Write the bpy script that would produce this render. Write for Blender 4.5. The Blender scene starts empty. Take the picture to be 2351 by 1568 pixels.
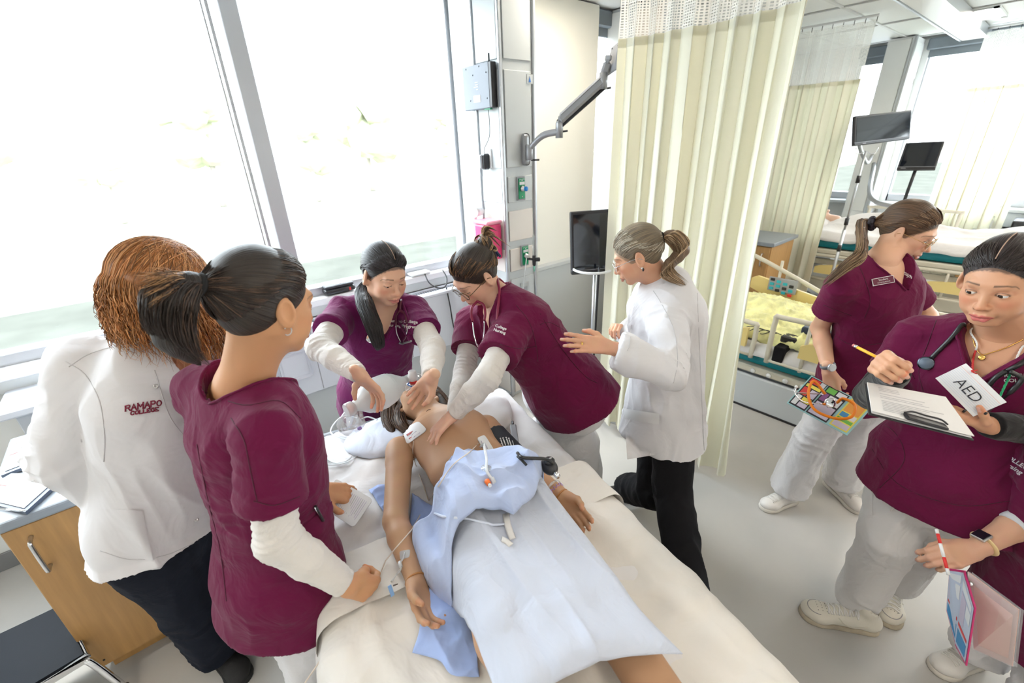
import bpy, bmesh, math, random
import numpy as np
from mathutils import Vector, Matrix
from mathutils.bvhtree import BVHTree

sc = bpy.context.scene
COL = sc.collection
RND = random.Random(7)

# ------------------------------------------------------------------ camera, world, light, exposure
CAM_H = 1.9
YAW = math.radians(39.3); PITCH = math.atan(0.452); ROLL = math.radians(2.2); FPX = 1000.0
CAM = np.array([0.0, 0.0, CAM_H])
FW = np.array([math.sin(YAW)*math.cos(PITCH), math.cos(YAW)*math.cos(PITCH), -math.sin(PITCH)])
_r0 = np.array([math.cos(YAW), -math.sin(YAW), 0.0]); _u0 = np.cross(_r0, FW)
RT = _r0*math.cos(ROLL) - _u0*math.sin(ROLL); UP = _u0*math.cos(ROLL) + _r0*math.sin(ROLL)
cam_d = bpy.data.cameras.new('camera'); cam = bpy.data.objects.new('camera', cam_d); COL.objects.link(cam)
cam_d.sensor_width = 36.0; cam_d.lens = 36.0*FPX/2351.0; cam_d.clip_start = 0.02; cam_d.clip_end = 400
_m = Matrix(((RT[0], UP[0], -FW[0], 0), (RT[1], UP[1], -FW[1], 0), (RT[2], UP[2], -FW[2], CAM_H), (0, 0, 0, 1)))
cam.matrix_world = _m
cam_d.dof.use_dof = True; cam_d.dof.focus_distance = 1.6; cam_d.dof.aperture_fstop = 3.2
sc.camera = cam

world = bpy.data.worlds.new('sky'); sc.world = world; world.use_nodes = True
_bg = world.node_tree.nodes['Background']; _bg.inputs[0].default_value = (0.86, 0.93, 1.0, 1); _bg.inputs[1].default_value = 5.6
sun_d = bpy.data.lights.new('sun', 'SUN'); sun_d.energy = 1.0; sun_d.angle = math.radians(6); sun_d.color = (1, .95, .86)
sun = bpy.data.objects.new('sun', sun_d); COL.objects.link(sun); sun.rotation_euler = (math.radians(35), 0, math.radians(200))
sc.view_settings.view_transform = 'Standard'; sc.view_settings.look = 'None'; sc.view_settings.gamma = 1
sc.view_settings.use_curve_mapping = False
sc.view_settings.exposure = 1.18
LAMP = 16.0     # strength of the ceiling troffers' diffusers
try:
    sc.cycles.use_denoising = True; sc.cycles.use_adaptive_sampling = True; sc.cycles.adaptive_threshold = .025; sc.cycles.max_bounces = 6; sc.cycles.diffuse_bounces = 3; sc.cycles.transparent_max_bounces = 16
    sc.cycles.caustics_reflective = False; sc.cycles.caustics_refractive = False; sc.cycles.sample_clamp_indirect = 6
except Exception: pass

# ------------------------------------------------------------------ surveying helpers: a sight line meets a plane of the room
def ray(x, y):
    d = FW*FPX + RT*(x-1175.5) - UP*(y-784.0); return d/np.linalg.norm(d)
def pz(x, y, z):
    d = ray(x, y); return CAM + d*((z-CAM[2])/d[2])
def py_(x, y, yy):
    d = ray(x, y); return CAM + d*((yy-CAM[1])/d[1])
def pxx(x, y, xx):
    d = ray(x, y); return CAM + d*((xx-CAM[0])/d[0])
def pd(x, y, dep):
    d = ray(x, y); return CAM + d*(dep/(d@FW))
def reach(a, x, y, L, near=True):
    "the point on the sight line at bone length L from joint a"
    d = ray(x, y); oc = CAM - a; b = d@oc; c = oc@oc - L*L; D = b*b - c
    if D <= 0:
        q = CAM + d*(-b); v = q - a; return a + v/np.linalg.norm(v)*L
    s = math.sqrt(D); return CAM + d*(-b - s if near else -b + s)
def A(*v): return np.array(v, float)
def nrm(v):
    v = np.asarray(v, float); return v/max(1e-9, np.linalg.norm(v))
def rot(v, ax, deg):
    a = math.radians(deg); ax = nrm(ax); v = np.asarray(v, float)
    return v*math.cos(a) + np.cross(ax, v)*math.sin(a) + ax*(ax@v)*(1-math.cos(a))

# ------------------------------------------------------------------ materials
MATS = {}
def mat(name, col, rough=.6, metal=0, bump=0, bscale=200, var=0, vscale=3, sheen=0, sss=0, emit=0, spec=.5, attr=None, alpha=1, trans=0, coat=0, wave=None, stretch=None):
    if name in MATS: return MATS[name]
    m = bpy.data.materials.new(name); m.use_nodes = True; nt = m.node_tree; N = nt.nodes; L = nt.links
    b = N['Principled BSDF']; b.inputs['Base Color'].default_value = (*col, 1); b.inputs['Roughness'].default_value = rough
    b.inputs['Metallic'].default_value = metal; b.inputs['Specular IOR Level'].default_value = spec
    if sheen: b.inputs['Sheen Weight'].default_value = sheen; b.inputs['Sheen Roughness'].default_value = .5
    if sss: b.inputs['Subsurface Weight'].default_value = sss; b.inputs['Subsurface Radius'].default_value = (.012, .005, .003); b.inputs['Subsurface Scale'].default_value = 1
    if coat: b.inputs['Coat Weight'].default_value = coat; b.inputs['Coat Roughness'].default_value = .1
    if emit: b.inputs['Emission Color'].default_value = (*col, 1); b.inputs['Emission Strength'].default_value = emit
    if alpha < 1: b.inputs['Alpha'].default_value = alpha
    if trans: b.inputs['Transmission Weight'].default_value = trans
    tc = N.new('ShaderNodeTexCoord'); mp = N.new('ShaderNodeMapping'); L.new(tc.outputs['Object'], mp.inputs[0])
    if stretch: mp.inputs['Scale'].default_value = stretch
    src = None
    if attr:
        at = N.new('ShaderNodeAttribute'); at.attribute_name = attr; src = at.outputs['Color']
    if var:
        n = N.new('ShaderNodeTexNoise'); n.inputs['Scale'].default_value = vscale; n.inputs['Detail'].default_value = 5
        L.new(mp.outputs[0], n.inputs['Vector'])
        mr = N.new('ShaderNodeMapRange'); mr.inputs[1].default_value = .3; mr.inputs[2].default_value = .7
        mr.inputs[3].default_value = 1-var; mr.inputs[4].default_value = 1+var; L.new(n.outputs[0], mr.inputs[0])
        mx = N.new('ShaderNodeVectorMath'); mx.operation = 'MULTIPLY'; L.new(mr.outputs[0], mx.inputs[1])
        if src: L.new(src, mx.inputs[0])
        else: mx.inputs[0].default_value = col
        src = mx.outputs[0]
    if src: L.new(src, b.inputs['Base Color'])
    if bump or wave:
        bp = N.new('ShaderNodeBump'); bp.inputs['Distance'].default_value = .002; bp.inputs['Strength'].default_value = bump or .4
        if wave:
            w = N.new('ShaderNodeTexWave'); w.inputs['Scale'].default_value = wave; w.inputs['Distortion'].default_value = 2; L.new(mp.outputs[0], w.inputs['Vector']); L.new(w.outputs[1], bp.inputs['Height'])
        else:
            n2 = N.new('ShaderNodeTexNoise'); n2.inputs['Scale'].default_value = bscale; n2.inputs['Detail'].default_value = 4
            L.new(mp.outputs[0], n2.inputs['Vector']); L.new(n2.outputs[0], bp.inputs['Height'])
        L.new(bp.outputs[0], b.inputs['Normal'])
    MATS[name] = m; return m

def cloth_mat(name, col, bump=.55, scale=7, fine=900, transl=0, sheen=.25, tcol=None):
    "woven cloth: soft creases in relief, fine weave, a little translucency"
    if name in MATS: return MATS[name]
    m = mat(name, col, rough=.85, sheen=sheen, spec=.2); nt = m.node_tree; N = nt.nodes; L = nt.links
    b = N['Principled BSDF']
    tc = N.new('ShaderNodeTexCoord')
    n1 = N.new('ShaderNodeTexNoise'); n1.inputs['Scale'].default_value = scale; n1.inputs['Detail'].default_value = 3; n1.inputs['Distortion'].default_value = 1.2
    n2 = N.new('ShaderNodeTexNoise'); n2.inputs['Scale'].default_value = fine; n2.inputs['Detail'].default_value = 2
    L.new(tc.outputs['Object'], n1.inputs['Vector']); L.new(tc.outputs['Object'], n2.inputs['Vector'])
    b1 = N.new('ShaderNodeBump'); b1.inputs['Distance'].default_value = .02; b1.inputs['Strength'].default_value = bump
    b2 = N.new('ShaderNodeBump'); b2.inputs['Distance'].default_value = .0008; b2.inputs['Strength'].default_value = .3
    L.new(n1.outputs[0], b1.inputs['Height']); L.new(n2.outputs[0], b2.inputs['Height']); L.new(b1.outputs[0], b2.inputs['Normal']); L.new(b2.outputs[0], b.inputs['Normal'])
    if transl:
        t = N.new('ShaderNodeBsdfTranslucent'); t.inputs[0].default_value = (*(tcol or col), 1); L.new(b2.outputs[0], t.inputs['Normal'])
        mx = N.new('ShaderNodeMixShader'); mx.inputs[0].default_value = transl; out = N['Material Output']
        L.new(b.outputs[0], mx.inputs[1]); L.new(t.outputs[0], mx.inputs[2]); L.new(mx.outputs[0], out.inputs[0])
    return m

def glass_mat(name, tint=(1, 1, 1), refl=.08, opac=0, ocol=(.9, .92, .93), graz=.5):
    "thin clear sheet: lets the light straight through, with a mirror share and optional milky share"
    if name in MATS: return MATS[name]
    m = bpy.data.materials.new(name); m.use_nodes = True; nt = m.node_tree; N = nt.nodes; L = nt.links; N.clear()
    out = N.new('ShaderNodeOutputMaterial'); t = N.new('ShaderNodeBsdfTransparent'); t.inputs[0].default_value = (*tint, 1)
    g = N.new('ShaderNodeBsdfGlossy'); g.inputs['Roughness'].default_value = .05
    fr = N.new('ShaderNodeLayerWeight'); fr.inputs[0].default_value = .25
    mul = N.new('ShaderNodeMath'); mul.operation = 'MULTIPLY_ADD'; mul.inputs[1].default_value = graz; mul.inputs[2].default_value = refl; L.new(fr.outputs['Facing'], mul.inputs[0])
    mx = N.new('ShaderNodeMixShader'); L.new(mul.outputs[0], mx.inputs[0]); L.new(t.outputs[0], mx.inputs[1]); L.new(g.outputs[0], mx.inputs[2])
    last = mx
    if opac:
        d = N.new('ShaderNodeBsdfDiffuse'); d.inputs[0].default_value = (*ocol, 1); m2 = N.new('ShaderNodeMixShader'); m2.inputs[0].default_value = opac
        L.new(mx.outputs[0], m2.inputs[1]); L.new(d.outputs[0], m2.inputs[2]); last = m2
    L.new(last.outputs[0], out.inputs[0]); MATS[name] = m; return m

WHITE = mat('white_paint', (.80, .81, .80), .55)
CREAMW = mat('cream_wall', (.86, .85, .78), .6)
SILVER = mat('anodised_aluminium', (.55, .57, .60), .35, .8)
PALEGREY = mat('pale_grey_laminate', (.56, .59, .60), .45)
WARMPANEL = mat('cream_laminate_panel', (.76, .71, .66), .45)
DARKPL = mat('black_plastic', (.018, .018, .022), .35)
GREYPL = mat('grey_plastic', (.32, .33, .36), .4)
STEEL = mat('brushed_steel', (.6, .6, .6), .28, 1)
CHROME = mat('chrome', (.8, .8, .82), .08, 1)
SCREEN = mat('dark_screen', (.006, .008, .014), .06, spec=.8)
WHITEPL = mat('white_plastic', (.82, .83, .84), .35)
PAPER = mat('white_paper', (.77, .77, .78), .7)
BEIGEPL = mat('beige_bed_plastic', (.62, .58, .48), .4)
YELLOWPL = mat('yellow_bed_panel', (.76, .60, .24), .4)
TEAL = mat('teal_mattress_vinyl', (.0, .19, .24), .45)
INK = mat('black_ink', (.02, .02, .03), .7)
REDINK = mat('red_ink', (.6, .03, .03), .6)
MAROONINK = mat('maroon_thread', (.22, .01, .04), .7)
BLUEPL = mat('blue_plastic', (.02, .16, .55), .4)
GREENPL = mat('green_plastic', (.0, .30, .12), .4)
ORANGEPL = mat('orange_plastic', (.85, .18, .03), .4)
REDPL = mat('red_plastic', (.7, .03, .03), .35)

# ------------------------------------------------------------------ object helpers
def prop(o, label=None, cat=None, group=None, kind=None):
    if label: o['label'] = label
    if cat: o['category'] = cat
    if group: o['group'] = group
    if kind: o['kind'] = kind
    return o
def thing(name, label, cat, loc=(0, 0, 0), group=None):
    o = bpy.data.objects.new(name, None); COL.objects.link(o); o.location = Vector([float(c) for c in loc]); o.empty_display_size = .05
    return prop(o, label, cat, group)
def world_loc(p):
    v = Vector((0, 0, 0))
    while p is not None:
        if p.type == 'EMPTY': v = v + p.location
        p = p.parent
    return v
def link(name, me, parent=None, label=None):
    "mesh data is laid out in world metres; a child keeps it there through the parent's inverse"
    o = bpy.data.objects.new(name, me); COL.objects.link(o)
    if parent is not None:
        o.parent = parent
        if parent.type == 'EMPTY': o.matrix_parent_inverse = Matrix.Translation(-world_loc(parent))
    if label: o['label'] = label
    return o
def npmesh(name, v, f, m, smooth=True):
    me = bpy.data.meshes.new(name); v = np.asarray(v, np.float32); f = np.asarray(f, np.int32)
    k = f.shape[1]; me.vertices.add(len(v)); me.vertices.foreach_set('co', v.ravel())
    me.loops.add(f.size); me.loops.foreach_set('vertex_index', f.ravel()); me.polygons.add(len(f))
    me.polygons.foreach_set('loop_start', np.arange(0, f.size, k, dtype=np.int32))
    try: me.polygons.foreach_set('loop_total', np.full(len(f), k, np.int32))
    except Exception: pass
    me.polygons.foreach_set('use_smooth', np.full(len(f), smooth)); me.update(calc_edges=True); me.validate()
    if m: me.materials.append(m)
    return me

class MB:
    "collects boxes, tubes, lathes and slabs into one mesh"
    def __init__(s): s.bm = bmesh.new(); s.M = Matrix.Identity(4)
    def at(s, M): s.M = M; return s
    def _x(s, verts): bmesh.ops.transform(s.bm, matrix=s.M, verts=verts)
    def box(s, c, d, bev=0, R=None, seg=1):
        r = bmesh.ops.create_cube(s.bm, size=1); vs = r['verts']
        bmesh.ops.scale(s.bm, vec=Vector([float(q) for q in d]), verts=vs)
        if bev:
            es = list({e for v in vs for e in v.link_edges}); rr = bmesh.ops.bevel(s.bm, geom=es, offset=bev, segments=seg, affect='EDGES', profile=.5)
            vs = list({v for fc in rr['faces'] for v in fc.verts} | {v for v in vs if v.is_valid})
        if R is not None: bmesh.ops.transform(s.bm, matrix=R.to_4x4() if len(R) == 3 else R, verts=vs)
        bmesh.ops.translate(s.bm, vec=Vector([float(q) for q in c]), verts=vs); s._x(vs); return s
    def bb(s, lo, hi, bev=0, seg=1):
        lo = np.array(lo, float); hi = np.array(hi, float); return s.box((lo+hi)/2, np.abs(hi-lo), bev, seg=seg)
    def obox(s, a, b, w, h, up=(0, 0, 1), bev=0):
        "bar from a to b, w across, h along up"
        a = np.array(a, float); b = np.array(b, float); x = nrm(b-a); u = np.array(up, float); y = nrm(np.cross(u, x)); z = np.cross(x, y)
        R = Matrix((x, y, z)).transposed(); return s.box((a+b)/2, (np.linalg.norm(b-a), w, h), bev, R)
    def tube(s, pts, r, n=8, caps=True, closed=False, flat=None):
        pts = [np.array(p, float) for p in pts]; m = len(pts); rs = r if hasattr(r, '__len__') else [r]*m
        rings = []; u = None
        for i, p in enumerate(pts):
            if closed: t = nrm(pts[(i+1) % m]-pts[i-1])
            else: t = nrm(pts[min(i+1, m-1)]-pts[max(i-1, 0)])
            if u is None:
                u = np.cross(t, A(0, 0, 1));  u = np.cross(t, A(1, 0, 0)) if np.linalg.norm(u) < 1e-3 else u
            u = nrm(u - t*(u@t)); w = np.cross(t, u)
            fu, fw_ = (1, 1) if flat is None else flat
            rings.append([s.bm.verts.new(Vector(p + rs[i]*(u*math.cos(a)*fu + w*math.sin(a)*fw_))) for a in [2*math.pi*k/n for k in range(n)]])
        pr = list(zip(rings, rings[1:])) + ([(rings[-1], rings[0])] if closed else [])
        for a, b in pr:
            for k in range(n):
                fc = s.bm.faces.new((a[k], a[(k+1) % n], b[(k+1) % n], b[k])); fc.smooth = True
        if caps and not closed:
            s.bm.faces.new(rings[0][::-1]); s.bm.faces.new(rings[-1])
        s._x([v for q in rings for v in q]); return s
    def lathe(s, o, ax, prof, n=24):
        "prof: list of (along, radius)"
        o = np.array(o, float); ax = nrm(ax); u = np.cross(ax, A(0, 0, 1)); u = nrm(u if np.linalg.norm(u) > 1e-3 else np.cross(ax, A(1, 0, 0))); w = np.cross(ax, u); rings = []
        for (h, r) in prof: rings.append([s.bm.verts.new(Vector(o + ax*h + max(r, 1e-5)*(u*math.cos(2*math.pi*k/n) + w*math.sin(2*math.pi*k/n)))) for k in range(n)])
        for a, b in zip(rings, rings[1:]):
            for k in range(n): s.bm.faces.new((a[k], a[(k+1) % n], b[(k+1) % n], b[k])).smooth = True
        if prof[0][1] > 1e-4: s.bm.faces.new(rings[0][::-1])
        if prof[-1][1] > 1e-4: s.bm.faces.new(rings[-1])
        s._x([v for q in rings for v in q]); return s
    def ball(s, c, r, n=12, sc_=(1, 1, 1), R=None):
        rr = bmesh.ops.create_uvsphere(s.bm, u_segments=n*2, v_segments=n, radius=r); vs = rr['verts']
        bmesh.ops.scale(s.bm, vec=Vector(sc_), verts=vs)
        if R is not None: bmesh.ops.transform(s.bm, matrix=R.to_4x4(), verts=vs)
        bmesh.ops.translate(s.bm, vec=Vector([float(q) for q in c]), verts=vs)
        for v in vs:
            for fc in v.link_faces: fc.smooth = True
        s._x(vs); return s
    def poly(s, pts, th, nrmv=None):
        "flat outline given a thickness"
        P = [Vector([float(q) for q in p]) for p in pts]; n = Vector([float(q) for q in nrmv]) if nrmv is not None else (P[1]-P[0]).cross(P[2]-P[1]).normalized()
        a = [s.bm.verts.new(p) for p in P]; b = [s.bm.verts.new(p + n*th) for p in P]
        s.bm.faces.new(a[::-1]); s.bm.faces.new(b); k = len(a)
        for i in range(k): s.bm.faces.new((a[i], a[(i+1) % k], b[(i+1) % k], b[i]))
        s._x(a+b); return s
    def done(s, name, m, parent=None, label=None, smooth=None):
        bmesh.ops.recalc_face_normals(s.bm, faces=s.bm.faces)
        me = bpy.data.meshes.new(name); s.bm.to_mesh(me); s.bm.free(); me.materials.append(m)
        if smooth: me.polygons.foreach_set('use_smooth', [True]*len(me.polygons))
        return link(name, me, parent, label)

def struct(name, b, m): return prop(b.done(name, m), kind='structure')
def spline(pts, n=8):
    P = [np.array(p, float) for p in pts]; P = [2*P[0]-P[1]] + P + [2*P[-1]-P[-2]]; out = []
    for i in range(1, len(P)-2):
        for k in range(n):
            t = k/n; a, b, c, d = P[i-1:i+3]
            out.append(.5*((2*b)+(-a+c)*t+(2*a-5*b+4*c-d)*t*t+(-a+3*b-3*c+d)*t**3))
    out.append(P[-2]); return out

def text(s, size, m, o, right, up, parent=None, name='lettering', th=.0006, align='CENTER', bold=0, on=None):
    "lettering laid on a plane (or dropped on the surface 'on')"
    cu = bpy.data.curves.new(name, 'FONT'); cu.body = s; cu.size = size; cu.align_x = align; cu.align_y = 'CENTER'; cu.offset = bold; cu.resolution_u = 3
    cu.extrude = 0
    ob = bpy.data.objects.new('tmp', cu); COL.objects.link(ob); dg = bpy.context.evaluated_depsgraph_get()
    me = bpy.data.meshes.new_from_object(ob.evaluated_get(dg)); bpy.data.objects.remove(ob)
    right = nrm(right); up = nrm(np.array(up, float) - right*(np.array(up, float)@right)); n = np.cross(right, up); o = np.array(o, float)
    for v in me.vertices:
        p = o + right*v.co.x + up*v.co.y + n*th
        if on is not None:
            h = on.ray_cast(Vector(p + n*.08), Vector(-n), .3)
            if h[0] is not None: p = np.array(h[0]) + np.array(h[1])*(.0012 if h[1]@Vector(n) > 0 else -.0012)
        v.co = p
    me.materials.clear(); me.materials.append(m); return link(name, me, parent)
def bvh_of(o):
    me = o.data; v = [x.co for x in me.vertices]; f = [tuple(p.vertices) for p in me.polygons]; return BVHTree.FromPolygons(v, f)
# ------------------------------------------------------------------ the room
YW = 2.92; XB = 8.1; ZC = 2.9; XL = -3.2; YN = -4.2
FLOORM = mat('grey_vinyl_floor', (.49, .475, .455), .38, var=.07, vscale=2.2, bump=.05, bscale=60)
struct('floor', MB().bb((XL, YN, -.1), (XB+.1, YW+.1, 0)), FLOORM)
CEILM = mat('ceiling_tile', (.84, .85, .85), .8, bump=.3, bscale=300)
struct('ceiling', MB().bb((XL, YN, ZC+.03), (XB+.2, YW+.2, ZC+.13)), CEILM)
ceil_o = bpy.data.objects['ceiling']
wl = MB().bb((XL-.1, YN, 0), (XL, YW+.1, ZC+.03)); struct('wall_left', wl, WHITE)
struct('wall_front', MB().bb((XL, YN-.1, 0), (XB+.1, YN, ZC+.03)), WHITE)
# window wall (far side), built round its openings
w = MB()
w.bb((XL, YW, 0), (3.95, YW+.14, 1.0)); w.bb((XL, YW, 2.84), (3.95, YW+.14, ZC+.03)); w.bb((1.99, YW, 1.0), (2.26, YW+.14, 2.84))
w.bb((3.95, YW, 0), (XB+.1, YW+.14, ZC+.03)); w.bb((XL, YW, 1.0), (-2.6, YW+.14, 2.84))
struct('wall_back', w, WHITE)
struct('wall_back_inner', MB().bb((2.25, YW-.10, 0), (3.36, YW, ZC), .004), CREAMW)
w = MB(); w.bb((XB, YN, 0), (XB+.14, YW, 1.0)); w.bb((XB, YN, 2.84), (XB+.14, YW, ZC+.03)); w.bb((XB, 2.25, 1.0), (XB+.14, YW, 2.84)); w.bb((XB, -3.6, 1), (XB+.14, YN, 2.84))
struct('wall_right', w, WHITE)

GLASS = glass_mat('window_glass', (.97, .985, .98), .01, graz=.08)
FRAME = mat('window_frame_grey', (.50, .51, .54), .4, .5)
SHADE = mat('roller_shade_grey', (.20, .23, .26), .7)
def window(name, lo, hi, axis, bars=()):
    "frame round an opening with its pane; axis 'y' = pane in a wall across Y"
    b = MB(); f = .05; z0, z1 = 1.0, 2.84; a0, a1 = lo, hi
    def bx(a, c, z, zz, dd=.10):
        if axis == 'y': b.bb((a, YW+.02, z), (c, YW+.02+dd, zz), .004)
        else: b.bb((XB+.02, a, z), (XB+.02+dd, c, zz), .004)
    bx(a0, a1, z0, z0+.09); bx(a0, a1, z1-.05, z1); bx(a0, a0+f, z0, z1); bx(a1-f, a1, z0, z1)
    for q in bars: bx(q-.045, q+.045, z0, z1, .12)
    o = struct(name, b, FRAME)
    pts = [a0] + list(bars) + [a1]
    for p, q in zip(pts, pts[1:]):
        g = MB()
        if axis == 'y': g.bb((p+.02, YW+.085, z0+.02), (q-.02, YW+.089, z1-.02))
        else: g.bb((XB+.085, p+.02, z0+.02), (XB+.089, q-.02, z1-.02))
        g.done('pane', GLASS, o)
    return o
window('window_1', -2.6, 1.99, 'y', (-1.3, .66))
# second thin line of the mullion: bead and white reveal beside the bar
MBd = MB().bb((.565, YW+.06, 1.09), (.58, YW+.075, 2.8)).bb((.545, YW+.06, 1.09), (.553, YW+.075, 2.8))
MBd.done('mullion_bead', FRAME, bpy.data.objects['window_1'])
window('window_2', 3.36, 3.95, 'y')
window('window_3', 1.86, 2.25, 'x'); window('window_4', -1.9, 1.55, 'x', (-.2,)); window('window_5', -3.6, -1.95, 'x')
struct('wall_right_pier', MB().bb((XB-.02, 1.52, 0), (XB+.12, 1.88, ZC)), WHITE)
for nm, c0, c1, ax in (('y', 3.36, 3.95, 'y'), ('x', 1.86, 2.25, 'x'), ('x', -1.9, 1.55, 'x')):
    t = thing('roller_shade', {3.36: 'grey roller shade rolled up in the narrow window behind the near curtain', 1.86: 'grey roller shade rolled up in the narrow far window left of the far headwall column', -1.9: 'wide grey roller shade rolled up over the far window right of the far headwall column'}[c0], 'window shade', ((c0+c1)/2, YW, 2.75) if ax == 'y' else (XB, (c0+c1)/2, 2.75), 'rolled window shades')
    if ax == 'y':
        MB().bb((c0, YW-.05, 2.78), (c1, YW+.03, 2.90), .01).done('cassette', SHADE, t); MB().bb((c0+.03, YW-.01, 2.715), (c1-.03, YW+.01, 2.80), .004).done('shade_cloth', SHADE, t)
    else:
        MB().bb((XB-.06, c0, 2.78), (XB+.02, c1, 2.90), .01).done('cassette', SHADE, t); MB().bb((XB-.02, c0+.03, 2.70), (XB, c1-.03, 2.80), .004).done('shade_cloth', SHADE, t)
# sill ledges
struct('trim_1', MB().bb((XL, YW-.055, .985), (1.99, YW+.03, 1.035), .006), mat('sill_white', (.82, .83, .86), .3))
struct('trim_2', MB().bb((XL, YW-.05, .93), (1.99, YW-.04, .985)), PALEGREY)
struct('trim_3', MB().bb((XB-.22, -3.6, .96), (XB+.02, 1.52, 1.0), .006).bb((XB-.2, -3.6, .80), (XB-.17, 1.52, .96)).bb((XB-.22, 1.88, .96), (XB+.02, 2.25, 1.0), .006), PALEGREY)
struct('trim_4', MB().bb((2.5, YW-.16, .86), (3.95, YW, .90), .005).bb((2.5, YW-.14, 0), (3.95, YW-.1, .86)), PALEGREY)
struct('baseboard_back', MB().bb((XL, YW-.012, 0), (3.95, YW, .10), .003), mat('grey_rubber_base', (.22, .22, .23), .5))
struct('baseboard_right', MB().bb((XB-.012, YN, 0), (XB, YW, .10), .003), MATS['grey_rubber_base'])
# heater cabinet under the big window
HEAT = mat('heater_enamel', (.66, .69, .76), .4)
h = thing('window_heater', 'long pale blue-grey heater cabinet under the large window', 'heater', (.9, 2.80, 0))
MB().bb((-.60, 2.735, .47), (1.95, 2.90, .905), .006).done('cabinet_body', HEAT, h)
MB().bb((-.62, 2.72, .90), (1.95, 2.78, .925), .005).bb((-.62, 2.84, .90), (1.95, 2.865, .925), .003).done('top_rim', HEAT, h)
g = MB()
for i in range(128): g.bb((-.60+i*.02, 2.78, .902), (-.592+i*.02, 2.84, .916))
prop(g.done('grille', mat('grille_grey', (.42, .45, .50), .4, .3), h), kind='stuff')
for i, x in enumerate((-.05, .62, 1.28)):
    MB().bb((x, 2.7335, .48), (x+.004, 2.736, .895)).done('panel_joint', GREYPL, h)
MB().bb((.40, 2.731, .60), (.58, 2.736, .78), .02, 2).done('access_door', HEAT, h)
MB().bb((-.70, 2.60, .90), (-.30, 2.90, .94), .008).done('end_ledge', HEAT, h)
MB().bb((-.66, 2.66, .0), (-.34, 2.90, .90), .004).done('end_box', mat('heater_end', (.52, .55, .60), .4), h)
MB().bb((-.34, 2.80, .0), (1.95, 2.84, .47)).done('recessed_skirt', PALEGREY, h)
# ceiling tiles, one by one, over the part in view
def tile_me(w_, d_):
    b = MB().box((0, 0, 0), (w_-.018, d_-.018, .014), .003); bmesh.ops.recalc_face_normals(b.bm, faces=b.bm.faces)
    me = bpy.data.meshes.new('ceiling_tile'); b.bm.to_mesh(me); b.bm.free(); me.materials.append(CEILM); return me
tm = tile_me(1.22, .61); troff = {(4, 3), (5, 3), (4, 6), (6, 6)}
TROF = [(5.0, .62), (6.9, 1.0), (5.0, -.9), (7.0, -.9), (2.6, -.9), (.4, -.9), (-1.6, -.9), (-1.6, 1.2), (.4, -2.8), (2.6, -2.8), (5.0, -2.8), (2.6, 2.2)]
for i in range(9):
    for j in range(9):
        x = -2.6+i*1.22; y = -2.26+j*.61
        if x < 2.0: continue
        o = bpy.data.objects.new('ceiling_tile', tm); COL.objects.link(o); o.parent = ceil_o; o.location = (x, y, ZC+.02)
GRID = mat('ceiling_grid', (.74, .75, .75), .5)
g = MB()
for i in range(10): g.bb((-3.2+i*1.22-.012, YN, ZC), (-3.2+i*1.22+.012, YW, ZC+.012))
for j in range(12): g.bb((XL, -3.785+j*.61-.012, ZC), (XB, -3.785+j*.61+.012, ZC+.012))
struct('trim_5', g, GRID)
LENS = mat('lamp_lens', (1, .90, .76), .5, emit=LAMP)
for i, (x, y) in enumerate(TROF):
    vis = i < 2
    lab = 'recessed ceiling light with a warm glowing lens near the top right corner' if i == 0 else ('small ceiling light fitting beyond the long metal ceiling rail' if i == 1 else 'warm ceiling light outside the picture, overhead')
    t = thing('ceiling_light', lab, 'light', (x, y, ZC), 'warm troffer lights in the ceiling')
    MB().bb((x-.32, y-.17, ZC-.012), (x+.32, y-.13, ZC+.01)).bb((x-.32, y+.13, ZC-.012), (x+.32, y+.17, ZC+.01)).bb((x-.32, y-.17, ZC-.012), (x-.28, y+.17, ZC+.01)).bb((x+.28, y-.17, ZC-.012), (x+.32, y+.17, ZC+.01)).done('frame', WHITEPL, t)
    MB().bb((x-.28, y-.13, ZC-.004), (x+.28, y+.13, ZC+.006)).done('diffuser', LENS, t)
t = thing('ceiling_rail', 'long brushed metal rail crossing the ceiling at the top right', 'rail', (6.5, 1.1, ZC))
MB().bb((4.0, 1.02, ZC-.08), (XB-.1, 1.24, ZC-.01), .01).done('housing', mat('rail_white', (.78, .76, .72), .3), t)
MB().bb((4.0, 1.005, ZC-.085), (XB-.1, 1.025, ZC-.0)).done('edge_strip', SILVER, t)
MB().bb((4.0, 1.24, ZC-.085), (XB-.1, 1.255, ZC)).done('edge_strip', SILVER, t)

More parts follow.
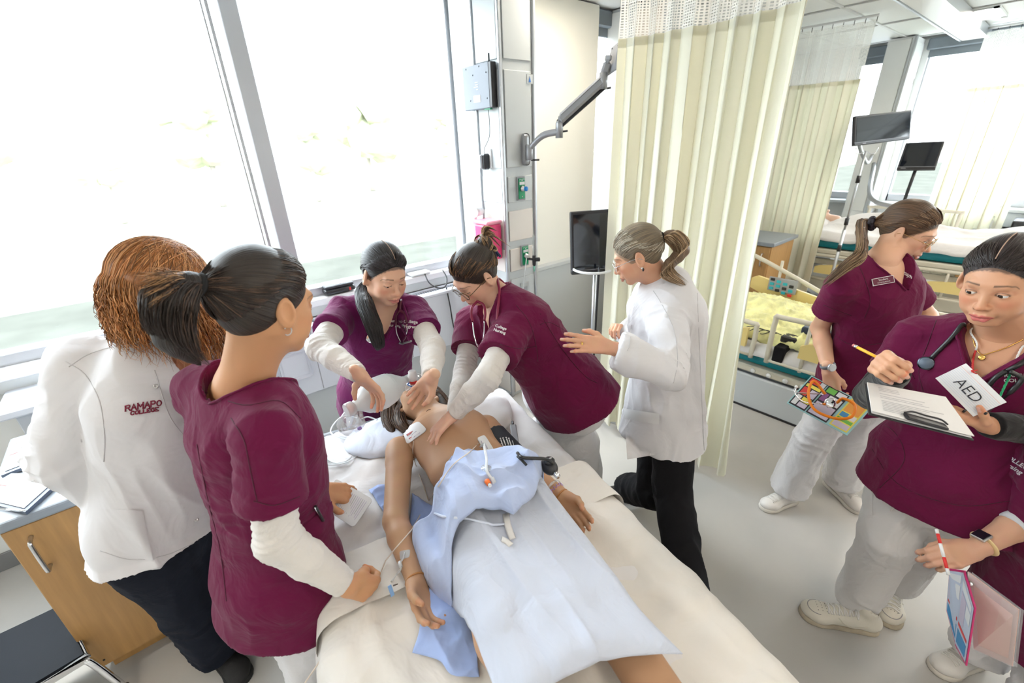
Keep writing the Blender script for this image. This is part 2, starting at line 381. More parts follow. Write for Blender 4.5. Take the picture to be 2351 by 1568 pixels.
# ------------------------------------------------------------------ outside: lawn, path, pale trees
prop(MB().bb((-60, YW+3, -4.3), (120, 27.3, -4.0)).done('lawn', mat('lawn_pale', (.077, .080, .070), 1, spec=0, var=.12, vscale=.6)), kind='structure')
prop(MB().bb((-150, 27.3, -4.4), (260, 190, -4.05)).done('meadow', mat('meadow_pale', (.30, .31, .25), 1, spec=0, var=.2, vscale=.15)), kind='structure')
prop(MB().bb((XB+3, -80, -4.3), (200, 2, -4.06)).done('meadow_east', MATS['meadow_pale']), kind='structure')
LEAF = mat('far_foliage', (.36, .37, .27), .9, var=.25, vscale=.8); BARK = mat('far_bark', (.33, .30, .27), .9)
def tree(x, y, h, lab):
    t = thing('tree', lab, 'tree', (x, y, -4), 'pale trees outside the big window')
    MB().tube([(x, y, -4), (x+.1, y, -4+h*.5)], [h*.03, h*.02]).done('trunk', BARK, t)
    b = MB()
    for k in range(9):
        a = RND.uniform(0, 6.28); q = RND.uniform(0, .22)*h
        rr = bmesh.ops.create_icosphere(b.bm, subdivisions=2, radius=h*RND.uniform(.12, .2))
        for v in rr['verts']: v.co *= RND.uniform(.8, 1.25)
        bmesh.ops.translate(b.bm, verts=rr['verts'], vec=(x+q*math.cos(a), y+q*math.sin(a), -4+h*RND.uniform(.45, .92)))
    prop(b.done('foliage', LEAF, t), kind='stuff')
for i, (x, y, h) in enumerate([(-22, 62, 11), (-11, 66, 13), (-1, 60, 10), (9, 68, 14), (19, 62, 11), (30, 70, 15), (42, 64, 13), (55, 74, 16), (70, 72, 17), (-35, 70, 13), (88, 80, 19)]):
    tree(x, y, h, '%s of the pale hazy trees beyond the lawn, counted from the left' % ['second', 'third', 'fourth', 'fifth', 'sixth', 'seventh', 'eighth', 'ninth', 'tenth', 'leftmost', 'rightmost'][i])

# ------------------------------------------------------------------ headwall columns
def headwall(name, x0, x1, y0, y1, lab, faces, zs):
    "faces: list of ('y' front face toward -Y | 'x' side face toward -X)"
    t = thing(name, lab, 'column', ((x0+x1)/2, (y0+y1)/2, 0), 'service columns on the window walls')
    MB().bb((x0+.012, y0+.012, 0), (x1, y1, ZC)).done('core', PALEGREY, t)
    tr = MB()
    for (x, y) in ((x0, y0), (x1-.012, y0)) if 'y' in faces else ((x0, y0),): tr.bb((x-.004, y-.004, 0), (x+.022, y+.022, ZC), .006)
    if 'x' in faces: tr.bb((x0-.003, y1-.26, 0), (x0+.015, y1-.235, ZC), .004)
    tr.done('corner_trim', SILVER, t)
    for a, b in zip(zs, zs[1:]):
        tall = (b-a) > .2; warm = tall and int(a*10) % 2 == 0
        for fc in faces:
            g = MB()
            if fc == 'y': g.bb((x0+.035, y0+.004, a+.028), (x1-.03, y0+.016, b-.028), .003)
            else: g.bb((x0+.004, y0+.03, a+.028), (x0+.016, y1-.27, b-.028), .003)
            g.done('panel', WARMPANEL if warm else PALEGREY, t)
    if 'x' in faces: MB().bb((x0+.004, y1-.23, .9), (x0+.014, y1-.005, ZC-.02), .003).done('side_panel', WHITE, t)
    return t
Z1 = [0.0, .30, .72, 1.02, 1.24, 1.505, 1.73, 2.35, 2.88]
hw1 = headwall('headwall_column', 1.95, 2.24, 2.40, YW, 'tall silver-trimmed service column with green gas outlets beside the large window', ('y', 'x'), Z1)
hw2 = headwall('headwall_column', 3.58, 3.88, 2.36, YW, 'tall service column partly hidden behind the near cream curtain', ('x',), [0, .45, .78, 1.10, 1.32, 1.62, 1.95, 2.25, 2.88])
hw3 = headwall('headwall_column', 7.62, 8.12, 1.58, 1.86, 'far white service column between two windows at the back of the room', ('x', 'y'), [0, .9, 1.3, 1.75, 2.1, 2.45, 2.88])

for o_ in hw3.children:  # far column gets a whiter laminate, its colour making up for weaker light there
    if o_.name.split('.')[0] in ('core', 'panel'): o_.data.materials.clear(); o_.data.materials.append(mat('lit_laminate', (.86, .87, .87), .45))

def plate_y(t, c, w_, h_, m, name='outlet_plate', d=.012, lab=None):   # on a face toward -Y
    return MB().box((c[0], c[1]-d/2, c[2]), (w_, d, h_), .003).done(name, m, t, lab)
def gas_outlet(c, knob, lab):
    x, y, z = c
    plate_y(hw1, (x, y, z), .075, .155, GREYPL, 'outlet_surround', .012)
    o = plate_y(hw1, (x, y-.012, z), .058, .136, GREENPL, 'gas_outlet', .006, lab)
    MB().bb((x-.022, y-.0215, z+.026), (x+.022, y-.018, z+.044)).done('name_strip', PAPER, o)
    MB().lathe((x, y-.018, z), (0, -1, 0), [(0, .018), (.01, .018), (.012, .014), (.03, .013), (.032, .008)], 18).done('socket', STEEL, o)
    for dz in (.052, -.052): MB().lathe((x, y-.018, z+dz), (0, -1, 0), [(0, .0045), (.003, .004), (.003, 0)], 10).done('screw', CHROME, o)
    text('OXYGEN', .012, PAPER, (x, y-.0185, z+.060), (1, 0, 0), (0, 0, 1), o)
    if knob: MB().lathe((x+.004, y-.03, z), (0, -1, 0), [(0, .014), (.03, .016), (.034, .01), (.034, 0)], 16).done('knob', mat('blue_knob', (.0, .2, .6), .3), o)
gas_outlet((2.095, 2.404, 1.62), True, 'green gas outlet with blue knob')
gas_outlet((2.115, 2.404, 1.15), False, 'green gas outlet with flow meter')
# flow meter and hoses at the lower outlet
f = thing('flow_meter', 'clear oxygen flow meter with black knob in the lower green outlet', 'flow meter', (2.15, 2.34, 1.1))
MB().lathe((2.16, 2.345, 1.15), (0, 0, 1), [(0, .011), (.14, .010), (.15, .006)], 14).done('tube', glass_mat('clear_plastic', (.95, .97, .98), .06, .12), f)
MB().lathe((2.16, 2.345, 1.07), (0, 0, 1), [(0, .006), (.01, .012), (.05, .014), (.08, .012)], 14).tube([(2.115, 2.37, 1.13), (2.16, 2.345, 1.12)], .009).done('valve', DARKPL, f)
MB().lathe((2.165, 2.335, 1.12), (.8, -.6, 0), [(0, .014), (.03, .016), (.034, .01)], 14).done('knob', DARKPL, f)
MB().lathe((2.16, 2.345, 1.03), (0, 0, 1), [(0, .005), (.04, .009)], 12).done('nozzle', mat('mint_plastic', (.25, .65, .5), .4), f)
t = MB().tube(spline([(2.16, 2.345, 1.04), (2.16, 2.33, .95), (2.18, 2.32, .80), (2.22, 2.33, .68), (2.26, 2.34, .5)]), .004, 6).done('oxygen_hose', glass_mat('pale_hose', (.92, .95, .97), .06, .5))
prop(t, 'pale hose hanging down from the oxygen flow meter', 'hose')
t = MB().tube(spline([(2.115, 2.375, 1.15), (2.07, 2.34, 1.08), (2.05, 2.35, .9), (2.05, 2.37, .70)]), .004, 6).done('vacuum_hose', MATS['pale_hose'])
prop(t, 'pale hose looping from the lower green gas outlet', 'hose')
plate_y(hw1, (2.11, 2.404, .86), .085, .17, SILVER, 'outlet_frame', .008); plate_y(hw1, (2.11, 2.396, .86), .045, .11, GREYPL, 'outlet_insert', .006)
plate_y(hw1, (2.20, 2.404, 2.28), .055, .055, PALEGREY, 'maker_plate', .003)
b_ = MB().poly([(2.185, 2.3995, 2.262), (2.195, 2.3995, 2.295), (2.205, 2.3995, 2.262)], .001, (0, -1, 0)).done('maker_mark', BLUEPL, hw1)
# side face of column one: power plates
def plate_x(t, x, y, z, w_, h_, m, name='outlet_plate', d=.012, lab=None):
    return MB().box((x-d/2, y, z), (d, w_, h_), .003).done(name, m, t, lab)
plate_x(hw1, 1.955, 2.56, 1.82, .075, .12, WHITEPL); plate_x(hw1, 1.955, 2.52, 1.33, .08, .12, WHITEPL)
# column two: outlets on the side face
def duplex(t, x, y, z):
    o = plate_x(t, x, y, z, .075, .12, mat('ivory_plate', (.62, .62, .58), .4), 'power_outlet')
    for dz in (.022, -.022):
        MB().lathe((x-.012, y, z+dz), (-1, 0, 0), [(0, .017), (.003, .017), (.004, .013), (.004, 0)], 18).done('socket', GREYPL, o)
        MB().bb((x-.0175, y-.008, z+dz-.002), (x-.016, y-.004, z+dz+.008)).bb((x-.0175, y+.004, z+dz-.002), (x-.016, y+.008, z+dz+.008)).done('slot', DARKPL, o)
X2 = 3.584
duplex(hw2, X2, 2.57, 1.80)
plate_x(hw2, X2, 2.60, 2.10, .085, .13, WHITEPL, 'blank_plate')
o = plate_x(hw2, X2, 2.60, 1.47, .08, .13, WHITEPL, 'call_plate'); MB().lathe((X2-.012, 2.61, 1.44), (-1, 0, 0), [(0, .012), (.03, .014), (.034, .01), (.034, 0)], 14).done('call_button', ORANGEPL, o)
o = plate_x(hw2, X2, 2.60, .93, .09, .15, GREYPL, 'data_plate')
MB().box((X2-.013, 2.60, .985), (.003, .055, .012)).done('label_strip', mat('ivory_label', (.75, .70, .50), .5), o); MB().box((X2-.013, 2.60, .875), (.003, .055, .012)).done('label_strip', PAPER, o)
MB().box((X2-.02, 2.59, .935), (.016, .02, .018), .002).done('plug', BLUEPL, o)
t = MB().tube(spline([(X2-.03, 2.60, .935), (X2-.10, 2.64, .90), (X2-.16, 2.66, .78), (X2-.14, 2.66, .5), (X2-.12, 2.62, .2)]), .005, 6).done('network_cable', DARKPL); prop(t, 'black cable looping out of the blue jack on the column behind the curtain', 'cable')
MB().box((X2-.05, 2.38, 2.14), (.09, .05, .16), .02).done('white_bracket', WHITEPL, hw2)

# wall box (grey router) with antenna and power adapter
t = thing('router_box', 'flat grey network box with aerial high on the window-side face of the near column', 'network device', (1.93, 2.6, 2.12))
MB().bb((1.905, 2.455, 2.115), (1.947, 2.735, 2.365), .004).done('casing', mat('router_grey', (.20, .22, .26), .5), t)
MB().bb((1.905, 2.43, 2.117), (1.947, 2.456, 2.363), .003).done('vent_edge', DARKPL, t)
MB().tube([(1.925, 2.47, 2.36), (1.925, 2.47, 2.41)], .005).done('aerial', DARKPL, t)
for y, z in ((2.48, 2.31), (2.62, 2.31), (2.48, 2.17), (2.66, 2.17), (2.55, 2.35), (2.69, 2.35)):
    MB().lathe((1.906, y, z), (-1, 0, 0), [(0, .005), (.001, .005), (.001, 0)], 8).done('screw_hole', INK, t)
MB().bb((1.903, 2.55, 2.155), (1.906, 2.625, 2.195)).done('paper_label', PAPER, t)
MB().bb((1.915, 2.47, 2.108), (1.935, 2.53, 2.117)).done('connector', GREENPL, t)
for k, (z, l) in enumerate(((2.265, .03), (2.252, .03), (2.240, .045), (2.225, .02))): MB().bb((1.9035, 2.57, z), (1.9045, 2.57+l, z+.004)).done('print_line', PALEGREY, t)
t = thing('power_adapter', 'black plug-in power adapter below the grey network box', 'adapter', (1.92, 2.56, 1.78))
MB().box((1.925, 2.56, 1.80), (.05, .045, .10), .01).done('body', DARKPL, t); MB().box((1.896, 2.575, 1.80), (.02, .03, .09), .008).done('face', GREYPL, t)
MB().tube(spline([(1.925, 2.50, 2.11), (1.92, 2.49, 2.03), (1.92, 2.50, 1.95), (1.92, 2.56, 1.88), (1.92, 2.565, 1.84)]), .0022, 6).done('cord', DARKPL, t)
# wall otoscope base, pink sharps box
t = thing('wall_otoscope', 'white round-headed examination lamp on the window reveal behind the bun-haired student', 'lamp', (1.88, 2.7, 1.45))
MB().tube([(1.84, 2.62, 1.47), (1.92, 2.66, 1.47)], .035, 20).done('head', WHITEPL, t); MB().tube([(1.88, 2.66, 1.45), (1.9, 2.72, 1.33)], .016, 12).done('arm', WHITEPL, t)
t = thing('sharps_box', 'bright pink sharps box on the near column behind the hair bun', 'container', (1.86, 2.52, 1.2))
PINK = mat('pink_plastic', (.85, .06, .22), .3)
MB().bb((1.82, 2.44, 1.15), (1.945, 2.60, 1.40), .015, 2).done('bin', PINK, t); MB().bb((1.81, 2.43, 1.40), (1.945, 2.61, 1.425), .008).done('lid', mat('pink_lid', (.8, .3, .4), .3), t)
MB().bb((1.816, 2.48, 1.2), (1.82, 2.56, 1.3)).done('label_strip', PAPER, t)
MB().bb((1.84, 2.62, 1.02), (1.945, 2.72, 1.32), .01).done('glove_box', WHITEPL, t)
# ------------------------------------------------------------------ privacy curtains
CURT = cloth_mat('cream_curtain', (.88, .86, .78), bump=.12, scale=5, fine=500, transl=.35, tcol=(.86, .84, .60), sheen=.1)
def net_mat():
    m = cloth_mat('curtain_net', (.93, .92, .89), bump=.05, fine=400, transl=.45); nt = m.node_tree; N = nt.nodes; L = nt.links
    out = N['Material Output']; src = out.inputs[0].links[0].from_socket
    uv = N.new('ShaderNodeUVMap'); sp = N.new('ShaderNodeSeparateXYZ'); L.new(uv.outputs[0], sp.inputs[0]); hs = []
    for ax in (0, 1):
        mu = N.new('ShaderNodeMath'); mu.operation = 'FRACT'; L.new(sp.outputs[ax], mu.inputs[0])
        g = N.new('ShaderNodeMath'); g.operation = 'GREATER_THAN'; g.inputs[1].default_value = .48; L.new(mu.outputs[0], g.inputs[0]); hs.append(g)
    mm = N.new('ShaderNodeMath'); mm.operation = 'MULTIPLY'; L.new(hs[0].outputs[0], mm.inputs[0]); L.new(hs[1].outputs[0], mm.inputs[1])
    t = N.new('ShaderNodeBsdfTransparent'); mx = N.new('ShaderNodeMixShader'); L.new(mm.outputs[0], mx.inputs[0]); L.new(src, mx.inputs[1]); L.new(t.outputs[0], mx.inputs[2]); L.new(mx.outputs[0], out.inputs[0]); return m
NET = net_mat()
def curtain(lab, path, z0, z1, zt, pleats, amp, seed, flare=None):
    P = [A(*p, 0) for p in path]; S = spline(P, 10); S = np.array(S)
    seg = np.r_[0, np.cumsum(np.linalg.norm(np.diff(S, axis=0), axis=1))]; Ltot = seg[-1]
    n = pleats*14; u = np.linspace(0, 1, n+1); X = np.interp(u*Ltot, seg, S[:, 0]); Y = np.interp(u*Ltot, seg, S[:, 1])
    tx = np.gradient(X); ty = np.gradient(Y); ll = np.hypot(tx, ty); nx, ny = -ty/ll, tx/ll; tx, ty = tx/ll, ty/ll
    r = np.random.RandomState(seed); ph = np.cumsum(r.uniform(.55, 1.5, n+1)); ph = ph/ph[-1]*pleats*2*np.pi
    am = np.interp(u, np.linspace(0, 1, pleats*2), r.uniform(.55, 1.25, pleats*2))*amp
    root = thing('privacy_curtain', lab, 'curtain', (S[:, 0].mean(), S[:, 1].mean(), z0), 'cream privacy curtains on ceiling tracks')
    def sheet(za, zb, name, m, rows, k=1, uvs=None):
        Z = np.linspace(za, zb, rows+1); V = []
        for z in Z:
            h = (z-z0)/(z1-z0); a = am*(1-.45*max(h, 0))*(1 if z <= z1 else .75); off = a*np.sin(ph + .35*math.sin(h*2.2+seed)*np.sin(ph*.21)) + .012*np.sin(ph*.33+h*2); sl = .55*a*np.sin(2*ph+.6)
            fl = np.zeros(n+1) if flare is None else flare[0]*np.exp(-((u-flare[1])/.05)**2)*max(0, 1-h*1.6)**1.5
            V.append(np.c_[X + nx*(off+fl) + tx*sl, Y + ny*(off+fl) + ty*sl, np.full(n+1, z) - (0.0 if h > .02 else .015*np.abs(np.sin(ph*.5)))])
        V = np.concatenate(V); F = [(i*(n+1)+j, i*(n+1)+j+1, (i+1)*(n+1)+j+1, (i+1)*(n+1)+j) for i in range(rows) for j in range(n)]
        me = npmesh(name, V, F, m)
        if uvs:
            uvl = me.uv_layers.new(); vi = np.zeros(len(me.loops), np.int32); me.loops.foreach_get('vertex_index', vi)
            arc = Ltot*1.8/uvs; UU = np.c_[(vi % (n+1))/n*arc, (vi//(n+1))/rows*(zb-za)/uvs]; uvl.data.foreach_set('uv', UU.astype(np.float32).ravel())
        return link(name, me, root)
    sheet(z0, z1, 'curtain_cloth', CURT, 22); sheet(z1, zt, 'curtain_net', NET, 4, uvs=.011)
    sheet(z1-.035, z1+.004, 'top_hem', CURT, 1)
    tr = MB().tube([A(*p, zt+.035) for p in [s[:2] for s in S[::4]]], .012, 6); tr.done('ceiling_track', WHITEPL, root)
    hk = MB()
    for q in np.linspace(.01, .99, pleats+3):
        x, y = np.interp(q, u, X), np.interp(q, u, Y); hk.tube([(x, y, zt-.015), (x, y, zt+.03)], .003, 5)
    prop(hk.done('hooks', DARKPL, root), kind='stuff')
    return root
curtain('nearest full-height cream curtain hanging behind the woman in the long white coat', [(2.16, .79), (2.22, 1.0), (2.21, 1.3), (2.13, 1.64)], .08, 2.36, 2.84, 9, .055, 3, (-.13, .05))
curtain('middle cream curtain hanging left of the far beds, behind the near curtain', [(5.80, 1.54), (5.78, 1.85), (5.74, 2.25)], .12, 2.36, 2.84, 6, .05, 5)
curtain('farthest cream curtain in front of the far window at the right edge', [(7.72, 1.02), (7.70, .8), (7.66, .52), (7.62, .30)], .12, 2.30, 2.84, 6, .055, 9)

# ------------------------------------------------------------------ monitor arm on the near column
t = thing('articulated_mount', 'empty grey articulated monitor arm bolted to the near column', 'monitor arm', (2.13, 2.39, 1.87))
ARM = mat('arm_grey', (.34, .35, .37), .35, .5); a0 = A(2.13, 2.345, 1.86); a1 = pd(1284, 303, 2.78); a2 = pd(1385, 186, 2.66); a3 = pd(1395, 142, 2.62)
MB().box((2.135, 2.385, 1.865), (.062, .035, .20), .026, seg=3).done('wall_plate', ARM, t)
MB().lathe((2.135, 2.35, 1.80), (0, 0, 1), [(0, .022), (.005, .026), (.09, .026), (.095, .02)], 18).done('pivot', ARM, t)
MB().tube(spline([A(2.135, 2.35, 1.87), a0*.55+a1*.45+A(0, 0, .035), a1+A(0, 0, .0)]), .022, 10, flat=(1, .8)).done('lower_arm', ARM, t)
MB().tube(spline([A(2.135, 2.35, 1.883), a0*.55+a1*.45+A(0, 0, .052), a1+A(0, 0, .015)]), .008, 8).done('cable_channel', GREYPL, t)
MB().lathe(a1-A(0, 0, .035), (0, 0, 1), [(0, .024), (.085, .024), (.10, .018)], 16).done('elbow_joint', ARM, t)
sd = nrm(np.cross(a2-a1, FW))
MB().obox(a1+A(0, 0, .06), a2, .045, .05, up=sd, bev=.012).done('upper_arm', ARM, t)
MB().obox(a1+A(0, 0, .085)+sd*.0, a2+A(0, 0, .025), .038, .03, up=sd, bev=.014).done('spring_cover', GREYPL, t)
MB().obox(a1+A(0, 0, .045), a2-A(0, 0, .022), .012, .056, up=sd).done('groove', DARKPL, t)
MB().lathe(a2-A(0, 0, .045), (0, 0, 1), [(0, .026), (.09, .026)], 16).done('wrist_joint', ARM, t)
MB().obox(a2+A(0, 0, .03), a3, .04, .045, bev=.01).done('tilt_link', GREYPL, t)
hd = nrm(A(.75, -.45, -.12)); c = pd(1408, 135, 2.6)
MB().obox(c-A(0, 0, .075)+A(-.01, 0, 0), c+A(0, 0, .075)+A(.02, 0, 0), .12, .014, up=hd, bev=.006).done('mounting_plate', GREYPL, t)
MB().obox(c-hd*.014, c-hd*.05, .06, .06, bev=.02).done('tilt_head', ARM, t)
for k in (-1, 1):
    for j in (-1, 1): MB().ball(c+hd*.010+A(0, 0, .06*k)+nrm(np.cross(hd, A(0, 0, 1)))*.045*j, .006, 4).done('bolt', INK, t)
MB().obox(c+hd*.008-A(0, 0, .02), c+hd*.008+A(0, 0, .012), .03, .004, up=hd).done('paper_label', PAPER, t)
for p_, q_ in ((a1, a1+A(.045, -.03, .005)), (A(2.14, 2.34, 1.80), A(2.18, 2.30, 1.80)), (a2+A(.02, 0, -.04), a2+A(.05, -.02, -.035))): MB().tube([p_, q_], .006).done('tension_lever', DARKPL, t)

def screen(name, lab, tl, tr, bl, foot=.03, th=.035, bez=.018, chin=.03, grp=None):
    tl, tr, bl = map(np.array, (tl, tr, bl)); r = nrm(tr-tl); W_ = np.linalg.norm(tr-tl); u = nrm((tl-bl) - r*((tl-bl)@r)); H_ = np.linalg.norm(tl-bl); n = np.cross(r, u)
    c = tl + r*W_/2 - u*H_/2; R = Matrix((r, n, u)).transposed()   # local x right, y normal, z up
    if n@(CAM-c) < 0: n = -n
    t = thing(name, lab, 'monitor', c, grp)
    MB().box(c-n*th/2, (W_, th, H_), .006, R).done('casing', DARKPL, t)
    MB().box(c+n*.001+u*(chin/2-bez/2), (W_-2*bez, .003, H_-bez-chin), 0, R).done('screen', SCREEN, t)
    MB().box(c+n*.001-u*(H_/2-chin*.92), (W_, .004, .003), 0, R).done('chin_line', GREYPL, t)
    MB().box(c+n*.001-u*(H_/2-chin*.45)-r*W_*.33, (.04, .003, .005), 0, R).done('maker_strip', GREYPL, t)
    return t, c, r, u, n
tl = pd(1309, 487, 2.62); r_ = nrm(A(.80, -.60, .03)); u_ = nrm(np.cross(r_, nrm(A(.6, .8, .12)))*1)
u_ = nrm(A(.02, .06, 1)); 
t, c, r, u, n = screen('patient_monitor', 'black touch monitor beside the near curtain, left of the woman in the long coat', tl, tl+r_*.44, tl-u_*.385, grp=None)
t = thing('monitor_stand', 'slim silver stand with white basket under the black touch monitor', 'stand', (c[0], c[1]+.04, 0))
b0 = c + A(-.02, .06, 0); MB().tube([A(b0[0], b0[1], .04), A(b0[0], b0[1], c[2])], .012, 10).done('pole', SILVER, t)
MB().tube([A(b0[0]+.12*math.cos(a)-.05, b0[1]+.12*math.sin(a)-.02, 1.17) for a in np.linspace(0, 6.1, 20)], .008, 8, closed=True).done('basket_ring', WHITEPL, t)
for a in range(5): MB().tube([A(b0[0], b0[1], .05), A(b0[0]+.25*math.cos(a*1.256), b0[1]+.25*math.sin(a*1.256), .035)], .012, 6).done('foot', SILVER, t)
prop(MB().tube(spline([c-A(.08, .02, .14), A(c[0]-.085, c[1]-.02, .9), A(c[0]-.09, c[1]-.02, .6), A(c[0]-.08, c[1], .3)]), .007, 6).done('monitor_cable', DARKPL), 'thick black cable dropping straight down from the touch monitor', 'cable')
t, c, r, u, n = screen('bedside_screen', 'wide black screen above the far bed, higher of the two far screens', pd(1964, 266, 4.2), pd(2094, 252, 4.35), pd(1951, 335, 4.25), grp='far wall monitors')
MB().tube(spline([c-n*.03, c+A(.3, .25, -.1), A(7.0, 1.6, 1.55), A(7.62, 1.7, 1.6)]), .02, 8).done('arm', ARM, t)
t, c, r, u, n = screen('bedside_screen', 'smaller black screen on a dark pole above the far bed, lower and to the right', pd(2080, 327, 4.6), pd(2170, 323, 4.4), pd(2052, 389, 4.6), grp='far wall monitors')
MB().tube([c-n*.04-u*.1, A(c[0]+.05, c[1]+.03, .9)], .016, 8).done('pole', DARKPL, t)
MB().tube(spline([A(c[0]+.05, c[1]+.03, 1.12), A(c[0]+.2, c[1]+.35, 1.2), A(7.6, 1.65, 1.5)]), .025, 8).done('arm', ARM, t)

# ------------------------------------------------------------------ counter cabinet bottom left
OAK = mat('maple_veneer', (.47, .265, .10), .38, var=.12, vscale=5, stretch=(9, 9, .7), bump=.04, bscale=30)
t = thing('base_cabinet', 'maple veneer base cabinet with a long steel handle under the grey counter', 'cabinet', (-.32, 2.15, 0))
MB().bb((-.635, 1.90, .09), (-.04, 2.46, .825), .002).done('carcass', mat('white_melamine', (.70, .71, .69), .5), t)
d = MB().bb((-.63, 1.868, .085), (-.04, 1.893, .815), .003).done('door', OAK, t)
hx = -.575
MB().tube(spline([(hx, 1.868, .765), (hx, 1.835, .762), (hx, 1.828, .745), (hx, 1.828, .65), (hx, 1.835, .633), (hx, 1.868, .63)], 5), .0065, 8).done('handle', STEEL, d)
MB().bb((-.60, 1.865, .115), (-.594, 1.869, .121)).done('lock_hole', DARKPL, d)
MB().bb((-.60, 1.93, 0), (-.04, 1.95, .085), .002).done('plinth', OAK, t)
MB().bb((-.50, 1.926, .045), (-.10, 1.932, .055), .002).done('plinth_slot', mat('slot_brown', (.12, .06, .025), .7), t)
COUNTER = mat('grey_counter', (.25, .28, .32), .35, var=.05, vscale=30)
prop(MB().bb((-.665, 1.845, .825), (-.02, 2.50, .862), .008, 2).done('countertop', COUNTER), 'blue-grey countertop on the maple cabinet', 'countertop')
def folder(lab, q, z, body, name='tablet_folio'):
    "q: four corners tl tr br bl on the counter"
    q = [A(*p) for p in q]; t = thing(name, lab, 'folder', sum(q)/4, 'open folders on the counter')
    up = A(0, 0, 1); MB().poly([p for p in q], .012, up).done('cover', body, t)
    c = sum(q)/4; qi = [c + (p-c)*.86 + up*.013 for p in q]; s = MB().poly(qi, .002, up).done('printed_sheet', PAPER, t)
    def at(u, v): return (qi[0]*(1-u)*(1-v) + qi[1]*u*(1-v) + qi[2]*u*v + qi[3]*(1-u)*v) + up*.0028
    def blk(u0, v0, u1, v1, m, nm): MB().poly([at(u0, v0), at(u1, v0), at(u1, v1), at(u0, v1)], .0004, up).done(nm, m, s)
    pk = mat('print_pink', (.72, .30, .30), .7); pb = mat('print_pale_blue', (.50, .60, .75), .7); pg = mat('print_grey', (.45, .45, .48), .7); py = mat('print_cream', (.80, .74, .45), .7)
    blk(.03, .03, .97, .10, pk, 'print_band'); blk(.03, .12, .5, .15, py, 'print_band'); blk(.03, .45, .25, .50, pk, 'print_band')
    blk(.55, .2, .8, .24, py, 'print_band'); blk(.3, .55, .7, .57, pb, 'print_band'); blk(.05, .6, .45, .62, pb, 'print_band'); blk(.3, .8, .8, .82, pk, 'print_band')
    for k in range(11): blk(.05+.48*(k % 2), .18+.07*(k//2)+.02, .42+.48*(k % 2)+(.05 if k % 3 else 0), .19+.07*(k//2)+.02, pg, 'print_line')
    return t, at
NAVYPL = mat('navy_folio', (.05, .065, .10), .4)
z = .865
folder('blue-grey tablet folio lying at the back of the counter', [pz(24, 1022, z), pz(112, 990, z), pz(128, 1050, z), pz(6, 1098, z)], z, mat('slate_folio', (.16, .2, .27), .4))
t2, at2 = folder('dark clipboard folder with coloured chart lying at the front of the counter', [pz(30, 1092, z), pz(160, 1092, z), pz(62, 1182, z), pz(-70, 1150, z)], z, NAVYPL)
q = pz(40, 1176, .89); prop(MB().tube([pz(-20, 1166, .885), pz(45, 1172, .885), pz(60, 1172, .885)], [.004, .004, .001], 8).done('pen', CHROME), 'silver pen lying along the front edge of the dark folder', 'pen')

# ------------------------------------------------------------------ step stool
t = thing('step_stool', 'chrome step stool with black rubber top, bottom left corner', 'step stool', (-.82, 2.0, 0))
s0 = [pz(-95, 1470, .25), pz(130, 1368, .25), pz(187, 1478, .25), pz(-20, 1600, .25)]
s0 = [A(-1.02, 2.12, .25), A(-.685, 2.12, .25), A(-.60, 1.79, .25), A(-.93, 1.75, .25)]
cc = sum(s0)/4
MB().poly([cc+(p-cc)*.965 for p in s0], .012, (0, 0, 1)).done('rubber_top', mat('ribbed_rubber', (.018, .022, .030), .65, spec=.2, bump=.6, bscale=900), t)
MB().tube(s0, .012, 8, closed=True).done('rim', CHROME, t)
MB().poly([p-A(0, 0, .03) for p in s0], .024, (0, 0, 1)).done('steel_tray', STEEL, t)
for p in s0:
    dd = (p-cc); q = p + nrm(dd)*.05; q[2] = .0
    MB().tube(spline([p-A(0, 0, .012)-nrm(dd)*.03, p+nrm(dd)*.0-A(0, 0, .05), q+A(0, 0, .04)], 5), .0125, 10).done('leg', CHROME, t)
    MB().tube([q+A(0, 0, .001), q+A(0, 0, .045)], [.019, .017], 12).done('rubber_foot', DARKPL, t)

# ------------------------------------------------------------------ things on the window sill
t = thing('black_case', 'soft black zip case lying on the window sill', 'case', (.87, 2.90, 1.04))
MB().box((.90, 2.905, 1.06), (.20, .085, .035), .014, seg=3).done('lower_pouch', DARKPL, t); MB().box((.90, 2.91, 1.088), (.19, .08, .02), .009, seg=2).done('flap', mat('black_nylon', (.03, .032, .04), .6), t)
MB().box((.91, 2.905, 1.099), (.07, .03, .002)).done('emblem', mat('grey_print', (.4, .42, .45), .5), t); MB().box((.96, 2.862, 1.06), (.012, .003, .02)).done('zip_pull', REDINK, t)
t = thing('adapter_box', 'small flat white box on the window sill with a black lead', 'device', (1.50, 2.90, 1.04))
MB().box((1.50, 2.905, 1.048), (.16, .09, .018), .006).done('body', WHITEPL, t); MB().box((1.50, 2.905, 1.058), (.12, .06, .003), .001).done('lid_panel', PALEGREY, t)
prop(MB().tube(spline([(1.53, 2.87, 1.045), (1.52, 2.80, .99), (1.56, 2.76, .95), (1.62, 2.75, .945), (1.67, 2.79, .99), (1.68, 2.86, 1.045)]), .005, 6).done('sill_cable', DARKPL), 'black cable looping over the heater below the white sill box', 'cable')
prop(MB().tube(spline([(1.63, 2.745, .94), (1.62, 2.70, .8), (1.64, 2.70, .6), (1.70, 2.66, .4), (1.66, 2.62, .25)]), .005, 6).done('sill_cable', DARKPL), 'black cable hanging down in front of the heater between the two students at the bed', 'cable')
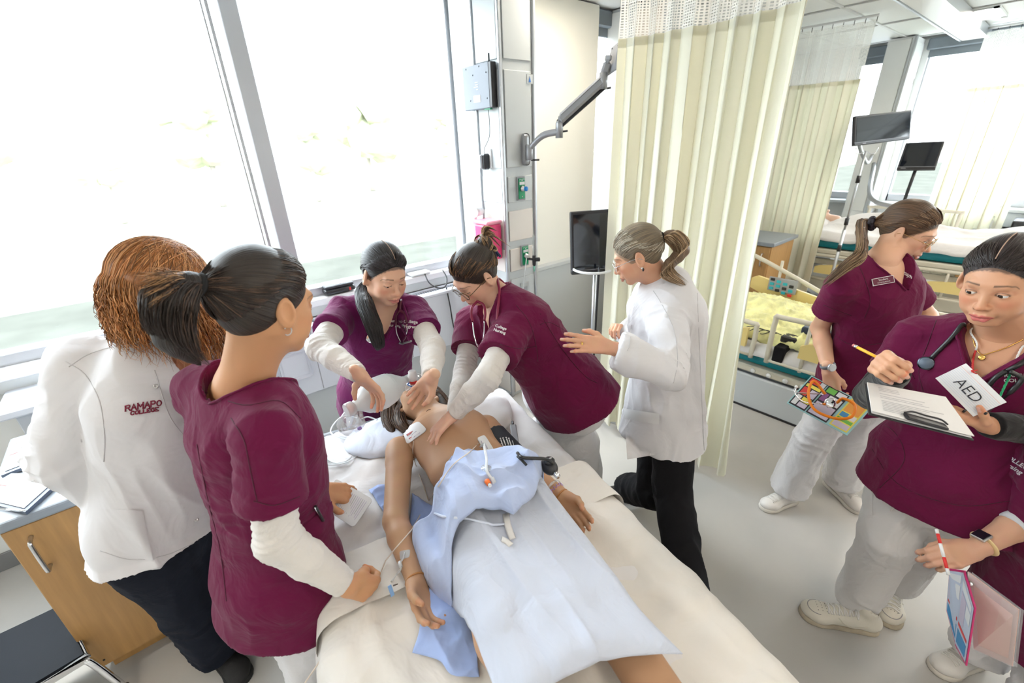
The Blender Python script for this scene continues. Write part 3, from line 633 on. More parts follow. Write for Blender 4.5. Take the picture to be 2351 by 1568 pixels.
# ------------------------------------------------------------------ smooth bodies: blended solids turned into one skin by surface nets
Q = 1.0      # grid coarseness for quick looks
_NR = np.random.RandomState(11); _LAT = _NR.rand(32, 32, 32).astype(np.float32)
def vnoise(P):
    P = np.asarray(P); I = np.floor(P).astype(int); F = P - I; F = F*F*(3-2*F); r = 0
    for dx in (0, 1):
        wx = F[..., 0] if dx else 1-F[..., 0]
        for dy in (0, 1):
            wy = F[..., 1] if dy else 1-F[..., 1]
            for dz in (0, 1):
                wz = F[..., 2] if dz else 1-F[..., 2]
                r = r + wx*wy*wz*_LAT[(I[..., 0]+dx) & 31, (I[..., 1]+dy) & 31, (I[..., 2]+dz) & 31]
    return r
def folds(P, s, seed=0, sharp=1.0):
    "creased cloth relief, 0..1, s = frequency per axis"
    p = P*np.array(s, float) + seed*3.7; w = vnoise(p*.6+9.1)*1.6; p = p + w[:, None]*np.array([.8, -.6, .7])
    n = 1-np.abs(2*vnoise(p)-1); n2 = 1-np.abs(2*vnoise(p*1.9+4.2)-1)
    return (n**2*.7 + n2**2*.3)*sharp

class Sol:
    def __init__(s): s.P = []
    def _add(s, fn, lo, hi, k, op='u'): s.P.append((fn, np.array(lo, float), np.array(hi, float), k, op)); return s
    def cone(s, a, b, ra, rb, k=.012, sq=None, cap=False):
        "tapered limb from a to b; sq=(direction, factor>1 flattens); cap=True gives flat ends"
        a = np.array(a, float); b = np.array(b, float); ba = b-a; L2 = ba@ba + 1e-12; R = max(ra, rb); L = math.sqrt(L2)
        sn = None if sq is None else nrm(sq[0]); sf = 1 if sq is None else sq[1]
        def fn(P):
            q = P-a; h0 = (q@ba)/L2; h = np.clip(h0, 0, 1); d = q-h[..., None]*ba
            if sn is not None: c = d@sn; d = d + (c*(sf-1))[..., None]*sn
            r = np.sqrt((d*d).sum(-1)) - (ra + (rb-ra)*h)
            if cap: r = np.maximum(r, (np.abs(h0-.5)-.5)*L)
            return r
        m = R*(1 if sf >= 1 else 1/sf); return s._add(fn, np.minimum(a, b)-m, np.maximum(a, b)+m, k)
    def ell(s, c, rad, R=None, k=.012, op='u'):
        c = np.array(c, float); rad = np.array(rad, float); R = np.eye(3) if R is None else R; m = rad.max(); rm = rad.min()
        def fn(P):
            q = (P-c)@R; k0 = np.sqrt(((q/rad)**2).sum(-1)); k1 = np.sqrt(((q/rad**2)**2).sum(-1)) + 1e-9; return k0*(k0-1)/k1
        return s._add(fn, c-m, c+m, k, op)
    def loft(s, secs, k=.02):
        "secs: (centre, half width vector, half depth vector) rings; elliptical body between successive rings"
        for (c0, w0, d0), (c1, w1, d1) in zip(secs, secs[1:]):
            c0, w0, d0, c1, w1, d1 = [np.array(q, float) for q in (c0, w0, d0, c1, w1, d1)]; ax = c1-c0; L2 = ax@ax
            def fn(P, c0=c0, w0=w0, d0=d0, c1=c1, w1=w1, d1=d1, ax=ax, L2=L2):
                q = P-c0; h = np.clip((q@ax)/L2, 0, 1); d = q-h[..., None]*ax
                W0, W1, D0, D1 = [np.linalg.norm(v) for v in (w0, w1, d0, d1)]; un = nrm(w0+w1); vn = nrm(d0+d1)
                W_ = W0+(W1-W0)*h; D_ = D0+(D1-D0)*h; x = d@un; y = d@vn; t2 = np.maximum((d*d).sum(-1)-x*x-y*y, 0); mn = np.minimum(W_, D_)
                e = np.sqrt((x/W_)**2+(y/D_)**2+t2/mn**2)+1e-6; l = np.sqrt(x*x+y*y+t2); return np.maximum(l*(1-1/e), -mn) if True else e
            m = max(np.linalg.norm(w0), np.linalg.norm(w1), np.linalg.norm(d0), np.linalg.norm(d1)); s._add(fn, np.minimum(c0, c1)-m, np.maximum(c0, c1)+m, k)
        return s
    def cut(s, fn, lo, hi, k=.006): return s._add(fn, lo, hi, k, 's')
    def cut_plane(s, p, n, rad=.4, k=.004):
        "removes everything on the n side of p, within rad"
        p = np.array(p, float); n = nrm(n)
        return s.cut(lambda P: np.maximum(-((P-p)@n), np.sqrt(((P-p)**2).sum(-1))-rad), p-rad, p+rad, k)
    def field(s, P):
        "value at loose points"
        f = np.full(len(P), .5)
        for fn, lo, hi, k, op in s.P:
            d = fn(P)
            if op == 'u': h = np.clip(.5+.5*(f-d)/k, 0, 1); f = f*(1-h)+d*h-k*h*(1-h)
            else: d = -d; h = np.clip(.5-.5*(f-d)/k, 0, 1); f = f*(1-h)+d*h+k*h*(1-h)
        return f
    def net(s, h, lo=None, hi=None):
        h = h*Q; us = [p for p in s.P if p[4] == 'u']
        if lo is None: lo = np.min([p[1] for p in us], 0)-2*h
        if hi is None: hi = np.max([p[2] for p in us], 0)+2*h
        lo = np.array(lo, float); hi = np.array(hi, float); n = np.ceil((hi-lo)/h).astype(int)+1; f = np.full(n, .5, np.float32)
        ax = [lo[i]+h*np.arange(n[i]) for i in range(3)]
        for fn, a, b, k, op in s.P:
            pad = k+3*h; i0 = np.maximum(0, np.floor((a-pad-lo)/h).astype(int)); i1 = np.minimum(n, np.ceil((b+pad-lo)/h).astype(int)+1)
            if (i1 <= i0).any(): continue
            sl = tuple(slice(i0[i], i1[i]) for i in range(3)); G = np.stack(np.meshgrid(*[ax[i][sl[i]] for i in range(3)], indexing='ij'), -1)
            d = fn(G); g = f[sl]
            if op == 'u': hh = np.clip(.5+.5*(g-d)/k, 0, 1); f[sl] = g*(1-hh)+d*hh-k*hh*(1-hh)
            else: d = -d; hh = np.clip(.5-.5*(g-d)/k, 0, 1); f[sl] = g*(1-hh)+d*hh+k*hh*(1-hh)
        ins = f < 0; c = ins[:-1, :-1, :-1].astype(np.int8)
        for o in ((1,0,0),(0,1,0),(0,0,1),(1,1,0),(1,0,1),(0,1,1),(1,1,1)):
            c = c + ins[o[0]:n[0]-1+o[0], o[1]:n[1]-1+o[1], o[2]:n[2]-1+o[2]]
        act = (c > 0) & (c < 8); ids = -np.ones(act.shape, np.int64); I = np.argwhere(act); ids[act] = np.arange(len(I)); I = np.argwhere(act)
        acc = np.zeros((len(I), 3)); cnt = np.zeros(len(I))
        for axn in range(3):
            e = np.zeros(3, int); e[axn] = 1; o1, o2 = [q for q in range(3) if q != axn]
            for u in (0, 1):
                for v in (0, 1):
                    A0 = I.copy(); A0[:, o1] += u; A0[:, o2] += v; B0 = A0+e; fa = f[tuple(A0.T)]; fb = f[tuple(B0.T)]; m = (fa < 0) != (fb < 0)
                    t = np.zeros(len(I)); t[m] = fa[m]/(fa[m]-fb[m]); p = A0+t[:, None]*e; acc[m] += p[m]; cnt[m] += 1
        V = lo + h*(acc/cnt[:, None]); Fs = []
        for axn in range(3):
            o1, o2 = [(1, 2), (2, 0), (0, 1)][axn]; e = np.zeros(3, int); e[axn] = 1
            sa = [slice(0, n[i]-(1 if i == axn else 0)) for i in range(3)]; sb = [slice(1 if i == axn else 0, n[i]) for i in range(3)]
            a = ins[tuple(sa)]; b = ins[tuple(sb)]; E = np.argwhere(a != b); E = E[(E[:, o1] > 0) & (E[:, o2] > 0) & (E[:, o1] < n[o1]-1) & (E[:, o2] < n[o2]-1)]
            if not len(E): continue
            q = []
            for du, dv in ((-1, -1), (0, -1), (0, 0), (-1, 0)):
                X = E.copy(); X[:, o1] += du; X[:, o2] += dv; q.append(ids[tuple(X.T)])
            q = np.stack(q, 1); fl = ~a[tuple(E.T)]; q[fl] = q[fl][:, ::-1]; Fs.append(q[(q >= 0).all(1)])
        return V, np.concatenate(Fs) if Fs else np.zeros((0, 4), int)
def vnormals(V, F):
    n = np.cross(V[F[:, 2]]-V[F[:, 0]], V[F[:, 3]]-V[F[:, 1]]); N = np.zeros_like(V)
    for k in range(4): np.add.at(N, F[:, k], n)
    return N/(np.linalg.norm(N, axis=1)[:, None]+1e-12)
def joinvf(parts):
    V = []; F = []; o = 0
    for v, f in parts: V.append(v); F.append(f+o); o += len(v)
    return np.concatenate(V), np.concatenate(F)
def colour(me, C_):
    a = me.color_attributes.new('Col', 'FLOAT_COLOR', 'POINT'); C_ = np.c_[C_, np.ones(len(C_))].astype(np.float32); a.data.foreach_set('color', C_.ravel())

# ------------------------------------------------------------------ anatomy
class Head:
    def __init__(s, c, front, up=(0, 0, 1), scale=1.0, tilt=0):
        s.c = np.array(c, float); f = nrm(front); r = nrm(np.cross(f, up)); u = np.cross(r, f)
        if tilt: r, u = rot(r, f, tilt), rot(u, f, tilt)
        s.f, s.r, s.u, s.s = f, r, u, scale; s.R = np.stack([r, f, u], 1)
    def w(s, *p): return s.c + s.R@(np.array(p, float)*s.s)
    def W(s, P): return s.c + (P*s.s)@s.R.T
    def loc(s, P): return ((P-s.c)@s.R)/s.s
def add_head(S, H, eyes='open', jaw=1.0, mouth=0, fine=True):
    s = H.s; w = H.w; R = H.R
    S.ell(w(0, -.014, .030), np.array([.073, .091, .082])*s, R, .01)
    S.ell(w(0, .022, -.022), np.array([.0595, .066, .074])*s, R, .03*s)
    for q in (-1, 1):
        S.cone(w(.052*q*jaw, -.008, -.042), w(.020*q, .060, -.088), .017*s, .015*s, .025*s)
        S.ell(w(.036*q, .056, -.026), np.array([.023, .022, .020])*s, R, .02*s)
        S.ell(w(.034*q, .050, -.055), np.array([.022, .026, .022])*s, R, .02*s)
    S.ell(w(0, .066, -.090), np.array([.019, .017, .015])*s, R, .018*s)
    S.cone(w(-.030, .074, .022), w(.030, .074, .022), .0125*s, .0125*s, .014*s)
    S.cone(w(0, .078, .010), w(0, .1015, -.030), .0065*s, .0088*s, .010*s)
    S.ell(w(0, .103, -.034), np.array([.0098, .0095, .0085])*s, R, .008*s)
    for q in (-1, 1): S.ell(w(.0115*q, .092, -.037), np.array([.0072, .0095, .0068])*s, R, .006*s)
    S.ell(w(0, .080, -.055), np.array([.028, .016, .016])*s, R, .012*s)
    for q in (-1, 1): S.ell(w(.0305*q, .0935, -.003), np.array([.0145, .014, .0105])*s, R, .010*s, 's')
    for q in (-1, 1): S.ell(w(.0045*q+.003*q, .100, -.0445), np.array([.0033, .004, .0035])*s, R, .003*s, 's')
    ex = [w(.0305*q, .0715, -.003) for q in (-1, 1)]
    for e in ex: S.ell(e, np.array([.0142, .0142, .0138])*s, R, .004*s)
    if eyes == 'open' or eyes == 'down':
        z1, z0 = (.0026, -.0040) if eyes == 'open' else (-.0035, -.0068)
        for q, e in zip((-1, 1), ex):
            cc = e + R@(np.array([0, .010, (z1+z0)/2])*s)
            S.ell(cc, np.array([.0118, .0100, (z1-z0)/2+.0005])*s, R, .0012, 's')
    # lips
    up_ = [(-.0235, .0845, -.0655), (-.010, .0945, -.0605), (0, .0965, -.0625), (.010, .0945, -.0605), (.0235, .0845, -.0655)]
    dn_ = [(-.021, .0845, -.0675), (-.009, .0930, -.0735-mouth), (.009, .0930, -.0735-mouth), (.021, .0845, -.0675)]
    for L_, rr in ((up_, (.0028, .0045, .0042, .0045, .0028)), (dn_, (.0028, .0058, .0058, .0028))):
        for i in range(len(L_)-1): S.cone(w(*L_[i]), w(*L_[i+1]), rr[i]*s, rr[i+1]*s, .0035*s)
    S.cone(w(-.018, .1005, -.0672), w(.018, .1005, -.0672), .0012*s, .0012*s, .002*s); S.P[-1] = S.P[-1][:4] + ('s',)
    # ears
    for q in (-1, 1):
        T = nrm(R@np.array([q*.90, -.42, .12])); B = nrm(R@np.array([0, -.25, 1.0])); C2 = np.cross(T, B); RR = np.stack([T, np.cross(B, T), B], 1)
        c0 = w(.0785*q, -.010, -.008)
        S.ell(c0, np.array([.0080, .0185, .0310])*s, RR, .006*s); S.ell(c0-B*.022*s-T*.004*s, np.array([.007, .010, .011])*s, RR, .008*s); S.ell(c0 + T*.0078*s + R@np.array([0, .003, .001])*s, np.array([.0075, .0110, .0195])*s, RR, .004*s, 's')
    return ex
def neck(S, H, nk, r=.052):
    S.cone(H.w(0, -.022, -.035), np.array(nk), r*.98, r*1.06, .035); S.cone(H.w(0, .01, -.065), np.array(nk)+H.f*0, r*.72, r, .03)
def face_paint(V, H, skin, lip, brow=(.05, .03, .02), blush=1.0, lash=True, nails=(), browh=0, hl=None, mode='open'):
    C_ = np.tile(np.array(skin, float), (len(V), 1)); L_ = H.loc(V); x, y, z = L_.T; ax = np.abs(x); sk = np.array(skin)
    def mix(m, c, a=1): nonlocal C_; m = np.clip(m, 0, 1)[:, None]*a; C_ = C_*(1-m)+np.array(c)*m
    near = (np.abs(x) < .1) & (y > 0) & (np.abs(z) < .13)
    mix(np.exp(-(((ax-.040)/.018)**2+((z+.030)/.016)**2))*near*(y > .03), sk*np.array([1.12, .62, .58]), .42*blush)
    mix(np.exp(-((x/.011)**2+((z+.036)/.010)**2))*(y > .09), sk*np.array([1.1, .7, .65]), .35)
    zc = -.0668; lw = 1-(ax/.0255)**2; up = -.0568-.0035*np.exp(-(x/.004)**2)-(ax/.0255)**2*.009; lo = -.0815+(ax/.0255)**2*.014
    lm = (ax < .0255)*np.clip((up-z)/.0016+.5, 0, 1)*np.clip((z-lo)/.0016+.5, 0, 1)*(y > .07); mix(lm, lip, .85)
    mix(np.exp(-((z-zc)/.0011)**2)*(ax < .024)*(y > .07), np.array(lip)*.35, .8)
    if hl is not None:
        g = y*.80-z*.60+.06*np.maximum(ax-.012, 0); mix(np.exp(-(np.maximum(g-hl[0]+.003+.004*(vnoise(V*260)-.5), 0)/.0028)**2)*(z > -.015)*(y > -.02)*(ax < .0745), hl[1], .8)
    # brows
    bz = .0245+browh+.16*(ax-.018)-60*np.clip(ax-.034, 0, 1)**2; th = .0027*(1-.55*(ax-.014)/.036)
    mix(((ax > .013) & (ax < .052) & (y > .03))*np.exp(-((z-bz)/th)**2), brow, .85)
    if lash and mode == 'down':
        q = ax-.0305; lz = -.0062+9*q*q; mix(np.exp(-((z-lz)/.0013)**2)*(np.abs(q) < .0145)*(y > .05), (.02, .013, .012), .9); mix(np.exp(-((z-.006)/.0014)**2)*(np.abs(q) < .012)*(y > .05), sk*.6, .45)
    elif lash:
        ez = -.003; R2 = np.sqrt(((ax-.0305)/.0145)**2+((z-ez-.001)/.0085)**2)
        mix(np.exp(-((R2-.86)/.10)**2)*(z > ez-.001)*(y > .04), (.02, .013, .012), .85); mix(np.exp(-((R2-.80)/.12)**2)*(z <= ez-.001)*(y > .04), sk*.45, .5)
        mix(np.exp(-((R2-1.25)/.3)**2)*(z > ez)*(y > .04), sk*np.array([.78, .6, .58]), .45)
    for (p, d, r, c) in nails:
        q = V-p; a = q@d[0]; b = q@d[1]; t = q@d[2]; mix(((np.abs(a) < r*1.35) & (np.abs(b) < r*.9) & (t > 0) & (t < .02) & (np.abs(a) < .011)).astype(float), c, 1)
    return C_
def add_eyes(H, ex, root, look=(0, 1, -.1), iris=(.06, .03, .015)):
    lk = nrm(H.R@nrm(A(*look)))
    for e in ex:
        b = MB(); Rr = Matrix(np.stack([nrm(np.cross(lk, H.u)), lk, np.cross(nrm(np.cross(lk, H.u)), lk)], 1).tolist())
        b.ball(e, .0128*H.s, 10); o = b.done('eye', mat('eye_white', (.72, .70, .68), .12), root)
        MB().lathe(e+lk*.0102*H.s, lk, [(0, .0064*H.s), (.0018, .0055*H.s), (.0026, .003*H.s), (.0028, 0)], 16).done('iris', mat('iris_%d' % int(iris[0]*100), iris, .06), o)
        MB().lathe(e+lk*.0124*H.s, lk, [(0, .0028*H.s), (.0007, .0024*H.s), (.0009, 0)], 12).done('pupil', mat('pupil', (.004, .004, .004), .05), o)

def hand(S, wr, D, N, side, curls=(12, 18, 12), spread=6, size=1.0, thumb=(.62, .75, .25), per=None, thcurl=18, k=.007, foreflat=True):
    "adds palm and five jointed fingers; returns nail places. side 'R'/'L'"
    D = nrm(D); N = nrm(np.array(N, float)-D*(np.array(N, float)@D)); T = np.cross(D, N)*(1 if side == 'R' else -1); ax = np.cross(D, N); z = size*.95
    W_ = lambda d, t, n: wr + (D*d + T*t + N*n)*z
    S.cone(wr-D*.03, W_(.012, 0, 0), .0235*z, .0225*z, .012, (N, 1.3)); nails = []
    kn = [(.086, .027), (.090, .009), (.085, -.009), (.076, -.0255)]; ln = [.95, 1.06, .98, .78]
    for i, (d, t) in enumerate(kn):
        S.cone(W_(.005, t*.62, 0), W_(d, t, -.001), .0135*z, .0108*z, .010)
        cu = curls if per is None or per.get(i) is None else per[i]; sg = 1 if side == 'R' else -1
        dr = rot(D, N, -(1.5-i)*spread*sg); axn = rot(ax, N, -(1.5-i)*spread*sg)
        p = W_(d, t, -.001); r = [.0096, .0088, .0080, .0066]; LL = [.043, .027, .022]; tot = 0
        for j in range(3):
            tot = cu[j]; dr = rot(dr, axn, tot); q = p + dr*LL[j]*ln[i]*z; f = .88 if i == 3 else 1
            S.cone(p, q, r[j]*f*z, r[j+1]*f*z, .004 if j else .006)
            if j == 2: nails.append((q-dr*.003, (dr, axn, -np.cross(axn, dr)), .0052*f*z))
            p = q
    b0 = W_(.022, .020, .004); b1 = b0 + (D*thumb[0]+T*thumb[1]+N*thumb[2])/np.linalg.norm(thumb)*.040*z
    S.cone(b0, b1, .0165*z, .0125*z, .014); td = nrm(D*thumb[0]+T*thumb[1]*.7+N*thumb[2]); ta = nrm(np.cross(td, D*.8-T*.6+N*.5)); td1 = rot(td, ta, thcurl)
    b2 = b1 + td1*.031*z; td2 = rot(td1, ta, thcurl); b3 = b2 + td2*.024*z
    S.cone(b1, b2, .0118*z, .0102*z, .006); S.cone(b2, b3, .0102*z, .0078*z, .005)
    S.cone(W_(.03, .02, .003), W_(.075, .024, .0), .012*z, .010*z, .012)
    dn = -N+T*.5; dn = nrm(dn-td2*(dn@td2)); nails.append((b3-td2*.003, (td2, np.cross(td2, dn), dn), .006*z))
    return nails

# ------------------------------------------------------------------ hair
def strands(paths, r0, r1, cols, taper=True):
    "many thin quad tubes; paths (n, m, 3)"
    P = np.asarray(paths); n, m, _ = P.shape; T = np.gradient(P, axis=1); T /= np.linalg.norm(T, axis=2, keepdims=True)+1e-9
    ref = np.tile(A(.31, .17, .93), (n, m, 1)); U = np.cross(T, ref); U /= np.linalg.norm(U, axis=2, keepdims=True)+1e-9; W_ = np.cross(T, U)
    t = np.linspace(0, 1, m); rr = (r0 + (r1-r0)*t) * (np.minimum(1, (1-t)*6+.15) if taper else 1); rr = np.broadcast_to(rr[None, :, None], (n, m, 1)) if np.ndim(rr) == 1 else rr
    V = np.stack([P+U*rr, P+W_*rr, P-U*rr, P-W_*rr], 2).reshape(-1, 3); i = np.arange(n)[:, None, None]*m*4 + np.arange(m-1)[None, :, None]*4 + np.arange(4)[None, None]
    j = (np.arange(4)+1) % 4; k2 = np.arange(n)[:, None, None]*m*4 + np.arange(m-1)[None, :, None]*4 + j[None, None]
    F = np.stack([i, k2, k2+4, i+4], -1).reshape(-1, 4); return V, F, np.repeat(cols, m*4, axis=0)
SK = A(.076, .094, .085); SC = A(0, -.014, .030)
def skull(H, d, infl):
    "point on the hair surface in direction d (local)"
    d = np.asarray(d, float); n = np.linalg.norm(d/SK, axis=-1, keepdims=True); return H.W(SC + d/n*(1+infl))
def slerp(a, b, t):
    a = a/np.linalg.norm(a, axis=-1, keepdims=True); b = b/np.linalg.norm(b, axis=-1, keepdims=True); w = np.arccos(np.clip((a*b).sum(-1, keepdims=True), -1, 1)); t = t[None, :, None] if a.ndim == 2 else t[:, None]
    if a.ndim == 2: w = w[:, None]; a = a[:, None]; b = b[:, None]
    return (np.sin((1-t)*w)*a + np.sin(t*w)*b)/(np.sin(w)+1e-6)
def hair_cap(S, H, thick=.009, line=.030, nape=.7, nz=-.022, k=.004):
    s = H.s; w = H.w
    S.ell(w(0, -.022, .033), (np.array([.0745, .0865, .0815])+thick*A(.7, 1, .9))*s, H.R, .01); S.ell(w(0, -.035, -.01), np.array([.066, .058, .062])*s, H.R, .02)
    def face(P): L_ = H.loc(P); return -(L_[..., 1]*.80-L_[..., 2]*.60 + .06*np.maximum(np.abs(L_[..., 0])-.012, 0) - line)*s
    def napef(P): L_ = H.loc(P); return (L_[..., 2]-(nz+nape*L_[..., 1]))*s
    B = .2; S.cut(face, w(0, 0, 0)-B, w(0, 0, 0)+B, k); S.cut(napef, w(0, 0, 0)-B, w(0, 0, 0)+B, k)
    for q in (-1, 1): S.ell(w(.086*q, -.009, -.009), np.array([.023, .0225, .0355])*s, H.R, .004, 's')
def hair_mat(mname, base):
    if mname in MATS: return MATS[mname]
    m = mat(mname, base, .40, attr='Col', spec=.45); nt = m.node_tree; N = nt.nodes; L = nt.links; b = N['Principled BSDF']; old = b.inputs['Base Color'].links[0].from_socket
    at = N.new('ShaderNodeAttribute'); at.attribute_name = 'comb'; n = N.new('ShaderNodeTexNoise'); n.inputs['Scale'].default_value = 1; n.inputs['Detail'].default_value = 4; L.new(at.outputs['Vector'], n.inputs['Vector'])
    mr = N.new('ShaderNodeMapRange'); mr.inputs[1].default_value = .32; mr.inputs[2].default_value = .68; mr.inputs[3].default_value = .35; mr.inputs[4].default_value = 1.75; L.new(n.outputs[0], mr.inputs[0])
    mx = N.new('ShaderNodeVectorMath'); mx.operation = 'MULTIPLY'; L.new(old, mx.inputs[0]); L.new(mr.outputs[0], mx.inputs[1]); L.new(mx.outputs[0], b.inputs['Base Color'])
    bp = N.new('ShaderNodeBump'); bp.inputs['Distance'].default_value = .004; bp.inputs['Strength'].default_value = .8; L.new(n.outputs[0], bp.inputs['Height']); L.new(bp.outputs[0], b.inputs['Normal']); return m
def hair_obj(root, parts, mname, base, name='hair'):
    V, F = joinvf([(p[0], p[1]) for p in parts]); C_ = np.concatenate([p[2] for p in parts]); K = np.concatenate([p[3] if len(p) > 3 else np.tile(p[2].sum(1)[:, None]*997 % 40, (1, 3)) for p in parts])
    me = npmesh(name, V, F, hair_mat(mname, base)); colour(me, C_); a = me.attributes.new('comb', 'FLOAT_VECTOR', 'POINT'); a.data.foreach_set('vector', K.astype(np.float32).ravel()); return link(name, me, root)
def combed(V, c, ax, ref, fq=32):
    ax = nrm(ax); u = nrm(np.array(ref)-ax*(np.array(ref)@ax)); v = np.cross(ax, u); q = V-c; ph = np.arctan2(q@v, q@u); return np.c_[ph*fq, (q@ax)*9, np.zeros(len(V))]
def pulled(H, tie, n, base, seed, infl=.17, line=.036, r=.0011, m=12, light=None, lf=.1, nape=True, part=0, gather=.004):
    "strands combed over the skull from hairline to the tie direction"
    rs = np.random.RandomState(seed); th = rs.uniform(-1, 1, n); a = th*2.9  # angle round the hairline
    # hairline ring: forehead -> temples -> above ears -> nape
    f = np.abs(th); x = np.where(f < .45, np.sin(f/.45*1.35), np.interp(f, [.45, .7, 1], [.97, .95, .12])); y = np.interp(f, [0, .2, .45, .58, .72, .85, 1], [.80, .76, .40, .04, -.38, -.64, -.78]); z = np.interp(f, [0, .2, .45, .58, .72, .85, 1], [.50, .42, .14, .20, -.22, -.58, -.80])
    st = np.c_[np.sign(th)*x*np.interp(f, [0, 1], [.9, .8]), y, z] + rs.normal(0, .03, (n, 3))
    td = nrm((np.array(tie)-SC)/SK); t = np.linspace(0, 1, m); sg = np.sign(th); jx = rs.uniform(.25, 1.15, n); jx = np.where(f < .3, jx, 1)
    md = np.c_[sg*np.interp(f, [0, .1, .45, .8, 1], [.75, .85, 1.05, .75, .15])*jx, np.interp(f, [0, .45, 1], [.15, -.05, -.8]), np.interp(f, [0, .45, .7, 1], [.75, .30, -.25, -.6])+(1.05-jx)*.45*(f < .3)]
    tq = t[None, :, None]; D = (1-tq)**2*st[:, None] + 2*tq*(1-tq)*md[:, None]*1.15 + tq**2*td[None, None]; D = D*SK
    inf = (.015 + (infl-.015)*(np.clip(t*2.6, 0, 1)**.7))[None, :, None] + rs.uniform(-.025, .025, (n, 1, 1)) + .010*np.sin(t*5+rs.uniform(0, 6, (n, 1)))[:, :, None]
    n_ = np.linalg.norm(D/SK, axis=-1, keepdims=True); P = SC + D/n_*(1+inf); tp = np.array(tie); e = (t**3)[None, :, None]
    P = P*(1-e*.9) + (tp + rs.normal(0, gather, (n, 1, 3)))*e*.9; P = H.W(P.reshape(-1, 3)).reshape(n, m, 3)
    c = np.array(base)*rs.uniform(.55, 1.35, (n, 1))
    if light is not None: q = rs.rand(n) < lf; c[q] = np.array(light)*rs.uniform(.7, 1.2, (q.sum(), 1))
    return strands(P, r, r, c, False)
def tail(guide, rad, n, base, seed, m=16, r=.0011, wave=.004, light=None, lf=.15, fly=.0, wl=9, flat=None):
    rs = np.random.RandomState(seed); G = np.array(spline(guide, 8)); g = np.linspace(0, 1, len(G)); L_ = rs.uniform(.72, 1.0, n); t = np.linspace(0, 1, m)
    tt = t[None]*L_[:, None]; P = np.stack([np.interp(tt, g, G[:, i]) for i in range(3)], -1); T = np.gradient(G, axis=0); T /= np.linalg.norm(T, axis=1)[:, None]
    Tm = nrm(T.mean(0)); u = nrm(np.cross(Tm, A(.2, .5, .84)) if flat is None else flat); w_ = nrm(np.cross(Tm, u)); ra = np.interp(tt, np.linspace(0, 1, len(rad)), rad)
    a = rs.uniform(0, 6.28, n); q = np.sqrt(rs.rand(n)); ph = rs.uniform(0, 6, (n, 1)); wv = wave*np.sin(tt*wl+ph)*np.clip(tt*3, 0, 1)
    fl = 1 if flat is None else .45
    P = P + u*(ra*(np.cos(a)*q)[:, None] + wv)[..., None] + w_*(ra*(np.sin(a)*q)[:, None]*fl + wv*.6)[..., None] + rs.normal(0, 1, (n, 1, 3))*fly*(t**2)[None, :, None]
    c = np.array(base)*rs.uniform(.55, 1.35, (n, 1))
    if light is not None: k_ = rs.rand(n) < lf; c[k_] = np.array(light)*rs.uniform(.7, 1.2, (k_.sum(), 1))
    return strands(P, r, r*.7, c)
def core(S, h, col, H=None, tie=None):
    V, F = S.net(h); C_ = np.tile(np.array(col, float), (len(V), 1))
    if H is None: return V, F, C_
    return V, F, C_, combed(V, H.c, H.R@np.array(tie, float), H.u if abs(nrm(tie)[2]) < .8 else H.f)
def tailcore(guide, rad, h, col, f=.8, sq=None):
    S = Sol(); G = spline(guide, 3); rr = np.interp(np.linspace(0, 1, len(G)), np.linspace(0, 1, len(rad)), rad)*f
    for i in range(len(G)-1): S.cone(G[i], G[i+1], max(rr[i], .003), max(rr[i+1], .003), .008, sq)
    V, F, C_ = core(S, h, col); G = np.array(G); return V, F, C_, combed(V, G.mean(0), G[-1]-G[0], A(.2, -.5, .8), 14)

# ------------------------------------------------------------------ clothes and figures
PLUM = cloth_mat('plum_scrub_cloth', (.125, .0045, .042), bump=.6, scale=9, sheen=.08)
PLUM2 = cloth_mat('purple_scrub_cloth', (.125, .006, .070), bump=.6, scale=9, sheen=.10)
WCLOTH = cloth_mat('white_cotton', (.69, .675, .69), bump=.45, scale=9)
KNIT = cloth_mat('ivory_knit', (.72, .685, .65), bump=.35, scale=16, fine=1400)
COAT = cloth_mat('white_coat_cloth', (.71, .70, .725), bump=.5, scale=6)
BLACKC = cloth_mat('black_trouser_cloth', (.008, .008, .010), bump=.4, scale=8, sheen=0)
NAVYC = cloth_mat('navy_trouser_cloth', (.006, .009, .018), bump=.4, scale=8, sheen=0)
SEAM = mat('stitching', (.30, .29, .30), .8)
def skinmat(): return mat('skin', (.6, .4, .3), .48, attr='Col', sss=.12, bump=.10, bscale=500, spec=.4)
def cloth_obj(name, S, h, m, root, amp=.0, s=(9, 9, 5), seed=0, label=None, extra=None, rings=()):
    V, F = S.net(h)
    if rings:
        N = vnormals(V, F); D = np.zeros(len(V))
        for (p, ax, rad, am, fr) in rings:
            q = V-np.array(p); t = q@nrm(ax); w_ = np.exp(-(t/rad)**2)*np.exp(-((q*q).sum(1)-t*t)/(.16**2)); ph = t*fr+9*vnoise(V*5+seed)+2.2*vnoise(V*17+seed); D += am*w_*((1-np.abs(np.sin(ph)))**1.3*1.0-.35)*np.clip(2.4*vnoise(V*6+seed+5)-.7, 0, 1.3)
        V = V+N*D[:, None]
    if amp:
        N = vnormals(V, F); V = V + N*((folds(V, s, seed)-.45)*amp)[:, None]
    if extra is not None: V = extra(V, vnormals(V, F))
    o = link(name, npmesh(name, V, F, m), root, label); return o
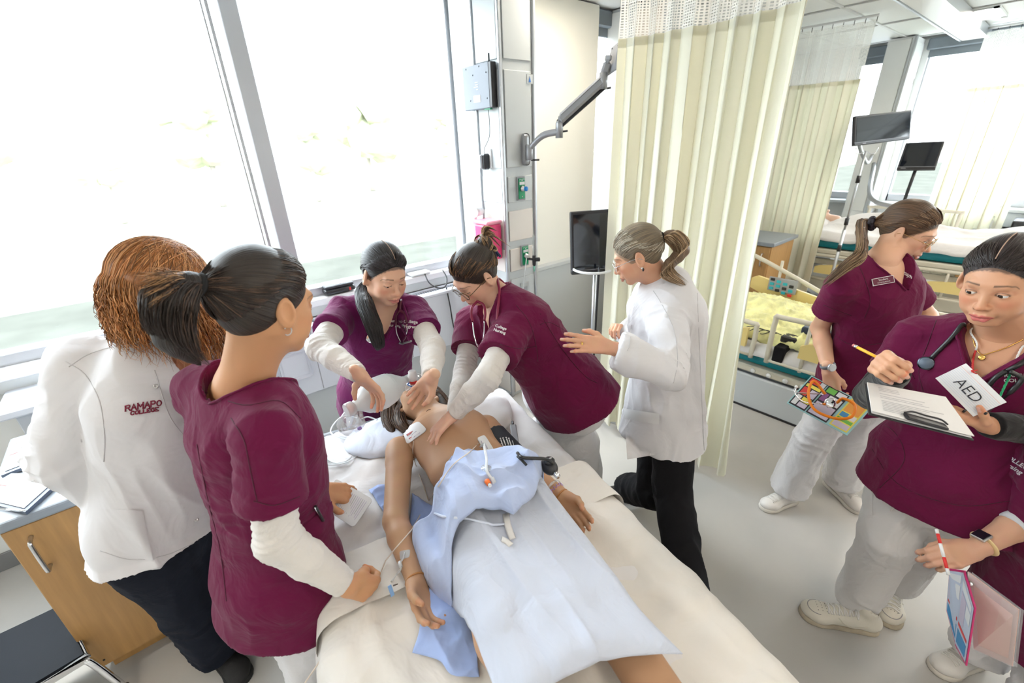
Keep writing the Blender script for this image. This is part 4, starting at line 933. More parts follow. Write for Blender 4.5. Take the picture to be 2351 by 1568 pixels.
def torso_secs(nk, pel, front, w=1.0, d=1.0, off=0, hem=0, hips=1.0, lean=None):
    "rings of an upright or bent trunk between pelvis and neck base"
    up = nrm(np.array(nk)-np.array(pel)); f = nrm(np.array(front)-up*(np.array(front)@up)); r = np.cross(f, up); L_ = np.linalg.norm(np.array(nk)-np.array(pel)); pel = np.array(pel, float)
    T = [(-hem, .210*hips, .162), (0, .182*hips, .134), (.30, .148, .108), (.55, .148, .112), (.76, .160, .108), (.90, .130, .080), (1.0, .070, .062)]
    out = []
    for t, ww, dd in T:
        if t == -hem:
            if hem == 0: continue
            t = -hem-.10
        c = pel + up*(L_*t if t > 0 else t) + f*(.012*math.sin(max(t, 0)*3.0)); out.append((c, r*(ww*w+off), f*(dd*d+off)))
    return out, up, f, r
def vneck(S, nk, up, f, r, depth=.15, wid=.55, ring=.066, k=.006):
    nk = np.array(nk, float)
    def fn(P):
        q = P-nk; x = np.abs(q@r); y = q@f; z = q@up; ringd = np.sqrt(x*x*.75+(y+.004)**2)-ring; ringd = np.maximum(ringd, -(z+.055-.35*y)); V_ = (x-(z+depth)*wid)*.85; V_ = np.maximum(V_, -(y-.0)); V_ = np.maximum(V_, x-.078); return np.minimum(ringd, V_)
    S.cut(fn, nk-.26, nk+.26, k)
ZU_ = np.array([0, 0, 1.0])
def shoe(name, heel, toe, root, m, sole, h=.004, lace=None, high=.075, w=.042):
    heel = np.array(heel, float); toe = np.array(toe, float); heel[2] = toe[2] = 0; d = nrm(toe-heel); s = np.cross(A(0, 0, 1), d); S = Sol(); L_ = np.linalg.norm(toe-heel)
    S.cone(heel+d*.03+A(0, 0, .045), heel+d*.08+A(0, 0, .055), .034, .034, .02); S.cone(heel+d*.05+A(0, 0, .04), toe-d*.05+A(0, 0, .032), .036, w*.92, .02, (A(0, 0, 1), 1.25)); S.cone(toe-d*.06+s*.006+A(0, 0, .03), toe-d*.035-s*.004+A(0, 0, .028), w, w*.85, .02, (A(0, 0, 1), 1.5))
    S.cone(heel+d*.045+A(0, 0, .05), heel+d*.06+A(0, 0, high+.02), .036, .038, .02); S.cone(heel+d*.10+A(0, 0, .06), heel+d*.15+A(0, 0, .045), .03, .03, .02)
    S.cut_plane(heel+d*.1+A(0, 0, .012), (0, 0, -1), .4); S.cut(lambda P: np.sqrt((((P-(heel+d*.055+A(0, 0, high+.025)))*A(1, 1, .8))**2).sum(-1))-.03, heel-.1, heel+.2)
    V, F = S.net(h); o = link('shoe', npmesh('shoe', V, F, m), root)
    S2 = Sol(); S2.cone(heel+d*.035, toe-d*.05, .040, w*1.08, .03, (A(0, 0, 1), 1)); S2.cone(toe-d*.06, toe-d*.035, w*1.08, w*.95, .02); S2.cut_plane(heel+d*.1+A(0, 0, .020), (0, 0, 1), .5, .003); S2.cut_plane(heel+d*.1, (0, 0, -1), .5, .002)
    V, F = S2.net(h); link('sole', npmesh('sole', V, F, sole), o)
    if lace is not None:
        b = MB(); bvs = bvh_of(o)
        def on(p): h_ = bvs.ray_cast(Vector(A(p[0], p[1], .3)), Vector((0, 0, -1)), .4); return np.array(h_[0])+ZU_*.002 if h_[0] is not None else p
        for i in range(6):
            c = heel+d*(.10+.018*i)
            for k in (1, -1): b.tube([on(c+s*q+d*k*.006*q/.026) for q in np.linspace(-.026, .026, 7)], .0032, 5)
        c = on(heel+d*.105)+A(0, 0, .006); b.tube(spline([c, c+s*.03+A(0, 0, .012), c+s*.045-A(0, 0, .01), c+s*.01], 4), .003, 5).tube(spline([c, c-s*.03+A(0, 0, .012), c-s*.045-A(0, 0, .01), c-s*.01], 4), .003, 5)
        prop(b.done('laces', lace, o), kind='stuff')
    return o
ZU_ = np.array([0, 0, 1.0])
def trousers(root, pel, front, hipw, knees, ankles, m, name='scrub_trousers', r=(.098, .074, .072), amp=.012, h=.009, seed=1, waist=True, top=.07, cargo=False):
    S = Sol(); up = A(0, 0, 1); f = nrm(front*A(1, 1, 0)); rr = np.cross(f, up); pel = np.array(pel, float)
    S.loft([(pel+up*top, rr*.150, f*.105), (pel, rr*(hipw+.085), f*.128), (pel-up*.08, rr*(hipw+.09), f*.118)], .03)
    for q, kn, an in zip((1, -1), knees, ankles):   # right, left
        hp = pel+rr*hipw*q-up*.05; S.cone(hp, kn, r[0], r[1], .03); dn = nrm(np.array(an)-kn); S.cone(kn, an, r[1], r[2], .02, None, True)
    rg = []
    for kn, an in zip(knees, ankles): ax = nrm(np.array(an)-kn); rg += [(kn, ax, .12, .012, 45), (np.array(an)+ZU_*.06, ax, .10, .012, 55)]
    return cloth_obj(name, S, h, m, root, amp, (10, 10, 5), seed, rings=rg)
# ------------------------------------------------------------------ figure builder
def neckband(o, nk, up, f, r, depth, wid, ring, m):
    "folded band round the neck opening, laid on the garment"
    bv = bvh_of(o); P = []; xm = min(.078, ring*1.12)
    zt = xm/wid-depth
    def sh(p, d, far=.4):
        h = bv.ray_cast(Vector(p), Vector(d), far); return None if h[0] is None else np.array(h[0])
    for sg in (1, -1):
        V = []
        for t in np.linspace(0, 1, 9):
            z = -depth+(zt+depth)*t; x = (z+depth)*wid+.006; h = sh(nk+up*(z-.003)+r*x*sg+f*.3, -f)
            if h is not None: V.append(h+f*.001)
        R_ = []
        for a in np.linspace(80, 180, 9):
            a = math.radians(a); x = math.sin(a)*(ring*1.155+.005)*sg; y = math.cos(a)*(ring+.005)-.004; h = sh(nk+up*.10+r*x+f*y, -up, .22)
            if h is not None: R_.append(h+up*.001)
        P.append(V+R_)
    L_ = P[0]+P[1][::-1]
    if len(L_) > 8:
        b = MB().tube(spline(L_, 3), .0052, 6, flat=(1, .7)); b.done('neckband', m, o)
def seam(bvs, pts, dep, m, parent, rr=.0014, name='seam'):
    P = []
    for x, y in spline([A(x, y, 0) for x, y in pts], 5)[:, :2] if False else [tuple(q[:2]) for q in spline([A(x, y, 0) for x, y in pts], 5)]:
        d = ray(x, y); best = None
        for b in bvs:
            h = b.ray_cast(Vector(CAM), Vector(d), 6)
            if h[0] is not None and (best is None or h[3] < best[1]): best = (np.array(h[0]), h[3])
        if best is not None: P.append(best[0]-d*.0006)
    if len(P) > 3: return MB().tube(P, rr, 5).done(name, m, parent)
def person(label, nk, pel, front, H, arms, skin=(.62, .38, .27), lip=(.45, .12, .11), eyes='down', look=(0, 1, -.5), iris=(.05, .025, .012), brow=(.04, .025, .018), top=None, topm=PLUM,
           w=1.0, d=1.0, hem=.10, hips=1.0, bust=.055, neckr=.050, vdepth=.15, vwid=.55, nailc=None, facefine=.0024, group=None, sleeve=.60, under=None, jaw=1.0, mouth=0, legs=None, shr=.062, foldseed=1, ring=.066, garment=True, slr=.070, browh=0, blush=1.0, topoff=.014, folda=.013, hand_h=.0026, lash=True, hl=None):
    nk = np.array(nk, float); pel = np.array(pel, float); root = thing('person', label, 'person', (pel[0], pel[1], 0), group)
    secs, up, f, r = torso_secs(nk, pel, front, w, d, -.012, 0, hips)
    # head and neck
    S = Sol(); ex = add_head(S, H, eyes, jaw, mouth); neck(S, H, nk, neckr)
    S.loft([(c, a, b) for c, a, b in secs[3:]], .03)
    shs = [arms[k]['sh'] for k in ('R', 'L')]
    for sh in shs: S.cone(nk-up*.035, sh, .045, .050, .03)
    lo = np.minimum(H.c-.16*H.s, nk-.10); hi = np.maximum(H.c+.16*H.s, nk+.10); lo = np.minimum(lo, nk-np.array([.14, .14, .17])); hi = np.maximum(hi, nk+np.array([.14, .14, .05]))
    V, F = S.net(facefine, lo, hi); C_ = face_paint(V, H, skin, lip, brow, blush, lash, browh=browh, hl=hl, mode=eyes); parts = [(V, F)]; cols = [C_]
    T_ = Sol(); T_.loft(secs, .03)
    for sh in shs: T_.cone(nk-up*.035, sh, .04, .045, .03)
    if legs is not None:
        for q, (kn, an) in zip((1, -1), legs): T_.cone(pel+r*.085*q, kn, .072, .05, .03); T_.cone(kn, an, .048, .034, .02)
    for key in ('R', 'L'):
        a = arms[key]; T_.cone(a['sh'], a['el'], .040, .034, .02)
    V, F = T_.net(.012); parts.append((V, F)); cols.append(np.tile(np.array(skin, float), (len(V), 1)))
    for key in ('R', 'L'):
        a = arms[key]; S = Sol(); S.cone(a['sh'], a['el'], .042, .0355, .01); S.cone(a['el'], a['el']+(a['wr']-a['el'])*.35, .036, .036, .015); S.cone(a['el']+(a['wr']-a['el'])*.35, a['wr'], .036, .0235, .01)
        if a.get('D') is None: nl = []
        else: nl = hand(S, a['wr'], a['D'], a['N'], key, **a.get('h', {}))
        bare = a.get('bare', False); pts = [a['wr']] + [n_[0] for n_ in nl]
        if bare: pts += [a['el'], a['sh']*.5+a['el']*.5]
        else: pts += [a['wr']*.8+a['el']*.2]
        pts = np.array(pts); lo = pts.min(0)-.05; hi = pts.max(0)+.05
        if a.get('D') is None and not bare: continue
        V, F = S.net(hand_h if not bare else .0032, lo, hi); nails = [(p, dd, rr, nailc if nailc is not None else np.array(skin)*1.15+.04) for p, dd, rr in nl]
        parts.append((V, F)); cols.append(face_paint2(V, skin, nails))
    V, F = joinvf(parts); me = npmesh('body', V, F, skinmat()); colour(me, np.concatenate(cols)); body = link('body', me, root)
    if eyes in ('open', 'down'): add_eyes(H, ex, root, look, iris)
    # scrub top
    if garment:
        S = Sol(); g2, _, _, _ = torso_secs(nk, pel, front, w, d, topoff, hem, hips); S.loft(g2, .03)
        cch = pel+up*np.linalg.norm(nk-pel)*.68
        for q in (-1, 1): S.ell(cch+r*.068*q+f*(.070*d), np.array([.062, bust, .062]), np.stack([r, f, up], 1), .03)
        for key, q in (('R', 1), ('L', -1)):
            a = arms[key]; S.cone(nk-up*.030+r*.035*q, a['sh'], .060, shr, .04); e = a['sh']+(a['el']-a['sh'])*sleeve; S.cone(a['sh'], e, shr+.002, slr, .025, None, True)
        vneck(S, nk, up, f, r, vdepth, vwid, ring); S.cut_plane(pel-up*hem*.98, -up, .5)
        rg = [(a['sh']+(a['el']-a['sh'])*.2, a['el']-a['sh'], .08, .006, 60) for a in arms.values()]+[(pel+up*.14, up, .14, .010, 40), (pel+up*.3, up+r*.6, .10, .006, 45)]; o = cloth_obj('scrub_top', S, .0055, topm, root, folda, (8, 8, 5), foldseed, rings=rg); root['_top'] = o.name; neckband(o, nk, up, f, r, vdepth, vwid, ring, topm)
    if under:
        for key in ('R', 'L'):
            a = arms[key]
            if a.get('bare'): continue
            S = Sol(); e = a['sh']+(a['el']-a['sh'])*.25; wv = nrm(a['wr']-a['el']); S.cone(e, a['el'], .050, .0455, .01); S.cone(a['el'], a['el']+(a['wr']-a['el'])*.4, .0455, .043, .02); S.cone(a['el']+(a['wr']-a['el'])*.4, a['wr']-wv*.008, .043, .0315, .012, None, False); S.cut_plane(a['wr']-wv*.012, wv, .08)
            ax = wv
            cloth_obj('undershirt_sleeve', S, .0045, KNIT, root, .004, tuple(13+22*np.abs(ax)), foldseed+3, rings=[(a['el'], a['wr']-a['sh'], .07, .007, 150), (a['wr'], wv, .09, .004, 210)])
    return root, body, up, f, r
def face_paint2(V, skin, nails):
    C_ = np.tile(np.array(skin, float), (len(V), 1))*(1+.10*(vnoise(V*28)-.5))[:, None]; C_[:, 1] *= (1-.08*(vnoise(V*40+3)-.5))
    for (p, d, r, c) in nails:
        q = V-p; a = q@d[0]; b = q@d[1]; t = q@d[2]; m = (np.abs(a) < r*1.3) & (np.abs(b) < r*.95) & (t > .0015) & (t < .014); C_[m] = c
        m2 = (np.abs(a) < .013) & (np.abs(b) < .01) & (np.abs(t) < .012) & ~m; C_[m2] = C_[m2]*np.array([1.03, .88, .86])
    return C_
def sh_of(nk, up, r, key, half=.165, drop=.05): return np.array(nk)+r*(half if key == 'R' else -half)-up*drop
def frame(nk, pel, front):
    up = nrm(np.array(nk)-np.array(pel)); f = nrm(np.array(front)-up*(np.array(front)@up)); return up, f, np.cross(f, up)
def hair_tie(H, c, n, r, m, root, name='hair_tie', t=.006):
    n = nrm(n); u = nrm(np.cross(n, A(.1, .2, 1))); v = np.cross(n, u)
    return MB().tube([c+r*(u*math.cos(a)+v*math.sin(a)) for a in np.linspace(0, 2*math.pi, 19)[:-1]], t, 8, closed=True).done(name, m, root)
def glasses(H, root, m, lensr=.0225, wire=.0011, col=None, rim=(1, .86), temples=True, yo=.100, zo=-.006):
    g = []; lm = glass_mat('spectacle_glass', (.97, .98, .98), .05)
    fr = MB()
    for q in (-1, 1):
        c = H.w(.0315*q, yo, zo); pts = [c + H.R@(np.array([lensr*rim[0]*math.cos(a), -.004*abs(math.cos(a)) if a else 0, lensr*rim[1]*math.sin(a)])*H.s) for a in np.linspace(0, 2*math.pi, 25)[:-1]]
        fr.tube(pts, wire, 6, closed=True)
        fr.tube(spline([H.w(.0535*q, yo-.004, zo+.006), H.w(.068*q, yo-.012, zo+.006), H.w(.079*q, .03, zo+.008), H.w(.081*q, -.004, zo+.004), H.w(.078*q, -.025, zo-.014)], 5), wire, 6)
        if q == 1: fr.tube(spline([H.w(-.010, yo+.001, zo+.004), H.w(0, yo+.004, zo+.009), H.w(.010, yo+.001, zo+.004)], 4), wire, 6)
    o = fr.done('glasses', m, root)
    for q in (-1, 1):
        c = H.w(.0315*q, yo, zo); b = MB(); b.lathe(c, H.f, [(0, 0), (0, lensr*.86*H.s), (.0008, lensr*.86*H.s), (.0012, 0)], 24); b.done('lens', lm, o)
    return o
LIPW = 1
# ------------------------------------------------------------------ the people
ZU = A(0, 0, 1)
# --- student with purple scrubs behind the bed head, squeezing the breathing bag
H = Head(pd(884, 628, 1.72), (.03, -.93, -.34), tilt=-4)
nk = pd(870, 694, 1.81); pel = pd(866, 888, 2.20); fr = A(-.22, -.97, -.1); up, f, r = frame(nk, pel, fr)
sh = {k: sh_of(nk, up, r, k, .155) for k in 'RL'}
sh['R'] = pd(790, 715, 1.80); sh['L'] = pd(948, 712, 1.86)
bag = pd(868, 905, 1.62)
aR = dict(sh=sh['R']); aR['el'] = reach(aR['sh'], 735, 798, .27, True); aR['wr'] = reach(aR['el'], 828, 862, .235, True)
aL = dict(sh=sh['L']); aL['el'] = reach(aL['sh'], 994, 800, .27, True); aL['wr'] = reach(aL['el'], 990, 868, .19, True)
tgt = pd(868, 915, 1.53); aR['D'] = nrm(pd(866, 900, 1.52)-aR['wr']); aR['N'] = A(.10, -.15, -1.0); aR['h'] = dict(curls=(14, 26, 20), spread=9, thumb=(.5, .8, .5), size=.95)
aL['D'] = nrm(pd(962, 905, 1.60)-aL['wr']); aL['N'] = nrm(A(-.75, -.1, -.5)); aL['h'] = dict(curls=(20, 32, 24), spread=7, thumb=(.75, .6, .6), size=.95, per={0: (-4, 12, 10)})
P3 = person('person squeezing the breathing bag at the bed head, dark parted hair, purple scrubs', nk, pel, fr, H, dict(R=aR, L=aL), skin=(.70, .42, .29), lip=(.52, .17, .16), topm=PLUM2, nailc=(.012, .016, .05), under=True, foldseed=2, w=.92, vdepth=.095, vwid=.62, eyes='down', look=(0, 1, -.55), hl=(.024, (.035, .025, .022)), facefine=.0021, hem=.14)
root = P3[0]; P3wr = aR['wr']; P3wl = aL['wr']
BLK = (.018, .016, .018)
S = Sol(); hair_cap(S, H, .010, .024); c_ = core(S, .0032, BLK, H, (-.02, -.085, -.06))
hp = [c_, pulled(H, (-.02, -.085, -.06), 1300, (.03, .026, .03), 4, .150, r=.0010)]
gd = [H.w(-.035, -.055, -.045), pd(826, 650, 1.78), pd(836, 700, 1.70), pd(858, 745, 1.66), pd(868, 792, 1.655), pd(862, 800, 1.65)]
gd = [H.w(-.040, -.065, -.02), pd(838, 662, 1.79), pd(839, 700, 1.70), pd(856, 745, 1.655), pd(868, 790, 1.66), pd(866, 802, 1.66)]
hp += [tailcore(gd, (.020, .028, .032, .030, .020, .004), .005, BLK), tail(gd, (.022, .032, .036, .036, .026, .012), 420, (.028, .024, .026), 8, r=.0010, wave=.004)]
hair_obj(root, hp, 'hair_black', BLK)
MB().tube([skull(H, A(.0, y, math.sqrt(max(.0, 1-y*y))*1.0), .125) for y in np.linspace(.75, -.35, 12)], .0011, 5).done('parting', mat('scalp', (.45, .30, .22), .6), root)
nkl = MB().tube(spline([H.w(-.052, -.01, -.105), nk+f*.045-r*.045*1+up*.0, nk+f*.082-up*.055, nk+f*.045+r*.045, H.w(.052, -.01, -.105)], 8), .0009, 5).done('necklace', mat('gold', (.8, .5, .15), .25, 1), root)
trousers(root, pel-ZU*.02, f, .085, [pel+r*.09-ZU*.42+f*.02, pel-r*.09-ZU*.42+f*.02], [A(*(pel+r*.09)[:2], .08), A(*(pel-r*.09)[:2], .08)], WCLOTH, seed=4, h=.012)
WSOLE = mat('white_sole', (.62, .58, .52), .6); WSHOE = mat('white_leather', (.72, .69, .66), .4, bump=.2, bscale=150); WLACE = mat('white_lace', (.75, .73, .70), .8)
for q in (1, -1): shoe('shoe', pel+r*.09*q-f*.08, pel+r*.10*q+f*.16, root, WSHOE, WSOLE, .007)

# --- student giving chest compressions
H = Head(pd(1090, 632, 1.78), (-.80, .02, -.60), tilt=0)
nk = pd(1150, 690, 1.84); pel = pd(1292, 880, 1.98); fr = A(-.75, -.15, -.7); up, f, r = frame(nk, pel, fr)
chest = pz(1010, 985, 1.0)
shL = pd(1178, 752, 1.72); shR = pd(1085, 735, 2.00)
aL = dict(sh=shL); aL['el'] = reach(shL, 1118, 868, .27, True); aL['wr'] = pd(1038, 955, 1.59)
aR = dict(sh=shR); aR['el'] = reach(shR, 1068, 850, .26, True); aR['wr'] = pd(1042, 962, 1.66)
for a in (aL, aR): pass
aL['D'] = nrm(pd(1003, 990, 1.565)-aL['wr']); aL['N'] = A(.05, -.25, -1); aL['h'] = dict(curls=(18, 30, 20), spread=8, thumb=(.75, .55, .35), size=.97)
aR['D'] = nrm(pd(1010, 1000, 1.60)-aR['wr']); aR['N'] = A(.05, -.2, -1); aR['h'] = dict(curls=(10, 14, 10), spread=10, thumb=(.8, .55, .3), size=.97)
P4 = person('person leaning over the mannequin to press its chest, brown bun, glasses, plum scrubs', nk, pel, fr, H, dict(R=aR, L=aL), skin=(.72, .43, .31), lip=(.50, .20, .17), nailc=(.20, .005, .01), under=True, foldseed=5, w=1.12, d=1.15, vdepth=.12, look=(0, 1, -.6), hl=(.030, (.04, .025, .018)), facefine=.0021, hem=.13, hips=1.02, slr=.076, shr=.068, folda=.016)
root = P4[0]; P4w = (aL['wr'], aR['wr']); P4f = (nk, pel, up, f, r)
BRN = (.028, .018, .014)
S = Sol(); hair_cap(S, H, .013, .030); S.ell(H.w(.0, -.115, .060), np.array([.038, .035, .036]), H.R, .01); hp = [core(S, .0034, BRN, H, (0, -.1, .03)), pulled(H, (0, -.100, .030), 1300, (.035, .022, .016), 6, .19, r=.0011, light=(.26, .13, .055), lf=.22, gather=.012)]
rs = np.random.RandomState(3)
for k in range(26):
    c0 = A(0, -.108, .06)+rs.normal(0, .012, 3); ax_ = nrm(rs.normal(0, 1, 3)); rad = rs.uniform(.022, .042); u_ = nrm(np.cross(ax_, A(.3, .2, 1))); v_ = np.cross(ax_, u_); a0_ = rs.uniform(0, 6)
    g = [H.w(*(c0+rad*(u_*math.cos(a0_+a)*1.0+v_*math.sin(a0_+a)))) for a in np.linspace(0, 3.6, 6)]; hp.append(tail(g, (.004, .006, .004), 16, (.07, .04, .025), 40+k, m=12, r=.001, wave=.001, light=(.45, .27, .13), lf=.6))
for k in range(14):
    e = A(rs.uniform(-.03, .03), -.17-rs.uniform(0, .03), .03+rs.uniform(-.07, .07)); g = [H.w(0, -.11, .07), H.w(*(A(0, -.14, .10)*.6+e*.4+A(0, 0, .02))), H.w(*e)]; hp.append(tail(g, (.004, .005, .003), 12, (.09, .05, .03), 80+k, m=10, r=.001, light=(.45, .27, .13), lf=.6, wave=.003))
hair_obj(root, hp, 'hair_brown', BRN)
MB().box(H.w(0, -.128, .005), (.02, .012, .06), .004, Matrix(H.R.tolist())).box(H.w(.018, -.132, .0), (.006, .01, .055), .002, Matrix(H.R.tolist())).box(H.w(-.018, -.132, .0), (.006, .01, .055), .002, Matrix(H.R.tolist())).done('hair_claw', mat('navy_claw', (.01, .03, .09), .3), root)
glasses(H, root, mat('tortoiseshell', (.10, .055, .02), .25), .024, .0016)
trousers(root, pel-ZU*.03, f*A(1, 1, 0)+A(-.01, 0, 0), .10, [pd(1330, 1010, 2.2), pd(1258, 990, 2.28)], [A(*pd(1345, 1130, 2.35)[:2], .07), A(*pd(1285, 1110, 2.45)[:2], .07)], WCLOTH, r=(.116, .098, .095), seed=6, h=.008, amp=.02)
text('n', .055, MAROONINK, pd(1300, 940, 1.94), RT, UP, root, 'hip_logo', th=.002, bold=.004, on=bvh_of([o for o in root.children if o.name.startswith('scrub_trousers')][0]))
for q, a_ in ((1, pd(1345, 1130, 2.35)), (-1, pd(1285, 1110, 2.45))): shoe('shoe', A(*a_[:2], 0)+A(.05, .03, 0), A(*a_[:2], 0)+A(-.16, .02, 0), root, WSHOE, WSOLE, .007)
# --- grey-blonde woman in the long white coat
def coat(root, nk, pel, f_, length, arms, m, w=1, d=1, flare=.05, seed=3, open_=None, h=.006, amp=.030, sl=(.066, .062, .058), cuff=None, drape=None):
    secs, up, f, r = torso_secs(nk, pel, f_, w, d, .028, 0); S = Sol(); hemc = np.array(pel)-ZU*length + (np.zeros(3) if drape is None else drape); rr = nrm(r*A(1, 1, 0)); ff = nrm(f*A(1, 1, 0))
    S.loft([(hemc, rr*(.21*w+flare), ff*(.16*d+flare)), (np.array(pel)-ZU*.02, secs[0][1]*1.08, secs[0][2]*1.08)] + secs[1:], .04)
    for key, q in (('R', 1), ('L', -1)):
        a = arms[key]; S.cone(nk-up*.035+r*.035*q, a['sh'], .062, sl[0]+.002, .04); S.cone(a['sh'], a['el'], sl[0], sl[1], .02); e = a['wr'] if cuff is None else a['el']+(a['wr']-a['el'])*cuff
        S.cone(a['el'], e, sl[1], sl[2], .02, None, True)
    if open_: vneck(S, nk, up, f, r, open_[0], open_[1], open_[2] if len(open_) > 2 else .066)
    S.cut_plane(hemc+ZU*.01, -ZU, .5); return cloth_obj('white_coat', S, h, m, root, amp, (8, 8, 3.2), seed, rings=[(a['el'], a['wr']-a['sh'], .10, .016, 50) for a in arms.values()]+[(a['sh']+(a['el']-a['sh'])*.3, a['el']-a['sh'], .08, .010, 60) for a in arms.values()])
H = Head(pd(1462, 585, 1.80), (-.52, .72, -.46), tilt=2)
nk = pd(1530, 655, 1.86); pel = pd(1530, 905, 2.02); fr = A(-.80, .45, 0); up, f, r = frame(nk, pel, fr)
sh = {k: sh_of(nk, up, r, k, .16) for k in 'RL'}; sh['L'] = pd(1532, 730, 1.74); sh['R'] = pd(1478, 712, 2.02)
aL = dict(sh=sh['L']); aL['el'] = reach(sh['L'], 1545, 855, .265, True); aL['wr'] = reach(aL['el'], 1398, 797, .245, True)
aL['D'] = nrm(pd(1320, 787, (aL['wr']-CAM)@FW-.01)-aL['wr']); aL['N'] = A(-.55, .75, -.1); aL['h'] = dict(curls=(3, 8, 6), spread=5, thumb=(.6, .8, .1), size=1.0)
aR = dict(sh=sh['R']); aR['el'] = reach(sh['R'], 1478, 800, .26, False); aR['wr'] = reach(aR['el'], 1428, 752, .20, False); aR['D'] = nrm(pd(1395, 742, 2.20)-aR['wr']); aR['N'] = A(-.3, -.2, -.9); aR['h'] = dict(curls=(50, 60, 40), spread=2, thumb=(.6, .5, .6))
P5 = person('person in a long white coat and black trousers, grey-blonde ponytail, reaching out a hand', nk, pel, fr, H, dict(R=aR, L=aL), skin=(.66, .36, .23), lip=(.45, .2, .16), garment=False, eyes='down', look=(0, 1, -.4), hl=(.034, (.25, .19, .13)), facefine=.0026, nailc=(.6, .38, .3))
root = P5[0]; co = coat(root, nk, pel, fr, .22, dict(R=aR, L=aL), COAT, 1.0, 1.0, .03, 4, None, cuff=.86, sl=(.072, .066, .070))
bv = bvh_of(co)
GBL = (.20, .155, .105)
S = Sol(); hair_cap(S, H, .011, .034); tie = (0, -.112, .020)
hp = [core(S, .0034, (.17, .13, .085), H, tie), pulled(H, tie, 1400, GBL, 12, .165, r=.0011, light=(.50, .46, .38), lf=.45, gather=.006)]
gd = [H.w(*tie), H.w(0, -.150, .01), H.w(.0, -.165, -.06), pd(1530, 620, 1.74), pd(1575, 655, 1.74)]
hp += [tailcore(gd, (.014, .030, .034, .024, .004), .005, (.16, .10, .06)), tail(gd, (.012, .034, .040, .034, .014), 420, (.26, .16, .085), 15, r=.0011, wave=.009, light=(.50, .36, .22), lf=.4, wl=14)]
hair_obj(root, hp, 'hair_grey_blonde', GBL); hair_tie(H, H.w(0, -.118, .020), H.w(0, -.15, .015)-H.w(0, -.1, .022), .017, mat('black_elastic', (.01, .01, .012), .8), root)
glasses(H, root, mat('silver_wire', (.6, .6, .62), .2, 1), .023, .0011)
MB().ball(H.w(-.083, -.004, -.042), .005, 6).done('earring', mat('pearl', (.8, .78, .75), .2), root); MB().ball(H.w(-.086, -.006, -.050), .004, 6, (1, 1, 1.8)).done('earring', DARKPL, root)
MB().tube(spline([nk-up*.0-f*.045+A(0, 0, .02), nk-r*.062+f*.0-up*.0, nk+f*.055-r*.055-up*.07, nk+f*.10-r*.035-up*.16], 8), .007, 6, flat=(1, .35)).done('lanyard', mat('maroon_lanyard', (.16, .01, .04), .6), root)
MB().lathe(aL['wr']+aL['D']*.103+np.cross(aL['D'], aL['N'])*.009, aL['D'], [(-.003, .0092), (-.003, .0105), (.003, .0105), (.003, .0092)], 16).done('ring', mat('gold', (.8, .5, .15), .25, 1), root)
pk = cc = pd(1475, 1010, 1.78)
def patch(bv, px_, dep, m, name, root, n=8, th=.004):
    "a cloth patch laid on a garment: outline in picture terms, dropped on the garment's surface"
    a, b, c, d = [pd(x, y, dep) for x, y in px_]; V = []; 
    for j in range(n+1):
        for i in range(n+1):
            u, v = i/n, j/n; p = a*(1-u)*(1-v)+b*u*(1-v)+c*u*v+d*(1-u)*v; dr = nrm(p-CAM); h = bv.ray_cast(Vector(CAM), Vector(dr), 9)
            q = np.array(h[0]) if h[0] is not None else p; V.append(q-dr*th*(1 if 0 < i < n and 0 < j < n else .6))
    F = [(j*(n+1)+i, j*(n+1)+i+1, (j+1)*(n+1)+i+1, (j+1)*(n+1)+i) for j in range(n) for i in range(n)]
    V = np.array(V); B = V + nrm(V.mean(0)-CAM)*(th*1.5); k = len(V); me = npmesh(name, np.r_[V, B], F + [(f_[3]+k, f_[2]+k, f_[1]+k, f_[0]+k) for f_ in F], m); return link(name, me, root)
patch(bv, [(1433, 945), (1515, 955), (1528, 1040), (1440, 1055)], 1.8, COAT, 'pocket', co)
bk = patch(bv, [(1433, 938), (1514, 950), (1513, 975), (1434, 962)], 1.8, PAPER, 'paper_pad', co, 4, .010)
trousers(root, pel-ZU*.03, f, .085, [pd(1502, 1130, 2.2), pd(1545, 1130, 2.02)], [A(*pz(1440, 1120, .09)[:2], .09), A(*pz(1592, 1450, .09)[:2], .09)], BLACKC, name='black_trousers', r=(.10, .082, .082), seed=3, amp=.014)
a_ = pz(1450, 1130, .04); shoe('shoe', A(a_[0]+.10, a_[1]-.03, 0), A(a_[0]-.11, a_[1]+.10, 0), root, mat('black_shoe', (.012, .012, .014), .3), DARKPL, .006)
a_ = pz(1592, 1450, .04); shoe('shoe', A(a_[0]+.06, a_[1]-.02, 0), A(a_[0]-.14, a_[1]+.13, 0), root, MATS['black_shoe'], DARKPL, .006)

